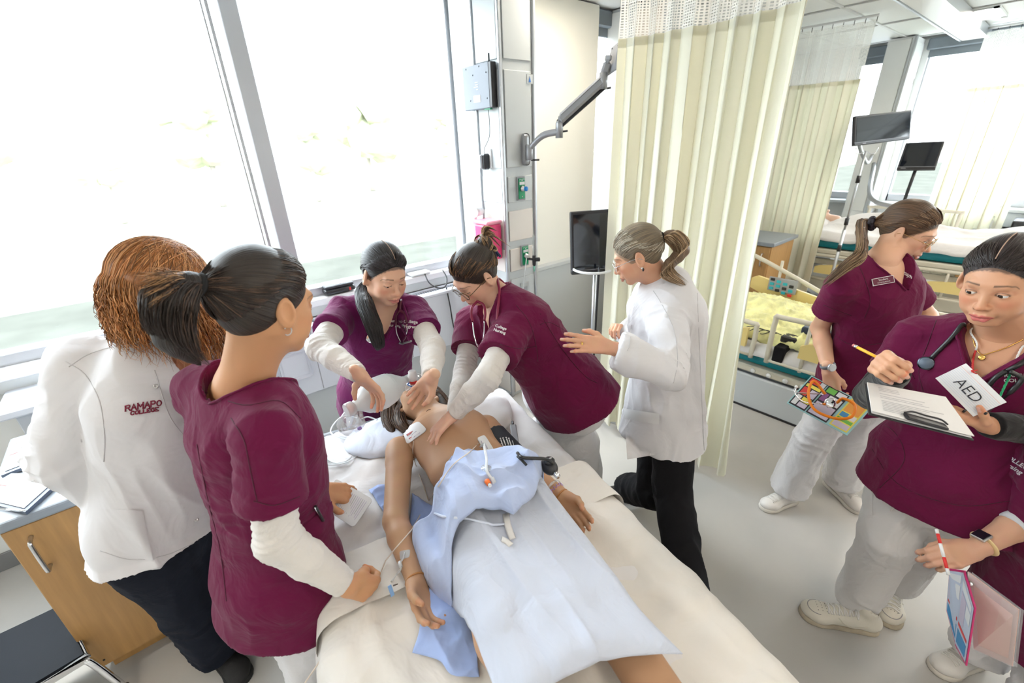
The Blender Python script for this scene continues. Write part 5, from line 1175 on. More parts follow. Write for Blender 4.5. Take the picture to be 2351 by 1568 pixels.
# --- student at the right with scrunchie and glasses, facing right
H = Head(pd(2085, 530, 1.86), (-.06, -.93, -.38), tilt=0)
nk = pd(2022, 600, 1.87); pel = pd(1985, 850, 2.06); fr = A(-.50, -.86, -.1); up, f, r = frame(nk, pel, fr)
sh = {k: sh_of(nk, up, r, k, .165) for k in 'RL'}; sh['R'] = pd(1935, 655, 1.86); sh['L'] = pd(2068, 640, 2.00)
aR = dict(sh=sh['R'], bare=True); aR['el'] = reach(sh['R'], 1882, 752, .27, False); aR['wr'] = reach(aR['el'], 1903, 855, .235, True)
aR['D'] = nrm(pd(1912, 905, 1.97)-aR['wr']); aR['N'] = A(.75, -.3, -.45); aR['h'] = dict(curls=(28, 40, 25), spread=3, thumb=(.8, .4, .5), size=1.0)
aL = dict(sh=sh['L'], bare=True); aL['el'] = reach(sh['L'], 2130, 725, .27, False); aL['wr'] = reach(aL['el'], 2150, 800, .23, True); aL['D'] = nrm(A(-.3, -.3, -.9)); aL['N'] = A(-1, 0, 0); aL['h'] = dict(curls=(10, 20, 15))
P6 = person('person with light brown ponytail, checked scrunchie and glasses, plum scrubs, looking right', nk, pel, fr, H, dict(R=aR, L=aL), skin=(.72, .42, .28), lip=(.55, .2, .16), look=(0, 1, -.3), hl=(.029, (.12, .065, .035)), eyes='open', facefine=.0026, foldseed=9, vdepth=.095, vwid=.70, hem=.16, w=1.0, nailc=(.75, .5, .42), mouth=.003)
root = P6[0]; P6wr = aR['wr']; P6D = aR['D']; top6 = bpy.data.objects[root['_top']]
LBR = (.10, .052, .028)
S = Sol(); hair_cap(S, H, .011, .029); tie = (0, -.118, -.030)
hp = [core(S, .0034, (.085, .046, .025), H, tie), pulled(H, tie, 1400, LBR, 22, .165, r=.0011, light=(.26, .16, .09), lf=.25, gather=.007)]
gd = [H.w(*tie), H.w(.01, -.155, -.055), pd(1978, 580, 1.78), pd(1945, 610, 1.78), pd(1890, 655, 1.84)]
hp += [tailcore(gd, (.014, .028, .024, .016, .004), .005, (.09, .05, .03)), tail(gd, (.012, .030, .028, .024, .014), 380, (.15, .085, .05), 25, r=.0011, wave=.004, light=(.40, .27, .15), lf=.35)]
hair_obj(root, hp, 'hair_light_brown', LBR)
tc_ = H.w(0, -.128, -.036); n_ = nrm(H.w(.01, -.155, -.055)-H.w(0, -.11, -.028)); SCR = mat('checked_scrunchie', (.035, .03, .045), .7, var=.9, vscale=120)
sb = Sol(); u_ = nrm(np.cross(n_, ZU)); v_ = np.cross(n_, u_)
for a in np.linspace(0, 2*math.pi, 10)[:-1]: sb.ell(tc_+.020*(u_*math.cos(a)+v_*math.sin(a)), np.array([.013, .013, .013])*RND.uniform(.85, 1.15), None, .003)
cloth_obj('scrunchie', sb, .0025, SCR, root)
glasses(H, root, mat('gold_wire', (.55, .36, .16), .25, 1), .024, .0012)
MB().tube(spline([nk-f*.05+up*.02, nk+r*.058, nk+f*.05+r*.035-up*.05, nk+f*.075-up*.10, nk+f*.05-r*.035-up*.05, nk-r*.058, nk-f*.05+up*.02], 6), .0009, 5).done('necklace', DARKPL, root)
wt = thing('smart_watch', 'dark round watch with grey strap on the wrist of the student with the scrunchie', 'watch', P6wr)
wc = P6wr - P6D*.03; pn = nrm(-RT*.1-FW*.9+UP*.1); pn = nrm(pn-P6D*(pn@P6D)); MB().tube([wc+.0262*(pn*math.cos(a)*.85+np.cross(P6D, pn)*math.sin(a)*1.05) for a in np.linspace(0, 6.28, 25)[:-1]], .009, 8, closed=True, flat=(.35, 1)).done('strap', mat('watch_strap', (.22, .24, .28), .6), wt)
MB().lathe(wc+pn*.020, pn, [(0, .017), (.009, .018), (.012, .016), (.012, .0145)], 28).done('case', SILVER, wt); MB().lathe(wc+pn*.0305, pn, [(0, .0155), (.0012, .015), (.0015, 0)], 28).done('dial', SCREEN, wt)
bv6 = bvh_of(top6); o6 = pd(2025, 645, 1.80)
nt = thing('name_badge', 'small maroon name badge with white border on the scrubs of the scrunchie student', 'badge', o6)
def card_on(bv, c, pxr, w_, h_, tilt, m, name, parent, th=.003, lift=.004):
    h = bv.ray_cast(Vector(CAM), Vector(nrm(c-CAM)), 9); p = np.array(h[0]) if h[0] is not None else c; n = np.array(h[1]) if h[0] is not None else -nrm(c-CAM); n = n if n@(CAM-p) > 0 else -n
    rr = nrm(RT-n*(RT@n)); rr = rot(rr, n, tilt); uu = np.cross(n, rr); R = Matrix(np.stack([rr, -n, uu], 1).tolist()); MB().box(p+n*lift, (w_, th, h_), .001, R).done(name, m, parent); return p+n*(lift+th/2+.0002), rr, uu, n
p_, rr_, uu_, n_ = card_on(bv6, o6, 1, .078, .030, 10, PAPER, 'backing', nt, .002, .008); R_ = Matrix(np.stack([rr_, -n_, uu_], 1).tolist())
MB().box(p_+n_*.0006, (.072, .0012, .025), 0, R_).done('face', mat('badge_maroon', (.13, .01, .04), .4), nt)
text('Student', .011, PAPER, p_+n_*.0015+uu_*.005, rr_, uu_, nt); text('RCNJ NURSING', .0065, PAPER, p_+n_*.0015-uu_*.006, rr_, uu_, nt)
MB().lathe(pd(2072, 650, 1.84), nrm(CAM-pd(2072, 650, 1.84)), [(0, .009), (.003, .009), (.004, .006), (.004, 0)], 16).done('pin_badge', mat('blue_enamel', (.02, .05, .35), .2), root)
an = [A(*pz(1812, 1118, .09)[:2], .09), A(*pz(1935, 1100, .09)[:2], .09)]
trousers(root, pel-ZU*.05, nrm(f*A(1, 1, 0)), .085, [pd(1870, 1000, 2.22), pd(1960, 985, 2.25)], an, WCLOTH, r=(.105, .082, .095), seed=8, amp=.016)
a_ = pz(1782, 1150, .03); shoe('shoe', A(a_[0]+.13, a_[1]-.06, 0), A(a_[0]-.09, a_[1]+.035, 0), root, WSHOE, WSOLE, .005, WLACE)
a_ = pz(1940, 1140, .03); shoe('shoe', A(a_[0]+.10, a_[1]+.12, 0), A(a_[0]-.05, a_[1]-.10, 0), root, WSHOE, WSOLE, .005, WLACE)
# things she holds: pocket reference cards and orange stethoscope
rc = thing('reference_card', 'colourful folded reference card held low by the student with the scrunchie', 'card', pd(1900, 930, 1.95))
tl_, tr_, br_, bl_ = pd(1863, 862, 2.02), pd(2003, 935, 1.84), pd(1945, 1000, 1.78), pd(1806, 925, 1.96)
def quadat(q, u, v, n, e): return q[0]*(1-u)*(1-v)+q[1]*u*(1-v)+q[2]*u*v+q[3]*(1-u)*v + n*e
qc = [tl_, tr_, br_, bl_]; cn = nrm(np.cross(qc[1]-qc[0], qc[3]-qc[0])); cn = cn if cn@(CAM-tl_) > 0 else -cn
MB().poly(qc, .002, -cn).done('card_board', mat('aqua_card', (.30, .55, .58), .5), rc)
def block(q, u0, v0, u1, v1, n, m, parent, name='print_block', e=.0006): return MB().poly([quadat(q, u0, v0, n, e), quadat(q, u1, v0, n, e), quadat(q, u1, v1, n, e), quadat(q, u0, v1, n, e)], .0004, n).done(name, m, parent)
cm = {k: mat('print_'+k, v, .6) for k, v in dict(red=(.65, .05, .05), green=(.15, .45, .08), yellow=(.75, .65, .1), violet=(.22, .08, .22), orange=(.75, .32, .06), blue=(.05, .25, .5), white=(.7, .72, .74), black=(.02, .02, .03), lilac=(.55, .5, .62)).items()}
for a, b, c_, d_, k in [(.02, .03, .30, .97, 'black'), (.32, .03, .66, .97, 'black'), (.70, .05, .97, .95, 'yellow')]:
    b_ = block(qc, a, b, c_, d_, cn, cm[k], rc)
for a, b, c_, d_, k in [(.04, .05, .20, .20, 'red'), (.21, .05, .29, .22, 'white'), (.04, .24, .28, .33, 'yellow'), (.04, .36, .15, .60, 'red'), (.17, .36, .28, .60, 'lilac'), (.04, .63, .12, .93, 'white'), (.14, .63, .28, .78, 'yellow'), (.14, .80, .28, .93, 'lilac'), (.34, .06, .48, .22, 'green'), (.5, .06, .64, .2, 'white'), (.34, .26, .42, .5, 'violet'), (.44, .26, .64, .5, 'white'), (.34, .55, .64, .93, 'lilac'), (.72, .08, .95, .45, 'orange'), (.72, .48, .83, .62, 'blue'), (.85, .48, .95, .62, 'white'), (.72, .65, .95, .74, 'green'), (.72, .77, .95, .92, 'lilac')]: block(qc, a, b, c_, d_, cn, cm[k], rc, e=.0012)
st = thing('orange_stethoscope', 'orange stethoscope looped in the hand over the colourful card', 'stethoscope', pd(1900, 920, 1.9))
lp = [(1895, 905, 1.90), (1868, 875, 1.93), (1856, 905, 1.91), (1870, 940, 1.86), (1915, 960, 1.80), (1955, 957, 1.78), (1962, 930, 1.80), (1935, 915, 1.83), (1920, 925, 1.85), (1890, 928, 1.87)]
MB().tube(spline([pd(*q) for q in lp], 8), .0058, 8).done('tubing', mat('orange_rubber', (.85, .22, .0), .4), st)
MB().tube(spline([pd(1890, 928, 1.87), pd(1845, 922, 1.90), pd(1826, 905, 1.92), pd(1828, 890, 1.93)], 5), .0028, 6).tube(spline([pd(1890, 905, 1.9), pd(1850, 903, 1.92), pd(1824, 900, 1.93), pd(1826, 888, 1.94)], 5), .0028, 6).done('metal_binaural', CHROME, st)
MB().ball(pd(1828, 888, 1.93), .007, 6).done('ear_tip', WHITEPL, st)
c_ = pd(1906, 925, 1.86); MB().lathe(c_, nrm(CAM-c_), [(-.006, .012), (0, .021), (.006, .021), (.008, .018), (.008, 0)], 24).done('chest_piece', CHROME, st)
# --- student with the AED card and clipboard
H = Head(pd(2300, 645, 1.18), (-.93, .20, -.24), tilt=5, scale=1.0)
nk = pd(2305, 766, 1.285); pel = pd(2190, 1060, 1.45); fr = A(-.96, .12, 0); up, f, r = frame(nk, pel, fr)
sh = {k: sh_of(nk, up, r, k, .165) for k in 'RL'}; sh['R'] = sh_of(nk, up, r, 'R', .180)
aR = dict(sh=sh['R']); aR['el'] = sh['R'] + A(-.095, .055, -.225); aR['wr'] = pd(2054, 853, 1.135)
aR['D'] = nrm(pd(2020, 832, (aR['wr']-CAM)@FW-.03)-aR['wr']); aR['N'] = nrm(A(-.25, -.85, -.3)); aR['h'] = dict(curls=(62, 62, 40), spread=1, thumb=(.7, .25, .75), size=.98, thcurl=25)
aL = dict(sh=sh['L']); aL['el'] = pd(2385, 985, 1.24); aL['wr'] = pd(2262, 975, 1.20)
aL['D'] = nrm(pd(2195, 946, (aL['wr']-CAM)@FW+.0)-aL['wr']); aL['N'] = nrm(A(-.3, .3, .9)); aL['h'] = dict(curls=(2, 8, 6), spread=3, thumb=(.75, .55, .45), size=.98)
P7 = person('person wearing a card that reads AED and holding a clipboard, dark parted hair, plum scrubs', nk, pel, fr, H, dict(R=aR, L=aL), skin=(.62, .33, .20), lip=(.55, .12, .12), eyes='open', look=(.28, 1, -.12), iris=(.035, .018, .01), hl=(.023, (.035, .022, .018)), facefine=.0019, foldseed=12, w=1.06, hem=.17, vdepth=.115, vwid=.66, ring=.066, nailc=(.7, .42, .34), hand_h=.0022, brow=(.02, .012, .01), hips=1.05)
root = P7[0]; top7 = bpy.data.objects[root['_top']]; P7R = aR; P7L = aL
S = Sol(); hair_cap(S, H, .010, .023); tie = (0, -.110, .0)
hp = [core(S, .0034, (.026, .018, .018), H, tie), pulled(H, tie, 1800, (.032, .022, .02), 32, .150, r=.0009)]
S = Sol(); S.ell(H.w(0, -.135, .0), (.035, .03, .035)); hp.append(core(S, .004, (.02, .015, .015)))
hair_obj(root, hp, 'hair_black', BLK)
MB().tube([skull(H, A(.0, y, math.sqrt(max(.0, 1-y*y))), .118) for y in np.linspace(.80, -.2, 12)], .0013, 5).done('parting', MATS['scalp'], root)
BSL = cloth_mat('black_sleeve_knit', (.010, .010, .012), bump=.4, scale=14)
for a in (aR, aL):
    S = Sol(); e = a['sh']+(a['el']-a['sh'])*.25; wv = nrm(a['wr']-a['el']); S.cone(e, a['el'], .050, .047, .01); S.cone(a['el'], a['wr']-wv*.02, .046, .036, .02); S.cut_plane(a['wr']-wv*.012, wv, .08); cloth_obj('black_sleeve', S, .005, BSL, root, .006, (14, 14, 10), 3)
bv7 = [bvh_of(top7), bvh_of(P7[1])]
def drop(bv, x, y, dep, lift=.006):
    c = pd(x, y, dep); best = None
    for b in (bv if isinstance(bv, list) else [bv]):
        h = b.ray_cast(Vector(CAM), Vector(nrm(c-CAM)), 9)
        if h[0] is not None and abs((np.array(h[0])-CAM)@FW-dep) < .35 and (best is None or h[3] < best[0]): best = (h[3], np.array(h[0]))
    return c if best is None else best[1]-nrm(c-CAM)*lift
MB().tube(spline([drop(bv7, x, y, 1.24, .003) for x, y in [(2229, 742), (2232, 770), (2240, 797), (2254, 814), (2280, 808), (2310, 798), (2348, 780)]], 6), .0016, 6).done('gold_chain', mat('gold', (.8, .5, .15), .25, 1), root)
c_ = drop(bv7, 2254, 821, 1.24, .004); MB().lathe(c_, nrm(CAM-c_), [(0, .008), (.002, .008), (.002, .005), (.001, 0)], 18).done('pendant', MATS['gold'], root)
trs = trousers(root, pel-ZU*.06, nrm(f*A(1, 1, 0)), .09, [pd(2040, 1230, 1.62), pd(2130, 1225, 1.70)], [A(*pz(1968, 1375, .09)[:2], .09), A(*pz(2058, 1335, .09)[:2], .09)], mat('pale_grey_cotton', (.60, .58, .58), .8), r=(.112, .088, .075), seed=12, amp=.016)
trs.data.materials.clear(); trs.data.materials.append(cloth_mat('warm_white_cotton', (.66, .64, .64), bump=.45, scale=9))
bt = bvh_of(trs)
MB().tube(spline([drop(bt, 2072, 1130, 1.62), drop(bt, 2060, 1150, 1.62), drop(bt, 2046, 1172, 1.62)], 4), .007, 6, flat=(1, .3)).tube(spline([drop(bt, 2100, 1142, 1.62), drop(bt, 2097, 1160, 1.62)], 4), .006, 6, flat=(1, .3)).done('drawstring', WLACE, root)
patch(bt, [(1988, 1125), (2004, 1125), (2003, 1200), (1978, 1190)], 1.7, MATS['warm_white_cotton'], 'cargo_pocket', trs, 5)
SNK = mat('cream_leather', (.66, .62, .54), .42, bump=.2, bscale=200); SNS = mat('worn_sole', (.42, .36, .27), .7, var=.15, vscale=20)
a_ = pz(1925, 1420, .03)
def sneaker(heel, toe):
    o = shoe('shoe', heel, toe, root, SNK, SNS, .0045, WLACE, .09, .047); heel = A(heel[0], heel[1], 0); toe = A(toe[0], toe[1], 0); d = nrm(toe-heel); s = np.cross(ZU, d); ln = np.linalg.norm(toe-heel); bv = bvh_of(o)
    def on(p, up_=True):
        h = bv.ray_cast(Vector(p+ZU*.2), Vector((0, 0, -1)), .3); return np.array(h[0])+ZU*.001 if h[0] is not None else p
    MB().tube([on(heel+d*(ln*.80+.042*math.cos(a))+s*.036*math.sin(a)) for a in np.linspace(-1.5, 1.5, 14)], .0016, 5).done('toe_seam', SEAM, o)
    b = MB()
    for i in range(3):
        for j in range(-1-i % 2, 3): b.ball(on(heel+d*(ln*.72+.016*i)+s*(.012*j-.004)), .0014, 3)
    prop(b.done('vent_holes', DARKPL, o), kind='stuff')
    for sd in (1, -1):
        P_ = []
        for t_ in np.linspace(0, 1, 9):
            p = heel+d*(ln*(.22+.36*t_))+ZU*(.055-.028*math.sin(t_*3.1)+.006*t_)+s*sd*.09; h = bv.ray_cast(Vector(p), Vector(-s*sd), .12); P_.append(np.array(h[0])+s*sd*.001 if h[0] is not None else p)
        MB().tube(P_, [.004*(.3+.7*math.sin(t_*3.0)) for t_ in np.linspace(.1, 1, 9)], 5).done('side_stripe', mat('stripe_cream', (.6, .56, .48), .5), o)
    return o
sneaker(A(a_[0]+.09, a_[1]-.12, 0), A(a_[0]-.06, a_[1]+.115, 0))
a_ = pz(2040, 1400, .03); sneaker(A(a_[0]+.17, a_[1]+.03, 0), A(a_[0]-.06, a_[1]-.015, 0))
# clipboard with papers
q = [pd(1988, 882, 1.12), pd(2165, 915, 1.12), pd(2232, 1008, 1.02), pd(1998, 950, 1.02)]
cn = nrm(np.cross(q[1]-q[0], q[3]-q[0])); cn = cn if cn[2] > 0 else -cn
cb = thing('clipboard', 'black clipboard of white printed sheets held by the person with the AED card', 'clipboard', sum(q)/4)
MB().poly([sum(q)/4+(p-sum(q)/4)*1.03 for p in q], .003, -cn).done('board', DARKPL, cb)
for i in range(4):
    c = sum(q)/4; sh_ = A(0, 0, 0)+RT*.002*i*(-1)**i; pp = MB().poly([c+(p-c)*(.98-.004*i)+cn*(.0015+.0022*i)+sh_ for p in q], .0012, cn).done('sheet', PAPER, cb)
qq = [c+(p-c)*.965+cn*.0100 for p in q]
for i in range(15):
    v = .14+.052*i+(.03 if i > 4 else 0); wds = RND.uniform(.55, .9) if i > 2 else .3
    if i in (3, 7): continue
    MB().poly([quadat(qq, .1, v, cn, .0), quadat(qq, .1+wds*.85, v, cn, .0), quadat(qq, .1+wds*.85, v+.010, cn, .0), quadat(qq, .1, v+.010, cn, .0)], .0002, cn).done('print_line', mat('print_light', (.45, .46, .5), .7), cb)
MB().obox(quadat(q, .32, .93, cn, .012), quadat(q, .72, .97, cn, .012), .022, .008, up=cn, bev=.003).done('clip', DARKPL, cb)
MB().tube(spline([quadat(q, .30, .90, cn, .018), quadat(q, .38, .84, cn, .02), quadat(q, .52, .86, cn, .02), quadat(q, .66, .87, cn, .02), quadat(q, .72, .95, cn, .018)], 6), .0022, 6).done('clip_wire', DARKPL, cb)
# pencil
pn = thing('pencil', 'yellow pencil with pink eraser held over the clipboard', 'pencil', pd(2010, 815, 1.12)); p0, p1 = pd(1958, 792, 1.17), pd(2064, 846, 1.08); dv = p1-p0
MB().tube([p0+dv*.10, p0+dv*.86], .0038, 6).done('shaft', mat('pencil_yellow', (.85, .45, .02), .4), pn); MB().tube([p0+dv*.04, p0+dv*.10], .0040, 12).done('ferrule', STEEL, pn)
MB().tube([p0, p0+dv*.04], .0037, 10).done('eraser', mat('pink_eraser', (.65, .22, .22), .8), pn); MB().tube([p0+dv*.86, p0+dv*.97], [.0038, .0012], 8).done('sharpened_wood', mat('bare_wood', (.70, .48, .28), .7), pn)
MB().tube([p0+dv*.97, p1], [.0012, .0002], 6).done('lead', INK, pn)
# black stethoscope over her shoulders
st = thing('stethoscope', 'black stethoscope round the neck of the person with the AED card', 'stethoscope', nk)
BR = mat('black_rubber', (.012, .013, .015), .3)
P_ = [nk-r*.03-f*.06+up*.03, nk+r*.045-f*.03+up*.035, nk+r*.075+f*.03-up*.0, drop(bv7, 2210, 745, 1.28), drop(bv7, 2185, 775, 1.26), drop(bv7, 2160, 800, 1.26), drop(bv7, 2138, 822, 1.25)]
MB().tube(spline(P_, 8), .0062, 10).done('tubing', BR, st)
c_ = drop(bv7, 2126, 834, 1.26, .012); fd = nrm(CAM-c_)
MB().lathe(c_-fd*.008, fd, [(0, .014), (.004, .020), (.008, .021), (.011, .0205), (.012, .017), (.0125, 0)], 28).done('chest_piece', mat('smoke_metal', (.10, .12, .15), .25, .9), st); MB().lathe(c_+fd*.0035, fd, [(0, .0175), (.002, .0165), (.0022, 0)], 28).done('diaphragm', mat('blue_grey_disc', (.12, .16, .22), .4), st)
P_ = [nk-r*.03-f*.06+up*.03, nk-r*.07+up*.0, drop(bv7, 2350, 830, 1.25), drop(bv7, 2310, 852, 1.24)]
MB().tube(spline(P_, 8), .0062, 10).done('tubing', BR, st)
for g in ([(2310, 852), (2285, 868), (2262, 895), (2238, 925), (2212, 945)], [(2318, 852), (2345, 870), (2320, 900), (2280, 935), (2262, 950)]):
    MB().tube(spline([drop(bv7, x, y, 1.22, .02) for x, y in g], 6), [.0065]*(6*2+1)+[.003]*(len(spline(g, 6))-13), 8).done('ear_tube', BR, st)
# index card on braided cord
cd = thing('index_card', 'white lined card reading AED hung on a braided cord', 'card', pd(2230, 895, 1.17))
qc = [pd(2162, 862, 1.19), pd(2210, 848, 1.20), pd(2297, 926, 1.15), pd(2238, 946, 1.14)]; c = sum(qc)/4
e1 = nrm(qc[2]-qc[1]+qc[3]-qc[0]); cn = nrm(CAM-c+A(0, 0, .15)); e1 = nrm(e1-cn*(e1@cn)); e2 = np.cross(cn, e1); Wd, Hd = .122, .074
qc = [c-e1*Wd/2+e2*Hd/2, c+e1*Wd/2+e2*Hd/2, c+e1*Wd/2-e2*Hd/2, c-e1*Wd/2-e2*Hd/2]
MB().poly(qc, .0008, cn).done('card', PAPER, cd)
for i in range(13): MB().poly([quadat(qc, 0.005, .16+.06*i, cn, .001), quadat(qc, .995, .16+.06*i, cn, .001), quadat(qc, .995, .168+.06*i, cn, .001), quadat(qc, .005, .168+.06*i, cn, .001)], .0001, cn).done('ruled_line', mat('print_pink', (.72, .30, .30), .7) if i == 0 else mat('ruled_blue', (.50, .58, .75), .7), cd)
text('AED', .036, INK, c+cn*.0022-e2*.004, e1, e2, cd, name='marker_lettering', bold=-.0003)
for q, (x, y), cm_ in ((1, (2232, 853), REDINK), (-1, (2290, 922), GREENPL)):
    hp_ = pd(x, y, 1.165)
    top_ = nk+f*.045+r*.060*q+up*.01
    mid = [drop(bv7, 2243, 790, 1.2, .012), drop(bv7, 2235, 820, 1.19, .012)] if q == 1 else [drop(bv7, 2345, 800, 1.2, .012), drop(bv7, 2318, 862, 1.19, .014)]
    pts = np.array(spline([nk-f*.05+up*.02, top_] + mid + [hp_], 14)); n = len(pts); k0 = int(n*.62)
    for sgn in (0, 2.1, 4.2):
        P_ = pts + np.stack([r*.0016*math.cos(i*1.1+sgn)+up*.0016*math.sin(i*1.1+sgn) for i in range(n)])
        MB().tube(P_[:k0], .0014, 5).done('cord_strand', WLACE, cd); MB().tube(P_[k0-1:], .0014, 5).done('cord_strand', cm_, cd)
    MB().tube([hp_, hp_+RT*.014+UP*.004], .0016, 5).tube([hp_, hp_+RT*.012-UP*.006], .0016, 5).done('knot', cm_, cd)

# --- redhead in the short white coat at the left
H = Head(pd(376, 666, 1.22), (.72, .35, -.55), tilt=0, scale=1.03)
nk = pd(400, 795, 1.29); pel = pd(375, 1170, 1.46); fr = A(.62, -.78, 0); up, f, r = frame(nk, pel, fr)
sh = {k: sh_of(nk, up, r, k, .17) for k in 'RL'}; sh['R'] = pd(195, 850, 1.22); sh['L'] = pd(470, 850, 1.42)
aR = dict(sh=sh['R']); aR['el'] = reach(sh['R'], 150, 1050, .27, False); aR['wr'] = reach(aR['el'], 272, 1150, .22, False); aR['D'] = nrm(pd(300, 1215, (aR['wr']-CAM)@FW+.10)-aR['wr']); aR['N'] = A(.5, .7, -.1); aR['h'] = dict(curls=(10, 15, 10), spread=2)
aL = dict(sh=sh['L']); aL['el'] = aL['sh']+A(.12, .06, -.25); aL['wr'] = aL['el']+A(.08, -.08, -.22)
P1 = person('person with long red hair in a white jacket reading Ramapo College, hand in pocket', nk, pel, fr, H, dict(R=aR, L=aL), skin=(.60, .26, .14), lip=(.5, .15, .12), garment=False, facefine=.003, look=(0, 1, -.4))
root = P1[0]; co = coat(root, nk, pel, fr, .06, dict(R=aR, L=aL), COAT, 1.12, 1.12, .012, 7, (.25, .62, .078), h=.0055, amp=.028, sl=(.082, .084, .052), cuff=.93)
bv = bvh_of(co)
S = Sol(); g2, _, _, _ = torso_secs(nk, pel, fr, 1.0, 1.0, .010, 0); S.loft(g2[:5], .03); vneck(S, nk, up, f, r, .215, .60, .07); cloth_obj('black_shirt', S, .008, BLACKC, root)
def wordart(s, size, px_, dep, m, bv, parent, e1, e2, th=.004, name='embroidery', bold=.0012, rows=None):
    c = pd(*px_, dep); h = bv.ray_cast(Vector(CAM), Vector(nrm(c-CAM)), 9); c = np.array(h[0]) if h[0] is not None else c; n = np.array(h[1]) if h[0] is not None else nrm(CAM-c)
    n = n if n@(CAM-c) > 0 else -n; n = nrm(n*.3+nrm(CAM-c)*.7); e1 = nrm(e1-n*(e1@n)); e2 = np.cross(n, e1); return text(s, size, m, c, e1, e2, parent, name, bold=bold, on=bv)
# slab-serif embroidery letters, stroke by stroke
GL = {'R': ([[(0, 0), (0, 1)], [(0, 1), (.55, 1), (.7, .88), (.7, .65), (.55, .52), (0, .52)], [(.4, .52), (.78, 0)]], [(0, 0), (0, 1), (.78, 0)]),
      'A': ([[(0, 0), (.42, 1), (.84, 0)], [(.16, .36), (.68, .36)]], [(0, 0), (.84, 0)]), 'M': ([[(0.05, 0), (.05, 1), (.5, .3), (.95, 1), (.95, 0)]], [(.05, 0), (.95, 0), (.05, 1), (.95, 1)]),
      'P': ([[(0, 0), (0, 1), (.55, 1), (.7, .88), (.7, .62), (.55, .48), (0, .48)]], [(0, 0), (0, 1)]), 'O': ([[(.40, 0), (.12, .15), (0, .5), (.12, .85), (.40, 1), (.68, .85), (.8, .5), (.68, .15), (.40, 0)]], []),
      'C': ([[(.74, .22), (.55, .02), (.3, 0), (.08, .2), (0, .5), (.08, .8), (.3, 1), (.55, .98), (.74, .78)]], [(.74, .8)]), 'L': ([[(0, 1), (0, 0), (.62, 0), (.62, .2)]], [(0, 1), (0, 0)]),
      'E': ([[(.64, .2), (.64, 0), (0, 0), (0, 1), (.62, 1), (.62, .8)], [(0, .5), (.45, .5)]], [(0, 0), (0, 1)]), 'G': ([[(.70, .82), (.5, 1), (.3, 1), (.08, .8), (0, .5), (.08, .2), (.3, 0), (.55, 0), (.72, .15), (.72, .45), (.45, .45)]], [(.72, .45)])}
def stitched(word, x0, x1, y0, y1, hgt, arch, bv, parent, m, dep):
    "letters stitched along a line of the picture, dropped on the coat"
    wd = {'M': 1.0, 'A': .86, 'O': .82, 'L': .64, 'E': .68}; tot = sum(wd.get(ch, .78)+.20 for ch in word)-.2; b = MB(); x = 0; ux = (x1-x0)/tot; th = .075*hgt
    def P2(u, v):
        t = u/tot; X = x0+(x1-x0)*t; Y = y0+(y1-y0)*t-v*hgt-arch*4*t*(1-t)*(v if arch > 0 else 1)
        c = pd(X, Y, dep); h = bv.ray_cast(Vector(CAM), Vector(nrm(c-CAM)), 9); q = np.array(h[0]) if h[0] is not None else c; return q-nrm(c-CAM)*.0012
    for ch in word:
        st_, sf = GL[ch]; k = 1
        for s_ in st_:
            pts = [P2(x+a, v) for a, v in s_]; fine = []
            for a_, b_ in zip(pts, pts[1:]): fine += [a_*(1-q_)+b_*q_ for q_ in (0, .5)]
            b.tube(fine+[pts[-1]], .0017, 5)
        for (a, v) in sf: b.tube([P2(x+a-.13, v), P2(x+a+.13, v)], .0014, 5)
        x += wd.get(ch, .78)+.20
    return prop(b.done('embroidered_word', m, parent), label='maroon embroidered lettering %s' % word)
stitched('RAMAPO', 288, 371, 944, 931, 12, 2, bv, co, MAROONINK, 1.1); stitched('COLLEGE', 300, 364, 953, 943, 8, 0, bv, co, MAROONINK, 1.1)
patch(bv, [(225, 1168), (328, 1172), (352, 1290), (262, 1262)], 1.3, COAT, 'pocket', co, 8)
for x, y in ((403, 828), (358, 887), (451, 1193)):
    c = pd(x, y, 1.2); h = bv.ray_cast(Vector(CAM), Vector(nrm(c-CAM)), 9); c = np.array(h[0]) if h[0] is not None else c; MB().lathe(c, nrm(CAM-c), [(0, .0065), (.003, .006), (.003, .003), (.001, 0)], 14).done('snap_button', STEEL, co)
S = Sol(); hair_cap(S, H, .017, .036, .9, -.06)
RED = (.33, .125, .035); n = 1500; rs = np.random.RandomState(5); m_ = 22
ang = rs.uniform(-.62, 1.0, n)*math.pi*np.where(rs.rand(n) < .5, 1, -1)  # azimuth from front
ang = np.where(rs.rand(n) < .5, rs.uniform(.42, 3.14, n), -rs.uniform(.42, 3.14, n))
pt0 = np.c_[rs.normal(0, .06, n), rs.uniform(-.75, .80, n), np.full(n, 1.0)]; pt0[:, 2] = np.sqrt(np.clip(1-pt0[:, 1]**2, .05, 1)); e = np.c_[np.sin(ang), np.cos(ang)*1.0, np.full(n, -.25)]
md = np.c_[np.sin(ang)*.85, pt0[:, 1]*.5+np.cos(ang)*.5, np.full(n, .75)]; t = np.linspace(0, 1, 10)[None, :, None]; D = ((1-t)**2*pt0[:, None]+2*t*(1-t)*md[:, None]*1.2+t**2*e[:, None])*SK
Pk = H.W((SC + D/np.linalg.norm(D/SK, axis=-1, keepdims=True)*(1.19+.06*rs.rand(n, 1, 1)+.06*t)).reshape(-1, 3)).reshape(n, 10, 3)
end = Pk[:, -1]; hang = rs.uniform(.11, .24, n); side = (end-H.c); side[:, 2] = 0; side /= np.linalg.norm(side, axis=1)[:, None]; ph = rs.uniform(0, 6, n); t2 = np.linspace(0, 1, m_-10+1)[1:]
Dn = np.stack([end + side*(.022*np.sin(q*3.0+.3)+.03*q*q + .018*np.sin(q*7+ph)*q)[:, None] + A(0, 0, -1)*(hang*q)[:, None] + rs.normal(0, .004, (n, 3))*q for q in t2], 1)
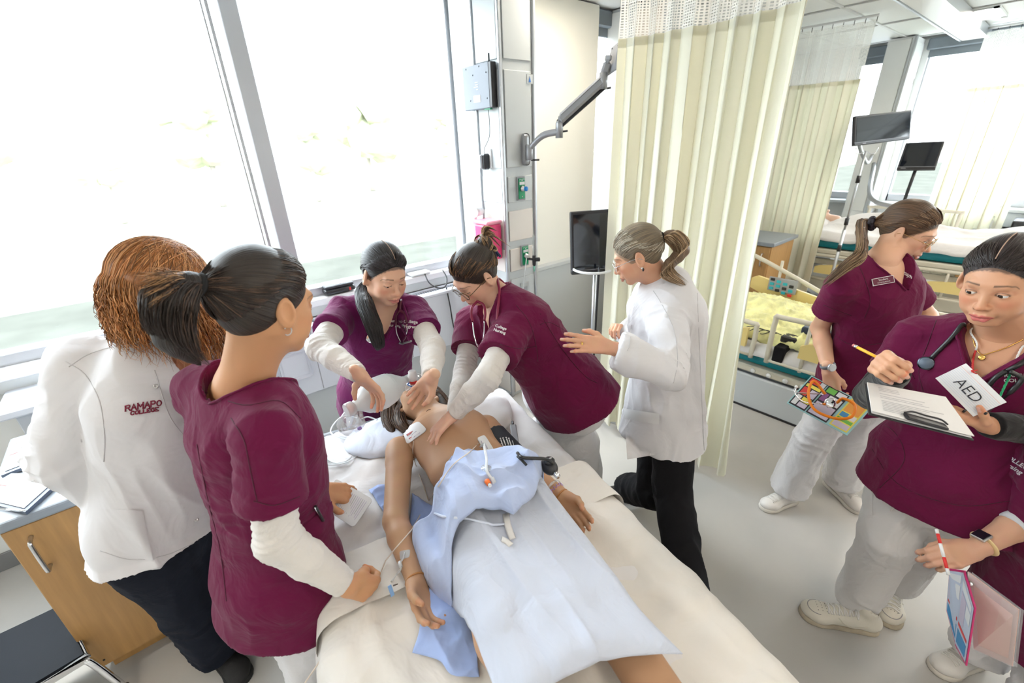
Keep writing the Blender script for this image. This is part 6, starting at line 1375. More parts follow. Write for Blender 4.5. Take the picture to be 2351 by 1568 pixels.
c_ = np.array(RED)*rs.uniform(.5, 1.35, (n, 1)); k_ = rs.rand(n) < .3; c_[k_] = np.array((.55, .27, .11))*rs.uniform(.8, 1.2, (k_.sum(), 1))
S2 = Sol(); S2.ell(H.w(0, -.015, .03), (np.array([.074, .092, .083])+.010), H.R, .01); S2.cone(H.w(-.080, -.012, -.01), H.w(.080, -.012, -.01), .038, .038, .02)
for q in (-1, 1): S2.cone(H.w(.080*q, -.02, .0), H.w(.088*q, -.02, .0)-ZU*.11, .024, .016, .03); S2.cone(H.w(.050*q, -.085, .0), H.w(.055*q, -.085, .0)-ZU*.12, .032, .02, .03)
S2.cone(H.w(0, -.09, 0), H.w(0, -.09, 0)-ZU*.12, .04, .025, .03)
S2.cut(lambda P: -(H.loc(P)[..., 1]*.80-H.loc(P)[..., 2]*.60-.03), H.c-.22, H.c+.2, .005)
hair_obj(root, [core(S2, .004, (.26, .10, .03), H, (0, 0, 1)), strands(np.concatenate([Pk, Dn], 1), .0012, .0010, c_)], 'hair_red', RED)
trousers(root, pel-ZU*.02, nrm(f*A(1, 1, 0)), .09, [pd(440, 1390, 1.62), pd(520, 1330, 1.70)], [A(*pz(500, 1490, .09)[:2], .09), A(*pz(620, 1400, .09)[:2], .09)], NAVYC, name='navy_trousers', r=(.115, .095, .085), seed=14, amp=.016, top=.12)
BS = mat('black_knit_shoe', (.008, .008, .009), .7, bump=.5, bscale=400)
a_ = pz(535, 1515, .04); shoe('shoe', A(a_[0]-.05, a_[1]+.12, 0), A(a_[0]+.02, a_[1]-.10, 0), root, BS, BS, .006)
a_ = pz(600, 1430, .04); shoe('shoe', A(a_[0]-.12, a_[1]+.05, 0), A(a_[0]+.10, a_[1]-.02, 0), root, BS, BS, .006)

# --- ponytailed student at the left front, seen from behind
H = Head(pd(612, 698, .96), (.86, .34, -.30), tilt=0, scale=1.03)
nk = pd(560, 885, 1.03); pel = pd(640, 1300, 1.26); fr = A(.88, .42, 0); up, f, r = frame(nk, pel, fr)
sh = {k: sh_of(nk, up, r, k, .165) for k in 'RL'}; sh['R'] = pd(615, 1000, .93)
aR = dict(sh=sh['R']); aR['el'] = reach(sh['R'], 638, 1240, .27, False); aR['wr'] = reach(aR['el'], 800, 1345, .225, False)
aR['D'] = nrm(pd(850, 1352, 1.16)-aR['wr']); aR['N'] = nrm(A(.2, .75, -.35)); aR['h'] = dict(curls=(50, 62, 40), spread=1, thumb=(.8, .3, .6), thcurl=25)
aL = dict(sh=sh['L']); aL['el'] = reach(sh['L'], 720, 1110, .27, False); aL['wr'] = reach(aL['el'], 738, 1118, .20, False)
lh = pd(752, 1120, 1.48); aL['el'] = sh['L']+A(.10, .02, -.25); aL['wr'] = pd(735, 1125, 1.43); aL['D'] = nrm(pd(775, 1130, 1.45)-aL['wr']); aL['N'] = A(.2, .3, -.9); aL['h'] = dict(curls=(25, 30, 20), spread=4, thumb=(.6, .8, -.1))
P2 = person('person with a dark ponytail seen from behind, plum scrubs over ivory sleeves, small hoop earring', nk, pel, fr, H, dict(R=aR, L=aL), skin=(.60, .31, .16), lip=(.45, .15, .12), under=True, foldseed=15, w=1.0, hem=.13, vdepth=.12, facefine=.0026, look=(0, 1, -.3), eyes='open', nailc=(.66, .38, .25), slr=.074, ring=.072, hips=1.0)
root = P2[0]; top2 = bpy.data.objects[root['_top']]; P2w = aR; P2l = aL
DBR = (.030, .020, .016); tie = (0, -.125, .035)
S = Sol(); hair_cap(S, H, .011, .030); hp = [core(S, .0034, (.026, .018, .014), H, tie), pulled(H, tie, 2200, DBR, 52, .160, r=.0009, light=(.12, .07, .045), lf=.12, gather=.006)]
gd = [H.w(*tie), H.w(0, -.150, .04), H.w(-.0, -.178, .005), H.w(0, -.175, -.06), H.w(.0, -.130, -.115)]
hp += [tailcore(gd, (.014, .024, .036, .036, .006), .005, (.02, .014, .012)), tail(gd, (.012, .026, .044, .046, .020), 600, DBR, 55, r=.0009, wave=.003, light=(.10, .06, .04), lf=.1)]
for k in range(3): hp.append(tail([H.w(0, -.13, .04), H.w(.01*k, -.18, .055-.01*k), H.w(.015*k, -.235, .045-.022*k)], (.006, .010, .016), 30, (.12, .06, .03), 70+k, r=.0007, wave=.004, light=(.5, .28, .13), lf=.5))
hair_obj(root, hp, 'hair_dark_brown', DBR); hair_tie(H, H.w(0, -.132, .036), H.w(0, -.150, .04)-H.w(*tie), .016, MATS['black_elastic'], root, t=.008)
c_ = H.w(.078, -.004, -.046); MB().tube([c_+.009*(H.f*math.cos(a)+H.u*math.sin(a)) for a in np.linspace(-2.2, 2.6, 16)], .0014, 6).done('hoop_earring', STEEL, root)
trousers(root, pel-ZU*.03, nrm(f*A(1, 1, 0)), .09, [pd(735, 1560, 1.50), pd(760, 1540, 1.62)], [A(*(pel+r*.1)[:2], .09), A(*(pel-r*.1)[:2], .09)], WCLOTH, r=(.104, .092, .09), seed=16, amp=.018, h=.008)
for q in (1, -1): shoe('shoe', pel+r*.10*q-f*.08, pel+r*.10*q+f*.17, root, WSHOE, WSOLE, .008)
bt2 = bvh_of(top2); patch(bt2, [(690, 1215), (762, 1150), (775, 1285), (712, 1320)], 1.2, PLUM, 'pocket', top2, 7, .005)
pn = thing('pen', 'black pen clipped in the pocket of the ponytailed student', 'pen', pd(735, 1180, 1.2)); a_ = drop(bt2, 724, 1163, 1.2, .012); b_ = drop(bt2, 742, 1195, 1.2, .012)
MB().tube([a_, b_], .004, 8).done('barrel', DARKPL, pn); MB().tube([a_-FW*.005, a_*.4+b_*.6-FW*.006], .0014, 6).done('clip', CHROME, pn)

# --- person cropped by the lower right corner
H = Head(pd(2620, 1010, 1.0), (-.75, .5, -.4), scale=1.0)
nk = pd(2560, 1080, 1.10); pel = pd(2420, 1400, 1.42); fr = A(-.85, .45, 0); up, f, r = frame(nk, pel, fr)
sh = {k: sh_of(nk, up, r, k, .165) for k in 'RL'}; sh['L'] = pd(2400, 1050, 1.22)
aL = dict(sh=sh['L']); aL['el'] = reach(sh['L'], 2345, 1215, .27, False); aL['wr'] = reach(aL['el'], 2232, 1268, .20, True)
sh['L'] = pd(2440, 1060, 1.16); aL['sh'] = sh['L']; aL['el'] = pd(2372, 1185, 1.28); aL['wr'] = pd(2235, 1262, 1.27)
aL['bare'] = True; aL['D'] = nrm(pd(2172, 1280, 1.26)-aL['wr']); aL['N'] = nrm(A(-.2, .6, -.75)); aL['h'] = dict(curls=(35, 45, 30), spread=2, thumb=(.8, .4, .5))
aR = dict(sh=sh['R']); aR['el'] = sh['R']-ZU*.27; aR['wr'] = aR['el']+A(-.15, .1, -.1)
P8 = person('person mostly outside the frame at the lower right, pale grey sleeve, plum scrubs, watch', nk, pel, fr, H, dict(R=aR, L=aL), skin=(.64, .37, .25), lip=(.5, .2, .15), facefine=.006, foldseed=18, hem=.14, w=1.05, nailc=(.6, .35, .3), sleeve=.42)
root = P8[0]
GSL = cloth_mat('pale_grey_knit', (.62, .63, .66), bump=.3, scale=14); S = Sol(); wv = nrm(aL['wr']-aL['el']); S.cone(aL['sh'], aL['el'], .055, .056, .01); S.cone(aL['el'], aL['el']+wv*.06, .056, .046, .02, None, False); S.cut_plane(aL['el']+wv*.075, wv, .1); cloth_obj('grey_sleeve', S, .005, GSL, root, .006, (14, 14, 10), 3)
S = Sol(); hair_cap(S, H, .012, .034); hair_obj(root, [core(S, .005, BRN), pulled(H, (0, -.11, 0), 200, BRN, 9, .18)], 'hair_brown', BRN)
trousers(root, pel-ZU*.03, nrm(f*A(1, 1, 0)), .09, [A(*(pel+r*.09)[:2], .50), A(*(pel-r*.09)[:2], .50)], [A(*(pel+r*.09)[:2], .09), A(*(pel-r*.09)[:2], .09)], WCLOTH, r=(.108, .085, .08), seed=19, h=.009)
for q in (1, -1): shoe('shoe', pel+r*.10*q-f*.10, pel+r*.10*q+f*.16, root, WSHOE, WSOLE, .007, WLACE)
wt = thing('wrist_watch', 'square watch with pale yellow strap on the wrist at the lower right', 'watch', aL['wr'])
wv = nrm(aL['wr']-aL['el']); wc = aL['wr']-wv*.035; pn = nrm(UP*.9-RT*.3-FW*.2); pn = nrm(pn-wv*(pn@wv)); sd = np.cross(wv, pn)
MB().tube([wc+.0285*(pn*math.cos(a)+sd*math.sin(a)) for a in np.linspace(0, 6.28, 29)[:-1]], .0085, 8, closed=True, flat=(.3, 1)).done('strap', mat('cream_strap', (.75, .56, .28), .5), wt)
MB().box(wc+pn*.031, (.034, .036, .010), .004, Matrix(np.stack([wv, sd, pn], 1).tolist()), 2).done('case', STEEL, wt); MB().box(wc+pn*.0365, (.029, .031, .002), .001, Matrix(np.stack([wv, sd, pn], 1).tolist())).done('screen', SCREEN, wt)
# folder and pen she holds
fo = thing('pink_folder', 'pink-edged folder of charts with clear sleeves held at the lower right', 'folder', pd(2240, 1400, 1.2))
PKE = mat('magenta_edge', (.55, .03, .16), .4); q1 = [pd(2180, 1305, 1.25), pd(2215, 1310, 1.20), pd(2196, 1490, 1.22), pd(2172, 1400, 1.27)]; q2 = [pd(2213, 1310, 1.20), pd(2238, 1395, 1.12), pd(2217, 1528, 1.14), pd(2192, 1480, 1.22)]
for q_, nm in ((q1, 'left_page'), (q2, 'right_page')):
    n_ = nrm(np.cross(q_[1]-q_[0], q_[3]-q_[0])); n_ = n_ if n_@(CAM-q_[0]) > 0 else -n_; c = sum(q_)/4; o_ = MB().poly(q_, .003, -n_).done(nm, PKE, fo); q3 = [c+(p-c)*.93+n_*.0006 for p in q_]; MB().poly(q3, .0004, n_).done('printed_page', mat('page_blue', (.50, .56, .68), .6), o_)
    for (u0, v0, u1, v1, k) in ((.1, .05, .9, .16, 'white'), (.1, .2, .5, .6, 'lilac'), (.55, .2, .9, .4, 'white'), (.1, .65, .9, .70, 'red'), (.1, .75, .9, .95, 'blue')): block(q3, u0, v0, u1, v1, n_, cm[k], o_, e=.001)
q3 = [pd(2222, 1312, 1.19), pd(2340, 1400, 1.10), pd(2325, 1530, 1.12), pd(2236, 1490, 1.17)]; n_ = nrm(np.cross(q3[1]-q3[0], q3[3]-q3[0])); n_ = n_ if n_@(CAM-q3[0]) > 0 else -n_
MB().poly(q3, .001, -n_).done('peach_sheet', mat('peach_paper', (.75, .48, .40), .6), fo)
for i in range(3): MB().poly([p+n_*.003*(i+1)+RT*.008*i for p in q3], .0005, n_).done('clear_sleeve', glass_mat('sleeve_plastic', (.95, .95, .97), .06, .18), fo)
MB().lathe(pd(2228, 1340, 1.18), nrm(CAM-pd(2228, 1340, 1.18)), [(0, .006), (.003, .005), (.003, 0)], 12).done('rivet', CHROME, fo)
pn = thing('red_pen', 'white and red pen in the hand at the lower right', 'pen', pd(2160, 1260, 1.22)); a_, b_ = pd(2150, 1215, 1.25), pd(2178, 1320, 1.20); dv = b_-a_
for t0, t1, m_ in ((0, .10, WHITEPL), (.10, .32, REDPL), (.32, .62, WHITEPL), (.62, .86, REDPL), (.86, 1, WHITEPL)): MB().tube([a_+dv*t0, a_+dv*t1], .0042, 8).done('barrel_section', m_, pn)
# ------------------------------------------------------------------ the near bed
BO = A(.694, 1.66, 0); BL_ = nrm(A(.225, .974, 0)); BR_ = A(BL_[1], -BL_[0], 0); BZ = .7715
def bp(u, v, z): return BO + BR_*u + BL_*v + ZU*z
Rb = Matrix(np.stack([BR_, BL_, ZU], 1).tolist())
LINEN = cloth_mat('white_bed_linen', (.745, .725, .725), bump=.5, scale=6, fine=1000); LINEN2 = cloth_mat('cream_bed_linen', (.755, .72, .675), bump=.6, scale=6, fine=1000)
bed = thing('hospital_bed', 'nearest hospital bed, white sheets hanging over both sides, mannequin on it', 'bed', bp(0, -1, 0))
MB().box(bp(.035, -1.03, .66), (.82, 2.06, .18), .04, Rb, 2).done('mattress', TEAL, bed)
MB().box(bp(0, -1.03, .53), (.86, 2.04, .05), .01, Rb).box(bp(0, -1.0, .32), (.5, 1.5, .10), .02, Rb).done('frame', BEIGEPL, bed)
MB().box(bp(0, .045, .62), (.90, .035, .27), .012, Rb, 2).done('headboard', mat('dark_headboard', (.17, .18, .20), .5), bed)
MB().box(bp(.0, -2.12, .62), (.90, .04, .40), .015, Rb, 2).done('footboard', YELLOWPL, bed)
for u in (-.36, .36):
    for v in (-.25, -1.75):
        MB().tube([bp(u, v, .12), bp(u, v, .5)], .022, 10).done('leg', BEIGEPL, bed); MB().lathe(bp(u-.015, v, .065), BR_, [(0, .05), (.004, .063), (.026, .063), (.03, .05)], 20).done('caster', DARKPL, bed)
MB().tube(spline([bp(.49, -.62, .60), bp(.50, -.70, .655), bp(.50, -.92, .655), bp(.49, -1.0, .60)], 5), .006, 6).done('side_rail', STEEL, bed)
def sheet(name, v0, v1, zoff, m, hang, seed, parent, amp=.030, foldk=1.0, umax=.45, nv=120, nu=120, headdrop=True, hem=None):
    s = np.linspace(-1, 1, nu+1); vs = np.linspace(v0, v1, nv+1); rc = .055; arc = rc*math.pi/2; tot = umax+arc+hang; V = []
    for v in vs:
        t = s*tot; a = np.abs(t); sg = np.sign(t); a = a + .075*np.clip(-t/.3, 0, 1); u = np.where(a < umax, np.abs(t), np.where(a < umax+arc, umax+rc*np.sin((a-umax)/rc), umax+rc)); dz = np.where(a < umax, 0, np.where(a < umax+arc, rc*(1-np.cos((a-umax)/rc)), rc+(a-umax-arc)))
        hangf = np.clip((a-umax)/.12, 0, 1)
        P = np.stack([t*5, np.full_like(t, v*5), np.full_like(t, seed*1.0)], 1)
        top = (folds(P, (1.1, .7, 1), seed)-.45)*amp*(1-hangf) + (folds(P*2.1, (.5, 1.4, 1), seed+2)-.4)*amp*.6*(1-hangf)
        w_ = v*15+seed; wave = (np.sin(w_)+.6*np.sin(w_*1.83+1)+.5*np.sin(w_*3.1+2))*.020*foldk*hangf*np.clip((a-umax)/(hang+.01), .15, 1.2) + .03*hangf
        uu = sg*(u+wave) + .075*np.clip(-t/.3, 0, 1)*(a >= umax); zz = BZ+zoff-dz+top
        if headdrop:
            q = max(0, v+.02); zz = zz - q*1.6
        V.append(np.stack([bp(uu[i], v, zz[i]) for i in range(len(uu))]))
    V = np.concatenate(V); F = [(j*(nu+1)+i, j*(nu+1)+i+1, (j+1)*(nu+1)+i+1, (j+1)*(nu+1)+i) for j in range(nv) for i in range(nu)]
    return link(name, npmesh(name, V, F, m), parent)
sh1 = thing('bed_sheet', 'white fitted sheet covering the nearest mattress, rumpled around the mannequin', 'sheet', bp(0, -1, BZ))
s1 = sheet('sheet_cloth', .07, -2.1, .004, LINEN, .20, 3, sh1)
sh2 = thing('top_sheet', 'heavy white top sheet folded down at the mannequin\'s hips and hanging to the floor side', 'sheet', bp(0, -1.5, BZ))
s2 = sheet('sheet_cloth', -.74, -2.12, .016, LINEN2, .34, 8, sh2, .028, 2.0, .455, 100, 130, False)
s3 = sheet('folded_edge', -.70, -.90, .030, LINEN2, .30, 11, sh2, .010, 1.2, .465, 14, 130, False)
bvb = bvh_of(s1)
pil = Sol(); 
pil.ell(bp(-.02, -.17, BZ+.03), (.27, .15, .042), np.stack([BR_, BL_, ZU], 1), .02)
PB = cloth_mat('pale_pillowcase', (.66, .70, .80), bump=.4, scale=7)
t = thing('pillow', 'pale pillow under the mannequin\'s head', 'pillow', bp(0, -.2, BZ)); cloth_obj('pillow_case', pil, .009, PB, t, .012, (7, 7, 5), 4)
pil2 = Sol()
pil2.ell(bp(.30, -.17, BZ+.02), (.15, .20, .05), np.stack([BR_, BL_, ZU], 1), .02)
t = thing('pillow', 'white bunched linen at the head of the bed, right of the mannequin', 'pillow', bp(.3, -.2, BZ)); cloth_obj('pillow_case', pil2, .009, LINEN, t, .012, (7, 7, 5), 6)

# ------------------------------------------------------------------ the training mannequin
MSK = (.50, .295, .175)
mq = thing('mannequin', 'training mannequin lying bare chested on the near bed, brown wig, jointed arms', 'mannequin', bp(0, -.6, BZ))
H = Head(pz(958, 925, .885), ZU*.93+BL_*.30+BR_*-.05, up=BL_*.93-ZU*.3, scale=1.0)
nk = pz(1003, 962, .855); pel = nk - BL_*.52 + BR_*.0; pel[2] = .87
fr = ZU; up, f, r = frame(nk, pel, fr)   # r: mannequin's right hand side
shR, shL = pz(918, 1038, .862), pz(1118, 985, .862); elR, wrR = pz(908, 1195, .835), pz(955, 1335, .825); elL, wrL = pz(1200, 1072, .84), pz(1292, 1142, .83)
S = Sol(); ex = add_head(S, H, 'closed', .95); neck(S, H, nk, .050)
secs, _, _, _ = torso_secs(nk, pel, fr, .96, .84, 0, 0, 1.0); S.loft(secs, .03)
for q in (-1, 1): S.ell(nk-up*.185+r*.072*q+f*.062, np.array([.062, .058, .036]), np.stack([r, up, f], 1), .035)
for q, sh_, el_, wr_, side in ((1, shR, elR, wrR, 'R'), (-1, shL, elL, wrL, 'L')):
    S.cone(nk-up*.04, sh_, .04, .046, .03)
Sa = {}
mnails = []
for side, sh_, el_, wr_, hd_ in (('R', shR, elR, wrR, pz(985, 1425, .82)), ('L', shL, elL, wrL, pz(1345, 1210, .82))):
    B = Sol(); dd = nrm(el_-sh_); B.cone(sh_-dd*.01, sh_+dd*.05, .052, .049, .01); B.cone(sh_, el_, .049, .038, .01); B.cone(el_, el_+(wr_-el_)*.3, .038, .039, .012); B.cone(el_+(wr_-el_)*.3, wr_, .039, .0245, .012)
    nl = hand(B, wr_, hd_-wr_, ZU*.75+BR_*(.6 if side == 'L' else -.5)*(-1), side, curls=(10, 22, 16), spread=3, thumb=(.85, .45, .25), size=.98); Sa[side] = (B, nl)
lo = np.minimum(H.c-.17, nk-.15); hi = np.maximum(H.c+.17, nk+.15)
V1, F1 = S.net(.0034, np.minimum(H.c-.16, nk-A(.20, .20, .16)), np.maximum(H.c+.16, nk+A(.2, .2, .1)))
S_ = Sol(); S_.P = S.P[:]
hipR, hipL = pel+r*.09, pel-r*.09; knR = pel + BL_*-.44 + r*.16 + ZU*.03; knL = pz(1405, 1430, .87)
for a_, b_, c_ in ((hipR, knR, knR-BL_*.42), (hipL, knL, knL+nrm(pz(1497, 1570, .86)-knL)*.42)): S_.cone(a_, b_, .078, .060, .03); S_.cone(b_, c_, .056, .045, .02)
V2, F2 = S_.net(.0065, hi=None)
N2 = None; V1c = face_paint(V1, H, MSK, np.array(MSK)*A(1, .72, .7), np.array(MSK)*.5, 0, False)
keep = V1; cc2 = np.tile(np.array(MSK, float), (len(V2), 1)); parts = [(V1, F1), (V2, F2)]; cl = [V1c, cc2]
lo1 = V1.min(0)+.01; hi1 = V1.max(0)-.01; inside = ((V2 > lo1) & (V2 < hi1)).all(1); fk = ~inside[F2].all(1); parts[1] = (V2, F2[fk])
V, F = joinvf(parts); me = npmesh('body', V, F, mat('mannequin_vinyl', (.5, .3, .2), .52, attr='Col', spec=.28)); colour(me, np.concatenate(cl)); mb_ = link('body', me, mq)
bvm = bvh_of(mb_); arms_ = {}
for side in 'RL':
    B, nl = Sa[side]; V, F = B.net(.0030); me = npmesh('arm', V, F, MATS['mannequin_vinyl']); colour(me, face_paint2(V, MSK, [(p, dd, rr, np.array(MSK)*1.2) for p, dd, rr in nl])); arms_[side] = link('arm', me, mq, 'jointed %s arm' % ('right' if side == 'R' else 'left'))
SEAMB = mat('joint_seam', (.10, .05, .03), .7); ORB = mat('amber_band', (.42, .19, .06), .5)
def ringtube(c, n, r_, t, m, name, parent, sq=1.0, upv=ZU):
    n = nrm(n); u = nrm(np.cross(n, upv)); v = np.cross(n, u); return MB().tube([c+r_*(u*math.cos(a)+v*math.sin(a)*sq) for a in np.linspace(0, 6.28, 33)[:-1]], t, 6, closed=True).done(name, m, parent)
for sh_, el_, q in ((shR, elR, 1), (shL, elL, -1)):
    ringtube(sh_+nrm(nk-sh_)*.038-ZU*.002-up*.01, nrm(nk-up*.06-sh_), .0505, .0016, SEAMB, 'joint_seam', mq)
ringtube(wrR+nrm(elR-wrR)*.004, wrR-elR, .0268, .0028, ORB, 'wrist_joint', mq); ringtube(wrL+nrm(elL-wrL)*.004, wrL-elL, .0268, .0028, ORB, 'wrist_joint', mq)
c_ = nk+up*.02; 
S = Sol(); hair_cap(S, H, .014, .030, .9, -.05); WIG = (.095, .052, .03); hp = [core(S, .004, (.06, .035, .02)), pulled(H, (0, -.09, -.03), 500, WIG, 91, .22, r=.0012)]
for k, g in enumerate([[(905, 890), (893, 925), (900, 960), (925, 985)], [(912, 905), (905, 940), (915, 975), (938, 990)], [(900, 900), (890, 940), (893, 975), (905, 995)], [(1000, 905), (1018, 925), (1026, 948), (1030, 955)], [(990, 895), (1010, 912), (1024, 935), (1030, 950)], [(915, 880), (900, 895), (895, 920), (905, 950)], [(925, 930), (915, 960), (930, 985), (950, 992)]]):
    gd = [H.c*.35+pz(*g[0], .90)*.65] + [pz(*p, .885-.018*i) for i, p in enumerate(g)]; hp.append(tail(gd, (.022, .030, .028, .018), 150, WIG, 100+k, r=.0013, wave=.004, light=(.2, .11, .06), lf=.3)); hp.append(tailcore(gd, (.022, .028, .026, .014), .006, (.06, .035, .02)))
hair_obj(mq, hp, 'wig_brown', WIG, 'wig')
MB().tube(spline([pz(978, 945, .93), pz(983, 941, .935), pz(989, 940, .935)], 4), .0012, 5).done('neck_mark', SEAMB, mq)

# ------------------------------------------------------------------ cloths over the mannequin (laid by dropping a net on what lies below)
def coons(top, right, bottom, left, n, z=.90):
    def cv(p): P = np.array(spline([pz(x, y, z) for x, y in p], 8)); d = np.r_[0, np.cumsum(np.linalg.norm(np.diff(P, axis=0), axis=1))]; t = np.linspace(0, d[-1], n+1); return np.stack([np.interp(t, d, P[:, k]) for k in range(3)], 1)
    T, R_, B, L_ = cv(top), cv(right), cv(bottom), cv(left); u = np.linspace(0, 1, n+1); U, Vv = np.meshgrid(u, u); U = U[..., None]; Vv = Vv[..., None]
    return (1-Vv)*T[None]+Vv*B[None] + (1-U)*L_[:, None]+U*R_[:, None] - ((1-U)*(1-Vv)*T[0]+U*(1-Vv)*T[-1]+(1-U)*Vv*B[0]+U*Vv*B[-1])
def drape(name, label, cat, sides, m, under, lift=.008, amp=.018, fs=(9, 9, 9), seed=1, n=110, z=.90, blur=10, th=.003, root=None, edge=.004, dirf=None):
    G = coons(*sides, n, z); Z = np.zeros((n+1, n+1))
    for i in range(n+1):
        for j in range(n+1):
            p = G[i, j]; zz = BZ+.004
            for b in under:
                h = b.ray_cast(Vector((p[0], p[1], 1.4)), Vector((0, 0, -1)), 1.3)
                if h[0] is not None: zz = max(zz, h[0].z)
            Z[i, j] = zz
    base = Z.copy()
    for _ in range(blur):
        Zp = np.pad(Z, 1, 'edge'); Z = np.maximum((Zp[:-2, 1:-1]+Zp[2:, 1:-1]+Zp[1:-1, :-2]+Zp[1:-1, 2:]+4*Z)/8, base)
    P = G.reshape(-1, 3).copy(); P[:, 2] = .9; Q_ = P if dirf is None else np.stack([P@dirf[0], P@dirf[1], P[:, 2]], 1)
    F_ = folds(Q_, fs, seed).reshape(n+1, n+1); G[..., 2] = Z+lift+amp*F_; e = np.minimum.reduce([np.arange(n+1)[:, None]+0*Z, n-np.arange(n+1)[:, None]+0*Z, np.arange(n+1)[None]+0*Z, n-np.arange(n+1)[None]+0*Z]); G[..., 2] -= (amp*F_*.6+lift*.5)*np.exp(-e/2.5) - edge*np.exp(-e/1.5)
    V = G.reshape(-1, 3); k = n+1; F = [(i*k+j, (i+1)*k+j, (i+1)*k+j+1, i*k+j+1) for i in range(n) for j in range(n)]
    root = root or thing(name, label, cat, V.mean(0)); o = link('cloth', npmesh(name, V, F, m), root)
    s_ = o.modifiers.new('thickness', 'SOLIDIFY'); s_.thickness = th; s_.offset = -1; return root, o
PX = Sol(); km = (knR+knL)/2; PX.loft([(pel+BL_*.02, r*.17, ZU*.10), (km, r*.20, ZU*.070), (km-BL_*.5, r*.24, ZU*.06)], .02); Vp, Fp = PX.net(.02); bpx = BVHTree.FromPolygons([tuple(v) for v in Vp], [tuple(int(i) for i in q) for q in Fp])
GOWN = cloth_mat('pale_gown_cloth', (.57, .615, .73), bump=.7, scale=9); GOWNB = cloth_mat('blue_gown_cloth', (.38, .50, .84), bump=.4, scale=7)
ba = [bvh_of(arms_['R']), bvh_of(arms_['L'])]; bs2 = bvh_of(s2)
g1, o1 = drape('patient_gown', 'pale blue hospital gown spread from the mannequin\'s waist over its legs', 'gown',
    ([(938, 1205), (1000, 1170), (1060, 1120), (1150, 1110), (1238, 1112)], [(1238, 1112), (1330, 1228), (1400, 1330), (1462, 1425), (1562, 1530)], [(1562, 1530), (1430, 1562), (1300, 1600), (1160, 1660)], [(938, 1205), (975, 1290), (1030, 1345), (1080, 1460), (1160, 1660)]),
    GOWN, [bvm, bs2, bvb, bpx], .014, .058, (4.2, 8.5, 4), 4, 130, .90, 30, dirf=(BR_*.2+BL_*.4, BR_*1.2))
bg1 = bvh_of(o1)
g2_, o2 = drape('gown', '', 'gown', ([(985, 1150), (1020, 1102), (1065, 1068), (1140, 1066), (1192, 1080), (1250, 1102)], [(1250, 1102), (1243, 1150), (1222, 1205), (1182, 1252)], [(1030, 1338), (1045, 1292), (1080, 1258), (1140, 1238), (1182, 1252)], [(985, 1150), (942, 1190), (952, 1250), (985, 1300), (1030, 1338)]),
    cloth_mat('gown_bunch_cloth', (.47, .555, .79), bump=.6, scale=8), [bvm, bg1], .020, .075, (8, 7.5, 5), 9, 120, .92, 10, root=g1)
g3, o3 = drape('gown', '', 'gown', ([(958, 1245), (1000, 1300), (1045, 1360)], [(1045, 1360), (1085, 1450), (1100, 1545)], [(945, 1492), (985, 1500), (1010, 1512), (1040, 1545), (1100, 1545)], [(958, 1245), (968, 1350), (962, 1430), (945, 1492)]), GOWNB, [bs2, bvb], .006, .030, (9, 7, 5), 15, 80, .82, 4, root=g1)
g4, o4 = drape('gown', '', 'gown', ([(845, 1118), (870, 1108), (905, 1118)], [(905, 1118), (912, 1160), (905, 1200)], [(880, 1175), (893, 1190), (905, 1200)], [(845, 1118), (862, 1148), (880, 1175)]), GOWNB, [bvb], .006, .030, (10, 10, 5), 21, 40, .80, 3, root=g1)
g5, o5 = drape('gown', '', 'gown', ([(945, 1125), (975, 1140), (1000, 1150)], [(1000, 1150), (985, 1200), (965, 1250)], [(942, 1235), (955, 1245), (965, 1250)], [(945, 1125), (938, 1180), (942, 1235)]), GOWNB, [bvb, bvm], .006, .02, (10, 10, 5), 23, 40, .82, 3, root=g1)
for o_, nm in ((o1, 'gown_skirt'), (o2, 'gown_bodice'), (o3, 'gown_side'), (o4, 'gown_sleeve'), (o5, 'gown_back')): o_.name = nm
bg2 = bvh_of(o2); bg3 = bvh_of(o3); ALLB = [bvm, bvb, bs2, bg1, bg2, bg3] + ba
def onb(x, y, lift=.003, bs=None):
    "where the sight line through the picture point first meets the bed's contents"
    d = ray(x, y); best = None
    for b in (bs or ALLB):
        h = b.ray_cast(Vector(CAM), Vector(d), 6)
        if h[0] is not None and (best is None or h[3] < best[1]): best = (np.array(h[0]), h[3], np.array(h[1]))
    if best is None: return pz(x, y, BZ)
    n = best[2] if best[2]@(-d) > 0 else -best[2]; return best[0]+n*lift
STR = mat('white_tape', (.78, .77, .76), .7)
MB().tube([onb(x, y, .004) for x, y in [(1162, 1182), (1166, 1205), (1172, 1225), (1177, 1240)]], .009, 6, flat=(1, .25)).done('tie_strap', STR, g1); MB().tube([onb(x, y, .004) for x, y in [(1150, 1240), (1163, 1247), (1172, 1255)]], .009, 6, flat=(1, .25)).done('tie_strap', STR, g1)
MB().tube([onb(x, y, .003) for x, y in [(1000, 1178), (1020, 1186), (1045, 1188), (1075, 1192), (1105, 1200), (1130, 1207), (1160, 1205)]], .0035, 6).done('collar_seam', mat('gown_seam', (.66, .72, .86), .8), g1)
for x, y in ((1163, 1240), (1079, 1265), (1163, 1088), (1031, 1333)): c_ = onb(x, y, .004); ringtube(c_, ZU, .0055, .0016, WHITEPL, 'snap_button', g1)

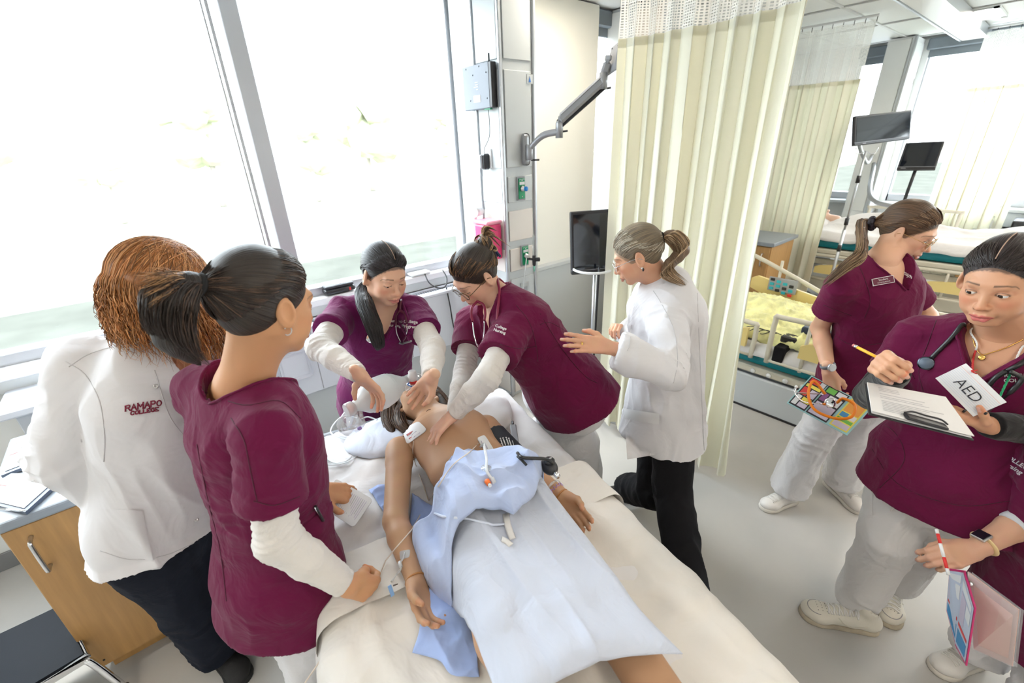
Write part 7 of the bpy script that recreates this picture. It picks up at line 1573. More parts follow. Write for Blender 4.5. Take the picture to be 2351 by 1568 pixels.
# ------------------------------------------------------------------ pads, wires, cuff and tubing
def flatquad(name, m, parent, px_, dep, bvs, n=8, th=.002):
    a, b, c, d = px_; V = []; Dn = []
    for j in range(n+1):
        for i in range(n+1):
            u, v = i/n, j/n; k = 1-.10*((abs(2*u-1)*abs(2*v-1))**6); uu, vv = .5+(u-.5)*k, .5+(v-.5)*k
            x = a[0]*(1-uu)*(1-vv)+b[0]*uu*(1-vv)+c[0]*uu*vv+d[0]*(1-uu)*vv; y = a[1]*(1-uu)*(1-vv)+b[1]*uu*(1-vv)+c[1]*uu*vv+d[1]*(1-uu)*vv; V.append(onb(x, y, .0015, bvs))
    V = np.array(V); F = [(j*(n+1)+i, j*(n+1)+i+1, (j+1)*(n+1)+i+1, (j+1)*(n+1)+i) for j in range(n) for i in range(n)]
    N = vnormals(V, np.array(F)); N = N*np.sign((N@(-FW)).mean()); k = len(V); Vt = V+N*th
    rim = [(j, j+1) for j in range(n)]; me = npmesh(name, np.r_[V, Vt], F+[(q[3]+k, q[2]+k, q[1]+k, q[0]+k) for q in F], m); return link(name, me, parent)
pa = thing('defibrillator_pad', 'white defibrillator pad on the mannequin\'s upper chest, left of the pressing hands', 'pad', onb(945, 998), 'defibrillator pads on the mannequin')
flatquad('pad', PAPER, pa, [(925, 988), (962, 968), (982, 988), (934, 1022)], 1.6, [bvm], 10, .003)
for (p, q, m_) in (((935, 1000), (950, 991), REDINK), ((936, 1002), (948, 994), REDINK), ((948, 1000), (958, 992), cm['lilac']), ((953, 1004), (966, 995), cm['lilac']), ((941, 1008), (948, 1003), REDINK)): MB().tube([onb(*p, .0055, [bvm]), onb(*q, .0055, [bvm])], .0012, 5).done('print_mark', m_, pa)
pa = thing('defibrillator_pad', 'long white defibrillator pad on the mannequin\'s ribs beside the black cuff', 'pad', onb(1118, 1030), 'defibrillator pads on the mannequin')
flatquad('pad', PAPER, pa, [(1094, 1008), (1112, 1000), (1144, 1052), (1132, 1066)], 1.6, [bvm, ba[1]], 10, .003)
for (p, q) in (((1104, 1015), (1107, 1022)), ((1112, 1020), (1118, 1032)), ((1122, 1036), (1130, 1052))): MB().tube([onb(*p, .006, [bvm]), onb(*q, .006, [bvm])], .0012, 5).done('print_mark', cm['lilac'], pa)
WIRE = mat('cream_wire', (.72, .62, .52), .5); wr = thing('pad_wire', 'cream lead wires running from the chest pads over the gown to the ponytailed student', 'wire', onb(980, 1140))
MB().tube(spline([onb(x, y, .004) for x, y in [(952, 1012), (950, 1040), (955, 1070), (966, 1100), (975, 1125), (982, 1148)]], 5), .0018, 6).done('lead', WIRE, wr)
MB().tube(spline([onb(x, y, .004) for x, y in [(1098, 1020), (1092, 1026), (1075, 1042), (1050, 1062), (1030, 1085), (1010, 1115), (985, 1150), (968, 1180)]], 5)+[onb(940, 1222, .012), onb(915, 1262, .014), onb(890, 1300, .02), pd(862, 1345, 1.20), pd(820, 1400, 1.16), pd(760, 1480, 1.12), pd(700, 1568, 1.1)], .0018, 6).done('lead', WIRE, wr)
cu = thing('pressure_cuff', 'black blood pressure cuff with white print wrapped round the mannequin\'s left arm', 'cuff', shL*.4+elL*.6)
ad = nrm(elL-shL); c0, c1 = shL+ad*.055, shL+(elL-shL)*.98; CUF = mat('cuff_nylon', (.010, .011, .016), .65, bump=.4, bscale=500)
S = Sol(); S.cone(c0, c1, .054, .050, .01, None, True); cuo = cloth_obj('wrap', S, .004, CUF, cu, .004, (9, 9, 9), 3); bvc = bvh_of(cuo)
def mark(px_, r_=.0011): MB().tube([onb(x, y, .001, [bvc]) for x, y in px_], r_, 5).done('white_print', PAPER, cu)
for x, y in ((1150, 1010), (1156, 1009), (1163, 1008), (1169, 1010)): mark([(x, y), (x+1.5, y+4), (x+5, y+14)], .0022); MB().ball(onb(x-1, y-3, .001, [bvc]), .003, 5).done('white_print', PAPER, cu)
mark([(1176, 1012), (1180, 1024)]); mark([(1147, 1022), (1151, 1018), (1154, 1024), (1147, 1022)]); mark([(1126, 1014), (1131, 1010), (1158, 1045), (1150, 1058), (1147, 1058)]); mark([(1126, 1014), (1150, 1058)]); mark([(1153, 1028), (1158, 1024)]); mark([(1156, 1031), (1160, 1027)])
cc_ = onb(1137, 1028, .001, [bvc]); text('ADULT', .016, PAPER, cc_, nrm(pd(1150, 1046, 1.5)-pd(1130, 1018, 1.5)), nrm(pd(1142, 1020, 1.5)-pd(1134, 1028, 1.5)), cu, on=bvc)
MB().tube(spline([onb(1192, 1044, .008), onb(1212, 1050, .03), onb(1232, 1058, .035), onb(1246, 1072, .03), onb(1254, 1092, .02)], 6), .005, 8).done('air_hose', BR, cu); MB().tube(spline([onb(1193, 1052, .010), onb(1203, 1058, .016), onb(1212, 1068, .012)], 5), .004, 8).done('air_hose', BR, cu)
bu = thing('inflation_bulb', 'black inflation bulb with dial lying beside the mannequin\'s left forearm', 'bulb', onb(1245, 1075)); c_ = onb(1246, 1074, .02)
MB().ball(c_, .024, 10, (1, 1.35, .9), Rb).done('bulb', DARKPL, bu); MB().lathe(c_+ZU*.016, ZU, [(0, .016), (.008, .017), (.012, .013), (.012, 0)], 20).done('dial', DARKPL, bu); MB().tube([c_+ZU*.030-BR_*.008, c_+ZU*.030+BR_*.008], .0018, 5).done('dial_mark', PAPER, bu); MB().lathe(c_-BL_*.03, -BL_, [(0, .009), (.02, .008), (.02, .0)], 12).done('valve', CHROME, bu)
pg_ = thing('grey_probe_box', 'grey box-shaped pager clipped on the bed edge behind the black cuff', 'device', onb(1185, 995)); a_, b_ = pz(1178, 978, .83), pz(1184, 1018, .83)
MB().obox(a_, b_, .026, .022, bev=.004).done('body', GREYPL, pg_); MB().tube([a_, a_+(a_-b_)*.28], .005, 8).done('cord_stub', DARKPL, pg_)
CT = glass_mat('clear_plastic', (.95, .97, .98), .06, .12); CT2 = glass_mat('milky_tube', (.92, .94, .97), .08, .55)
ct = thing('chest_tube', 'clear catheter with round disc and orange cap lying on the blue gown', 'tube', onb(1118, 1090))
MB().tube(spline([onb(1101, 1030, .010), onb(1108, 1028, .020), onb(1114, 1042, .020), onb(1117, 1065, .012), onb(1120, 1085, .008), onb(1128, 1100, .008)], 6), .0040, 8).done('tube', CT2, ct); MB().lathe(onb(1119, 1079, .006), nrm(ZU+BR_*.2), [(0, .016), (.0015, .016), (.0015, 0)], 24).done('disc', CT, ct)
c_ = onb(1119, 1110, .009); MB().lathe(c_-BL_*.008, BL_, [(0, .0068), (.014, .0078), (.016, .006), (.016, 0)], 12).done('cap', ORANGEPL, ct); MB().lathe(c_-BL_*.016, BL_, [(0, .005), (.009, .004)], 10).done('tip', WHITEPL, ct); MB().tube([onb(1129, 1098, .008), onb(1136, 1112, .008)], .006, 8).done('connector', CT2, ct)
iv = thing('iv_line', 'taped clear line with blue clip on the mannequin\'s right forearm', 'iv line', onb(925, 1280))
flatquad('tape', glass_mat('clear_tape', (.93, .93, .93), .10, .35), iv, [(918, 1266), (942, 1262), (940, 1280), (920, 1286)], 1.2, [ba[0]], 5, .0008)
MB().tube(spline([onb(930, 1270, .003), onb(926, 1285, .004), onb(920, 1296, .006), onb(925, 1305, .006), onb(912, 1322, .006), onb(900, 1338, .008)], 6), .0026, 6).done('tube', CT2, iv); MB().tube([onb(921, 1290, .006), onb(925, 1302, .006)], .005, 8).done('hub', CT2, iv)
MB().obox(pz(894, 1344, .83), pz(902, 1368, .80), .010, .004, bev=.001).done('blue_clip', mat('sky_blue_plastic', (.25, .45, .8), .4), iv); MB().tube([pz(903, 1347, .80), pz(914, 1343, .80)], .0055, 8).done('brass_fitting', mat('dark_brass', (.2, .16, .14), .4, .6), iv)
wb = thing('coil_bracelet', 'lilac coil bracelet and clear tag on the mannequin\'s left wrist', 'bracelet', wrL); c_ = wrL+nrm(elL-wrL)*.03; n_ = nrm(wrL-elL); u_ = nrm(np.cross(n_, ZU)); v_ = np.cross(n_, u_)
MB().tube([c_+(u_*math.cos(a)+v_*math.sin(a))*(.0305+.0035*math.cos(a*16))+n_*.0045*math.sin(a*16) for a in np.linspace(0, 6.283, 260)[:-1]], .0013, 4, closed=True).done('coil', mat('lilac_plastic', (.42, .25, .62), .3), wb)
MB().tube([c_-n_*.014+(u_*math.cos(a)+v_*math.sin(a))*.036 for a in np.linspace(0, 6.283, 40)[:-1]], .005, 6, closed=True, flat=(.25, 1)).done('clear_band', CT, wb)
# breathing bag and mask
bm = thing('breathing_bag', 'milky breathing bag with clear mask held over the mannequin\'s face', 'breathing bag', pd(868, 908, 1.62))
e0, e1 = pd(812, 934, 1.56), pd(929, 872, 1.70); ax_ = nrm(e1-e0); Ln = np.linalg.norm(e1-e0); MILK = mat('milky_silicone', (.80, .85, .88), .3, sss=0, spec=.5); MILK.node_tree.nodes['Principled BSDF'].inputs['Transmission Weight'].default_value = .08
prof = [(0, .018), (.03, .021), (.09, .028), (.20, .049), (.33, .060), (.5, .064), (.66, .060), (.80, .047), (.91, .028), (.97, .018), (1, .016)]; n_ = len(prof)
MB().lathe(e0, ax_, [(t_*Ln, r_) for t_, r_ in prof], 40).done('bag', MILK, bm)
for t_ in (.27, .31, .70, .74): MB().lathe(e0+ax_*Ln*t_, ax_, [(-.0015, np.interp(t_, [p[0] for p in prof], [p[1] for p in prof])-.002), (0, np.interp(t_, [p[0] for p in prof], [p[1] for p in prof])+.0016), (.0015, np.interp(t_, [p[0] for p in prof], [p[1] for p in prof])-.002)], 40).done('moulded_rib', MILK, bm)
MB().lathe(e0-ax_*.030, ax_, [(0, .024), (.006, .026), (.026, .025), (.034, .018)], 24).done('inlet_valve', CT2, bm); MB().lathe(e0-ax_*.022, ax_, [(0, .0), (0, .016), (.016, .016), (.016, 0)], 16).done('red_insert', mat('coral_plastic', (.75, .10, .10), .4), bm)
MB().lathe(e1, ax_, [(0, .014), (.022, .014)], 18).done('neck_tube', CT2, bm)
vt = pd(946, 853, 1.70); vb = pd(950, 885, 1.72); va = nrm(vt-vb); MB().lathe(vb, va, [(0, .013), (.025, .014), (.028, .019), (.045, .020), (.050, .016), (.060, .016), (.064, .012), (.064, 0)], 24).done('patient_valve', mat('frosted_white', (.78, .76, .78), .3), bm)
MB().lathe(vb+va*.010, va, [(0, .0145), (.012, .0145)], 16).done('red_insert', REDPL, bm)
MB().tube([vb+va*.006+.021*(nrm(np.cross(va, FW))*math.cos(a)+nrm(np.cross(va, np.cross(va, FW)))*math.sin(a))*(1+.12*math.cos(4*a)) for a in np.linspace(0, 6.28, 41)[:-1]], .0022, 6, closed=True).done('blue_ring', BLUEPL, bm)
mc = H.w(0, .088, -.040); mf = nrm(vb-mc); vb2 = mc+mf*.055
MB().lathe(mc, mf, [(-.004, .046), (.0, .051), (.006, .051), (.010, .044), (.028, .036), (.045, .018), (.060, .012)], 32).done('mask_dome', CT, bm); MB().tube([mc+.047*(nrm(np.cross(mf, FW))*math.cos(a)+nrm(np.cross(mf, np.cross(mf, FW)))*math.sin(a)) for a in np.linspace(0, 6.28, 41)[:-1]], .007, 8, closed=True).done('mask_cushion', CT2, bm)
MB().tube([mc+mf*.05, vb], .011, 12).done('mask_port', CT, bm); MB().ball(mc+mf*.02, .012, 6, (1, 1.4, .6)).done('pink_valve', mat('rose_plastic', (.75, .15, .2), .4), bm)
S = Sol(); rs = np.random.RandomState(2); 
for i in range(7): S.ell(pd(806+rs.uniform(-12, 22), 975+rs.uniform(-28, 26), 1.60+rs.uniform(-.02, .02)), np.array([.028, .018, .032])*rs.uniform(.7, 1.2), None, .02)
rv = thing('reservoir_bag', 'crumpled clear reservoir bag hanging under the breathing bag', 'bag', pd(812, 975, 1.6)); cloth_obj('film', S, .005, glass_mat('crinkled_film', (.93, .94, .97), .16, .22), rv, .02, (22, 22, 22), 5)
MB().lathe(pd(826, 985, 1.56), ZU, [(0, .008), (.006, .008), (.008, 0)], 12).done('violet_button', mat('violet_plastic', (.3, .2, .5), .4), rv)
tb = thing('oxygen_tubing', 'clear tubing in loops on the sheet ending in a green connector', 'tubing', pz(800, 1020, BZ))
lp = [(822, 960), (790, 955), (768, 972), (768, 1000), (790, 1018), (830, 1022), (860, 1008), (874, 985), (868, 965), (845, 957), (830, 962)]; MB().tube(spline([onb(x, y, .02 if 2 < i < 7 else .05, [bvb]) for i, (x, y) in enumerate(lp)], 8), .0033, 8).done('tube', CT2, tb)
lp = [(812, 1012), (815, 1035), (800, 1058), (770, 1065), (745, 1050), (734, 1025), (745, 1008), (772, 1003), (800, 1012), (820, 1025), (822, 1045), (805, 1062), (775, 1070), (748, 1071)]; MB().tube(spline([onb(x, y, .005+.004*(i > 6), [bvb]) for i, (x, y) in enumerate(lp)], 8), .0033, 8).done('tube', CT2, tb)
a_, b_ = onb(724, 1066, .01, [bvb]), onb(748, 1070, .008, [bvb]); dv = b_-a_; MB().tube([a_, a_+dv*.45], [.0095, .008], 8).tube([a_+dv*.45, a_+dv*.8, b_], [.0062, .005, .004], 8).done('green_connector', mat('bright_green', (.0, .42, .12), .35), tb)
# instruction card held by the ponytailed student
ic = thing('instruction_card', 'white rounded pad card with red mark and fine print held over the bed', 'card', pd(800, 1150, 1.45)); q = [pd(770, 1098, 1.50), pd(857, 1146, 1.46), pd(812, 1211, 1.38), pd(745, 1168, 1.42)]; cn = nrm(np.cross(q[1]-q[0], q[3]-q[0])); cn = cn if cn@(CAM-q[0]) > 0 else -cn
ol = []
for i in range(4):
    a, b, c = q[i-1], q[i], q[(i+1) % 4]; d1, d2 = nrm(a-b)*.014, nrm(c-b)*.014
    for t_ in (0, .25, .5, .75, 1): ol.append(b+d1*(1-t_)**2+d2*t_**2)
MB().poly(ol, .002, -cn).done('card', PAPER, ic)
b_ = [quadat(q, .07, .22, cn, .0012), quadat(q, .10, .40, cn, .0012)]; b_ = [quadat(q, .12, .12, cn, .001), quadat(q, .17, .42, cn, .001)]; MB().tube(b_, .0062, 8, flat=(1, .15)).done('red_mark', REDPL, ic)
for i in range(15): L2_ = RND.uniform(.5, .68); MB().poly([quadat(q, .24+.047*i, .16, cn, .0008), quadat(q, .252+.047*i, .16, cn, .0008), quadat(q, .252+.047*i, .16+L2_, cn, .0008), quadat(q, .24+.047*i, .16+L2_, cn, .0008)], .0003, cn).done('print_line', cm['lilac'] if i % 4 else MATS['print_grey'], ic)
# ------------------------------------------------------------------ beds further off
def far_bed(label, x0, x1, y0, y1, zt, group, base_panel=True):
    t = thing('hospital_bed', label, 'bed', ((x0+x1)/2, (y0+y1)/2, 0), group)
    MB().bb((x0+.02, y0, zt-.15), (x1-.02, y1, zt), .04, 2).done('mattress', TEAL, t)
    MB().bb((x0, y0, zt-.21), (x1, y1, zt-.155), .01).done('frame', BEIGEPL, t)
    MB().bb((x0-.02, y1, zt-.25), (x1+.02, y1+.05, zt+.35), .03, 3).done('headboard', BEIGEPL, t); MB().bb((x0-.02, y0-.05, zt-.25), (x1+.02, y0, zt+.12), .03, 3).done('footboard', YELLOWPL, t)
    return t
def rail(t, x, ya, yb, z0, z1, panel, slope=0, name='side_rail', ctrl=False):
    P_ = [A(x, ya, z0), A(x, ya, z1-.03), A(x, ya+.04 if yb > ya else ya-.04, z1), A(x, yb-.04 if yb > ya else yb+.04, z1+slope), A(x, yb, z1-.03+slope), A(x, yb, z0+slope)]
    o = MB().tube(spline(P_, 5), .017, 10).done(name, BEIGEPL, t); MB().tube([A(x, ya, z0+.02), A(x, yb, z0+.02+slope)], .014, 8).tube([A(x, ya*.6+yb*.4, z0), A(x, ya*.6+yb*.4, z1)], .012, 8).done('rail_bar', BEIGEPL, o)
    a, b = panel; MB().poly([A(x-.02, ya+(yb-ya)*a, z0+(z1-z0)*.30), A(x-.02, ya+(yb-ya)*b, z0+(z1-z0)*.30+slope*b), A(x-.02, ya+(yb-ya)*b, z0+(z1-z0)*.85+slope*b), A(x-.02, ya+(yb-ya)*(a+.08), z0+(z1-z0)*.62+slope*a), A(x-.02, ya+(yb-ya)*a, z0+(z1-z0)*.55+slope*a)], .03, (1, 0, 0)).done('rail_panel', YELLOWPL, o); return o
b2 = far_bed('low bed with a yellow crocheted blanket behind the near curtain', 3.16, 4.06, .0, 1.95, .50, 'beds beyond the near curtain')
MB().bb((3.155, .20, .0), (3.19, 1.75, .27), .01).done('base_panel', mat('base_grey', (.56, .59, .62), .4), b2); MB().bb((3.25, .1, .02), (3.95, 1.85, .26), .01).done('lift_base', GREYPL, b2)
MB().bb((3.148, .20, .0), (3.16, 1.75, .015)).done('base_edge', DARKPL, b2)
for i in range(5): MB().lathe((3.158, .62+.11*i, .315), (-1, 0, 0), [(0, .018), (.004, .018), (.004, 0)], 14).done('rail_knob', WHITEPL, b2)
o = rail(b2, 4.04, 1.55, .95, .55, .93, (.05, .95), -.20, ctrl=True)
pn_ = MB().box((4.005, 1.26, .735), (.012, .22, .12), .004).done('control_panel', GREYPL, o)
TQ = mat('turquoise_key', (.02, .40, .50), .4)
for i in range(4):
    for j in range(3): MB().box((3.996, 1.34-.05*i, .775-.038*j-.012*i), (.008, .034, .024), .003).done('key', REDPL if (i, j) == (3, 2) else (TQ if (i+j) % 3 else DARKPL), pn_)
rail(b2, 3.14, .98, .45, .42, .77, (.35, 1.0)); rail(b2, 3.14, 1.55, 1.09, .42, .68, (.2, .9))
rail(b2, 4.06, .55, .05, .45, .72, (.1, .9))
bd = thing('bed_sheet', 'white sheet with dark straps on the low bed', 'sheet', (3.6, 1, .52)); 
def lumpy(name, x0, x1, y0, y1, z, m, parent, amp, fs, seed, prof=None, drop=.08, n=60, th=.004):
    X = np.linspace(x0, x1, n+1); Y = np.linspace(y0, y1, n+1); G = np.stack(np.meshgrid(X, Y, indexing='ij'), -1).reshape(-1, 2); P = np.c_[G, np.zeros(len(G))]; Z = z+folds(P, fs, seed)*amp
    if prof is not None: Z = Z + prof(G[:, 0], G[:, 1])
    ex_ = np.minimum(G[:, 0]-x0, x1-G[:, 0]); Z = Z - drop*np.clip(1-ex_/.06, 0, 1)**2; V = np.c_[G, Z]; F = [(i*(n+1)+j, (i+1)*(n+1)+j, (i+1)*(n+1)+j+1, i*(n+1)+j+1) for i in range(n) for j in range(n)]
    o = link(name, npmesh(name, V, F, m), parent); s_ = o.modifiers.new('t', 'SOLIDIFY'); s_.thickness = th; return o
lumpy('sheet_cloth', 3.13, 4.08, .02, 1.9, .515, LINEN, bd, .02, (6, 6, 3), 3)
YB = mat('yellow_crochet', (.80, .78, .38), .9, var=.25, vscale=14, bump=1.0, bscale=120, sheen=.3)
bk = thing('crochet_blanket', 'pale yellow crocheted blanket on the low bed behind the near curtain', 'blanket', (3.6, 1.0, .6))
lumpy('knit', 3.20, 4.02, .62, 1.45, .60, YB, bk, .05, (9, 9, 5), 8, lambda x, y: .10*np.exp(-((x-3.65)/.22)**2)*np.exp(-((y-1.2)/.4)**2)+.004*np.sin(x*190)*np.sin(y*190), .10, 90, .008)
t = thing('pillow', 'white pillow above the yellow blanket on the low bed', 'pillow', (3.6, 1.6, .6)); S = Sol(); S.ell((3.62, 1.58, .64), (.30, .18, .09), None, .02); cloth_obj('pillow_case', S, .012, LINEN, t, .02, (8, 8, 5), 2)
t = thing('black_strap', 'black strap crossing the near edge of the low bed', 'strap', (3.2, .93, .5)); MB().bb((3.13, .88, .44), (3.30, .95, .56), .006).done('webbing', BLACKC, t)
t = thing('control_unit', 'white and black cable unit lying on the low bed by the rail', 'device', (3.3, 1.0, .56)); MB().box((3.28, 1.02, .585), (.08, .11, .03), .006).done('white_case', WHITEPL, t); MB().box((3.26, .90, .59), (.09, .10, .05), .008).done('black_case', DARKPL, t)
for k in range(4): MB().tube(spline([(3.26, .95+.03*k, .60), (3.20, 1.0+.05*k, .63), (3.22, 1.08+.04*k, .585), (3.30, 1.14, .60)], 5), .003, 5).done('lead', DARKPL, t)
t = thing('control_unit', 'dark blue pump box on the yellow blanket beside the scrunchie student\'s arm', 'device', (3.35, .75, .66)); MB().box((3.34, .78, .66), (.10, .16, .05), .012, seg=2).done('casing', mat('navy_case', (.03, .045, .08), .4), t); MB().box((3.34, .76, .688), (.06, .07, .004)).done('label_strip', PAPER, t)

b3 = far_bed('far bed with a white sheeted figure under the two wall screens', 5.92, 6.80, -.15, 1.95, .84, 'beds beyond the near curtain')
MB().bb((6.0, .1, .18), (6.7, 1.7, .34), .02).done('lift_base', BEIGEPL, b3); MB().bb((5.97, .2, .50), (6.0, 1.6, .56)).done('side_beam', BEIGEPL, b3)
for y in (.28, 1.62):
    for x in (6.0, 6.72): MB().lathe((x-.02, y, .075), (1, 0, 0), [(0, .05), (.004, .072), (.034, .072), (.038, .05)], 20).done('caster', mat('caster_grey', (.16, .17, .18), .5), b3); MB().tube([(x, y, .09), (x, y+.03, .2)], .02, 8).done('caster_fork', STEEL, b3)
rail(b3, 5.88, .70, .05, .33, .62, (.15, 1.0)); rail(b3, 5.88, 1.62, 1.0, .33, .62, (.1, .9)); rail(b3, 6.84, 1.4, .6, .80, 1.06, (.4, .8))
t = thing('sheeted_mannequin', 'mannequin under a white sheet on the far bed, pale face at its left end', 'mannequin', (6.36, 1.0, .9))
o = lumpy('sheet_cloth', 5.90, 6.82, -.12, 1.70, .86, LINEN, t, .03, (5, 5, 3), 12, lambda x, y: .17*np.exp(-((x-6.36)/.22)**2)*(np.exp(-((y-1.25)/.38)**2)+.8*np.exp(-((y-.1)/.25)**2)+.55*np.exp(-((y-.65)/.35)**2)), .10, 80)
S = Sol(); S.ell((6.36, 1.78, .98), (.075, .10, .085), None, .01); S.ell((6.36, 1.76, 1.07), (.012, .022, .02), None, .02); S.ell((6.36, 1.70, 1.045), (.03, .02, .015), None, .02); S.cone((6.36, 1.72, .96), (6.36, 1.6, .93), .05, .07, .03); V, F = S.net(.006); me = npmesh('head', V, F, mat('pale_vinyl', (.68, .44, .33), .5)); link('head', me, t)
t = thing('pillow', 'white pillow at the left end of the far bed', 'pillow', (6.36, 1.78, .9)); S = Sol(); S.ell((6.36, 1.78, .90), (.32, .17, .07), None, .02); cloth_obj('pillow_case', S, .012, LINEN, t, .02, (8, 8, 5), 2)
# IV pole in front of the far bed
t = thing('iv_pole', 'silver drip pole with black collars standing before the far bed', 'pole', (5.7, 1.40, 0)); a_ = pxx(1903, 690, 5.72); b_ = pxx(1955, 432, 5.72); x, y = 5.72, (a_[1]+b_[1])/2
MB().tube([(x, y, .05), (x, y, .95)], .016, 10).tube([(x, y, .95), (x, y, 1.72)], .011, 10).done('pole', SILVER, t)
for z in (.72, 1.0, 1.42): MB().tube([(x, y, z), (x, y, z+.07)], .019, 10).done('collar', DARKPL, t)
MB().tube(spline([(x, y-.09, 1.75), (x, y-.07, 1.69), (x, y, 1.71), (x, y+.07, 1.69), (x, y+.09, 1.75)], 4), .005, 6).done('hook', CHROME, t)
for a in range(5): MB().tube([(x, y, .07), (x+.26*math.cos(a*1.256), y+.26*math.sin(a*1.256), .045)], .013, 6).done('foot', SILVER, t)
# maple cabinet behind the near curtain
t = thing('base_cabinet', 'small maple cabinet with grey top between the near and middle curtains', 'cabinet', (5.3, 2.0, 0)); MB().bb((5.0, 1.75, .0), (5.6, 2.25, .83), .004).done('carcass', OAK, t)
MB().bb((4.985, 1.76, .10), (5.0, 2.24, .82), .003).done('door', OAK, t); MB().tube(spline([(4.985, 1.82, .62), (4.95, 1.82, .63), (4.95, 1.82, .74), (4.985, 1.82, .75)], 4), .006, 6).done('handle', STEEL, t); MB().bb((4.96, 1.72, .83), (5.62, 2.28, .87), .006).done('top', COUNTER, t)
# window side counter on the far right with bottle and printer
t = thing('side_counter', 'low maple counter with grey top under the far right window', 'counter', (7.75, -.3, 0)); MB().bb((7.45, -1.6, .0), (7.86, .50, .74), .004).done('carcass', OAK, t); MB().bb((7.42, -1.62, .74), (7.88, .52, .78), .006).done('top', COUNTER, t)
t = thing('sanitizer_bottle', 'clear pump bottle on the far counter at the right edge', 'bottle', (7.7, .34, .78)); MB().lathe((7.7, .36, .78), ZU, [(0, .0), (0, .055), (.02, .06), (.16, .058), (.20, .03), (.215, .022)], 24).done('bottle', glass_mat('bottle_plastic', (.92, .95, .97), .06, .35), t)
MB().lathe((7.7, .36, .99), ZU, [(0, .024), (.03, .024), (.035, .01), (.06, .01)], 16).tube([(7.7, .36, 1.045), (7.63, .36, 1.05)], .009, 8).done('pump', WHITEPL, t); MB().box((7.642, .36, .86), (.003, .06, .07)).done('label_strip', PAPER, t)
t = thing('printer', 'black printer on the far counter at the right edge', 'printer', (7.65, 0, .78)); MB().bb((7.48, -.20, .78), (7.80, .22, .93), .02, 2).done('body', DARKPL, t); MB().bb((7.47, -.12, .84), (7.49, .14, .87)).done('paper_slot', GREYPL, t)
# stethoscopes on the two students by the bed
t3 = bvh_of([o for o in bpy.data.objects if o.name == P3[0]['_top']][0]); b3_ = bvh_of(P3[1])
def dr3(x, y, dep, lift=.007): return drop([t3, b3_], x, y, dep, lift)
st = thing('stethoscope', 'maroon tubed stethoscope round the neck of the student squeezing the breathing bag', 'stethoscope', pd(915, 720, 1.8), 'stethoscopes on the bedside students'); WINE = mat('wine_tubing', (.09, .010, .035), .35)
MB().tube(spline([pd(835, 672, 1.86), dr3(828, 700, 1.75), dr3(845, 745, 1.75), dr3(850, 762, 1.75)], 7), .005, 8).done('tubing', WINE, st)
MB().tube(spline([pd(925, 676, 1.90), dr3(921, 690, 1.78), dr3(919, 703, 1.75), dr3(919, 712, 1.75)], 7), .005, 8).done('tubing', WINE, st)
for g in ([(919, 712), (910, 726), (909, 745)], [(919, 712), (930, 722), (934, 742)]): MB().tube(spline([dr3(x, y, 1.75) for x, y in g], 5), .0048, 8).done('yoke', WINE, st)
for g in ([(909, 745), (911, 765), (920, 785)], [(934, 742), (934, 765), (925, 787)]): MB().tube(spline([dr3(x, y, 1.75) for x, y in g], 5), .0026, 8).done('ear_tube', CHROME, st)
MB().tube([dr3(917, 788, 1.75), dr3(924, 789, 1.75), dr3(944, 783, 1.75)], .0045, 6).done('ear_tip', GREYPL, st)
c_ = dr3(852, 776, 1.75, .012); fd = nrm(CAM-c_); MB().lathe(c_-fd*.004, fd, [(0, .012), (.004, .0195), (.009, .020), (.010, .016), (.010, 0)], 24).done('chest_piece', CHROME, st)
t4 = bvh_of([o for o in bpy.data.objects if o.name == P4[0]['_top']][0]); nk4, pel4, up4, f4, r4 = P4f
st = thing('stethoscope', 'crimson tubed stethoscope hanging from the neck of the student pressing the chest', 'stethoscope', nk4, 'stethoscopes on the bedside students'); CRIM = mat('crimson_tubing', (.22, .010, .05), .35)
MB().tube(spline([nk4-r4*.01-f4*.06, pd(1144, 640, 1.80), pd(1147, 670, 1.74), pd(1142, 720, 1.70), pd(1140, 760, 1.70), pd(1138, 790, 1.70)], 7), .0058, 8).done('tubing', CRIM, st)
MB().tube(spline([pd(1096, 692, 1.76), pd(1084, 705, 1.74), pd(1082, 722, 1.73), pd(1085, 738, 1.72)], 6), .0055, 8).tube(spline([pd(1096, 692, 1.76), pd(1110, 700, 1.74), pd(1114, 718, 1.73), pd(1112, 736, 1.72)], 6), .0055, 8).done('yoke', CRIM, st)
MB().tube(spline([pd(1085, 738, 1.72), pd(1090, 775, 1.70), pd(1100, 797, 1.70), pd(1125, 797, 1.70)], 6), .0028, 8).tube(spline([pd(1112, 736, 1.72), pd(1111, 770, 1.70), pd(1105, 790, 1.70)], 6), .0028, 8).done('ear_tube', CHROME, st)
c_ = pd(1133, 798, 1.69); fd = nrm(CAM-c_+RT*.5); MB().lathe(c_, fd, [(-.008, .012), (0, .019), (.008, .019), (.009, .015), (.009, 0)], 24).done('chest_piece', STEEL, st)
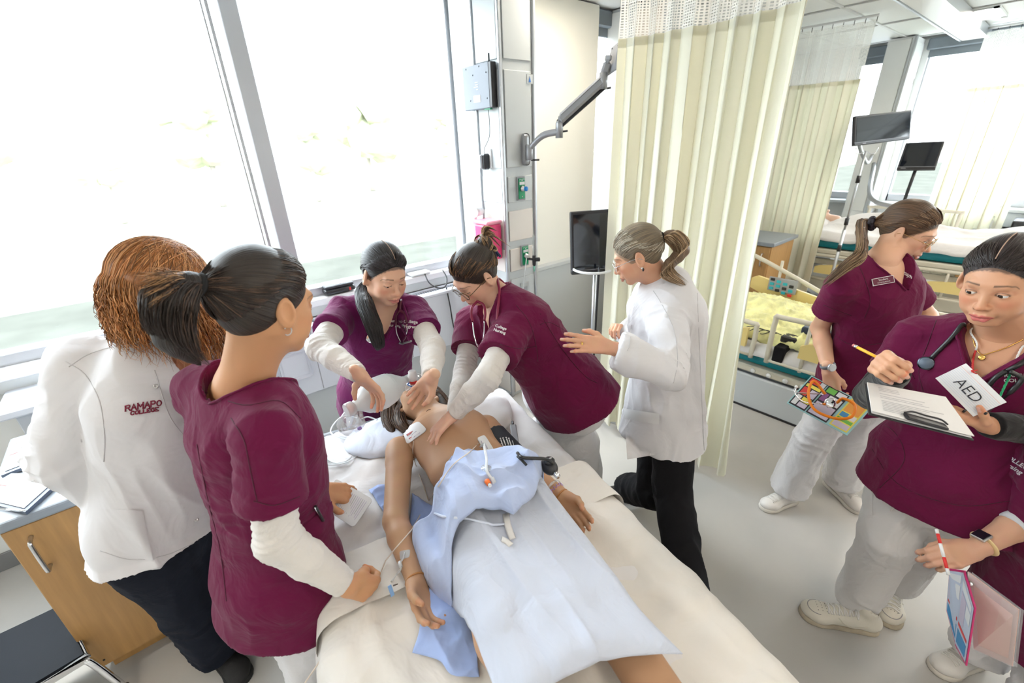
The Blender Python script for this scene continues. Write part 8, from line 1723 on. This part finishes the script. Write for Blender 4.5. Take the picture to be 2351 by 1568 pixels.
# embroidery on the scrub tops
LT = mat('white_thread', (.72, .68, .70), .8)
def emb(lines, px_, dep, bv, parent, e1, size):
    for i, s in enumerate(lines):
        c = pd(px_[0], px_[1], dep); h = bv.ray_cast(Vector(CAM), Vector(nrm(c-CAM)), 9)
        if h[0] is None: continue
        n = nrm(CAM-c); e = nrm(e1-n*(e1@n)); u = np.cross(n, e); text(s, size, LT, np.array(h[0])-u*size*1.1*i+n*.001, e, u, parent, 'embroidery', bold=.0004, on=bv, th=.001)
emb(['Ramapo College', 'Nursing Programs'], (925, 738), 1.75, t3, P3[0], RT-UP*.05, .017)
emb(['College', 'Nursing'], (1150, 752), 1.7, t4, P4[0], RT*.9-UP*.3, .014)
emb(['RAMAPO', 'COLLEGE'], (2338, 862), 1.2, bv7[0], P7[0], RT, .013)
emb(['Ramapo'], (2080, 628), 1.85, bv6, P6[0], RT*.5-UP*.3, .02)
t8 = bvh_of([o for o in bpy.data.objects if o.name == P8[0]['_top']][0]); emb(['COLLEGE', 'nursing'], (2336, 1062), 1.2, t8, P8[0], RT-UP*.6, .016)

# seams and hems on coats and scrubs
CS = mat('coat_seam', (.60, .59, .615), .8); PS = mat('scrub_seam', (.065, .002, .022), .8)
c5 = [o for o in P5[0].children if o.name.startswith('white_coat')][0]; v5 = [bvh_of(c5)]
for pts in ([(1600, 640), (1602, 700), (1606, 800), (1612, 930), (1618, 1060)], [(1500, 668), (1520, 700), (1548, 760), (1556, 830), (1546, 880)], [(1403, 1042), (1450, 1060), (1520, 1068), (1600, 1060)], [(1445, 870), (1420, 960), (1404, 1045)], [(1450, 745), (1445, 790), (1440, 805)]): seam(v5, pts, 1.8, CS, c5)
c1 = [o for o in P1[0].children if o.name.startswith('white_coat')][0]; v1 = [bvh_of(c1)]
for pts in ([(158, 842), (200, 815), (250, 798), (300, 790)], [(150, 830), (195, 860), (228, 920), (240, 1000), (238, 1060)], [(355, 850), (370, 900), (392, 960), (430, 1010)], [(230, 1265), (300, 1285), (380, 1275), (460, 1240)]): seam(v1, pts, 1.2, CS, c1)
v2 = [bt2]
for pts in ([(530, 960), (560, 1010), (575, 1080), (590, 1150)], [(452, 1020), (478, 1150), (505, 1260), (520, 1380)], [(470, 900), (560, 930), (640, 920), (690, 960)], [(582, 1150), (630, 1160), (688, 1140)]): seam(v2, pts, 1.1, PS, top2)
o4 = bpy.data.objects[P4[0]['_top']]; v4 = [bvh_of(o4)]
for pts in ([(1185, 700), (1215, 740), (1230, 790), (1235, 830)], [(1240, 720), (1290, 800), (1340, 860), (1372, 880)], [(1240, 745), (1262, 740), (1300, 760)], [(1148, 790), (1190, 800), (1232, 795)]): seam(v4, pts, 1.8, PS, o4)
v6 = [bv6]
for pts in ([(1962, 590), (1985, 640), (1998, 690), (1985, 730)], [(1890, 700), (1920, 712), (1955, 725)], [(1905, 760), (1950, 790), (2010, 790), (2060, 780)]): seam(v6, pts, 1.85, PS, top6)
v7_ = [bv7[0]]
for pts in ([(2150, 735), (2130, 790), (2110, 850), (2120, 900)], [(2040, 800), (2075, 830), (2100, 870)], [(2180, 850), (2250, 880), (2330, 900)], [(2010, 960), (2060, 1000), (2075, 1060), (2020, 1120)], [(1990, 1010), (2060, 1110), (2200, 1160), (2320, 1150)]): seam(v7_, pts, 1.3, PS, top7)
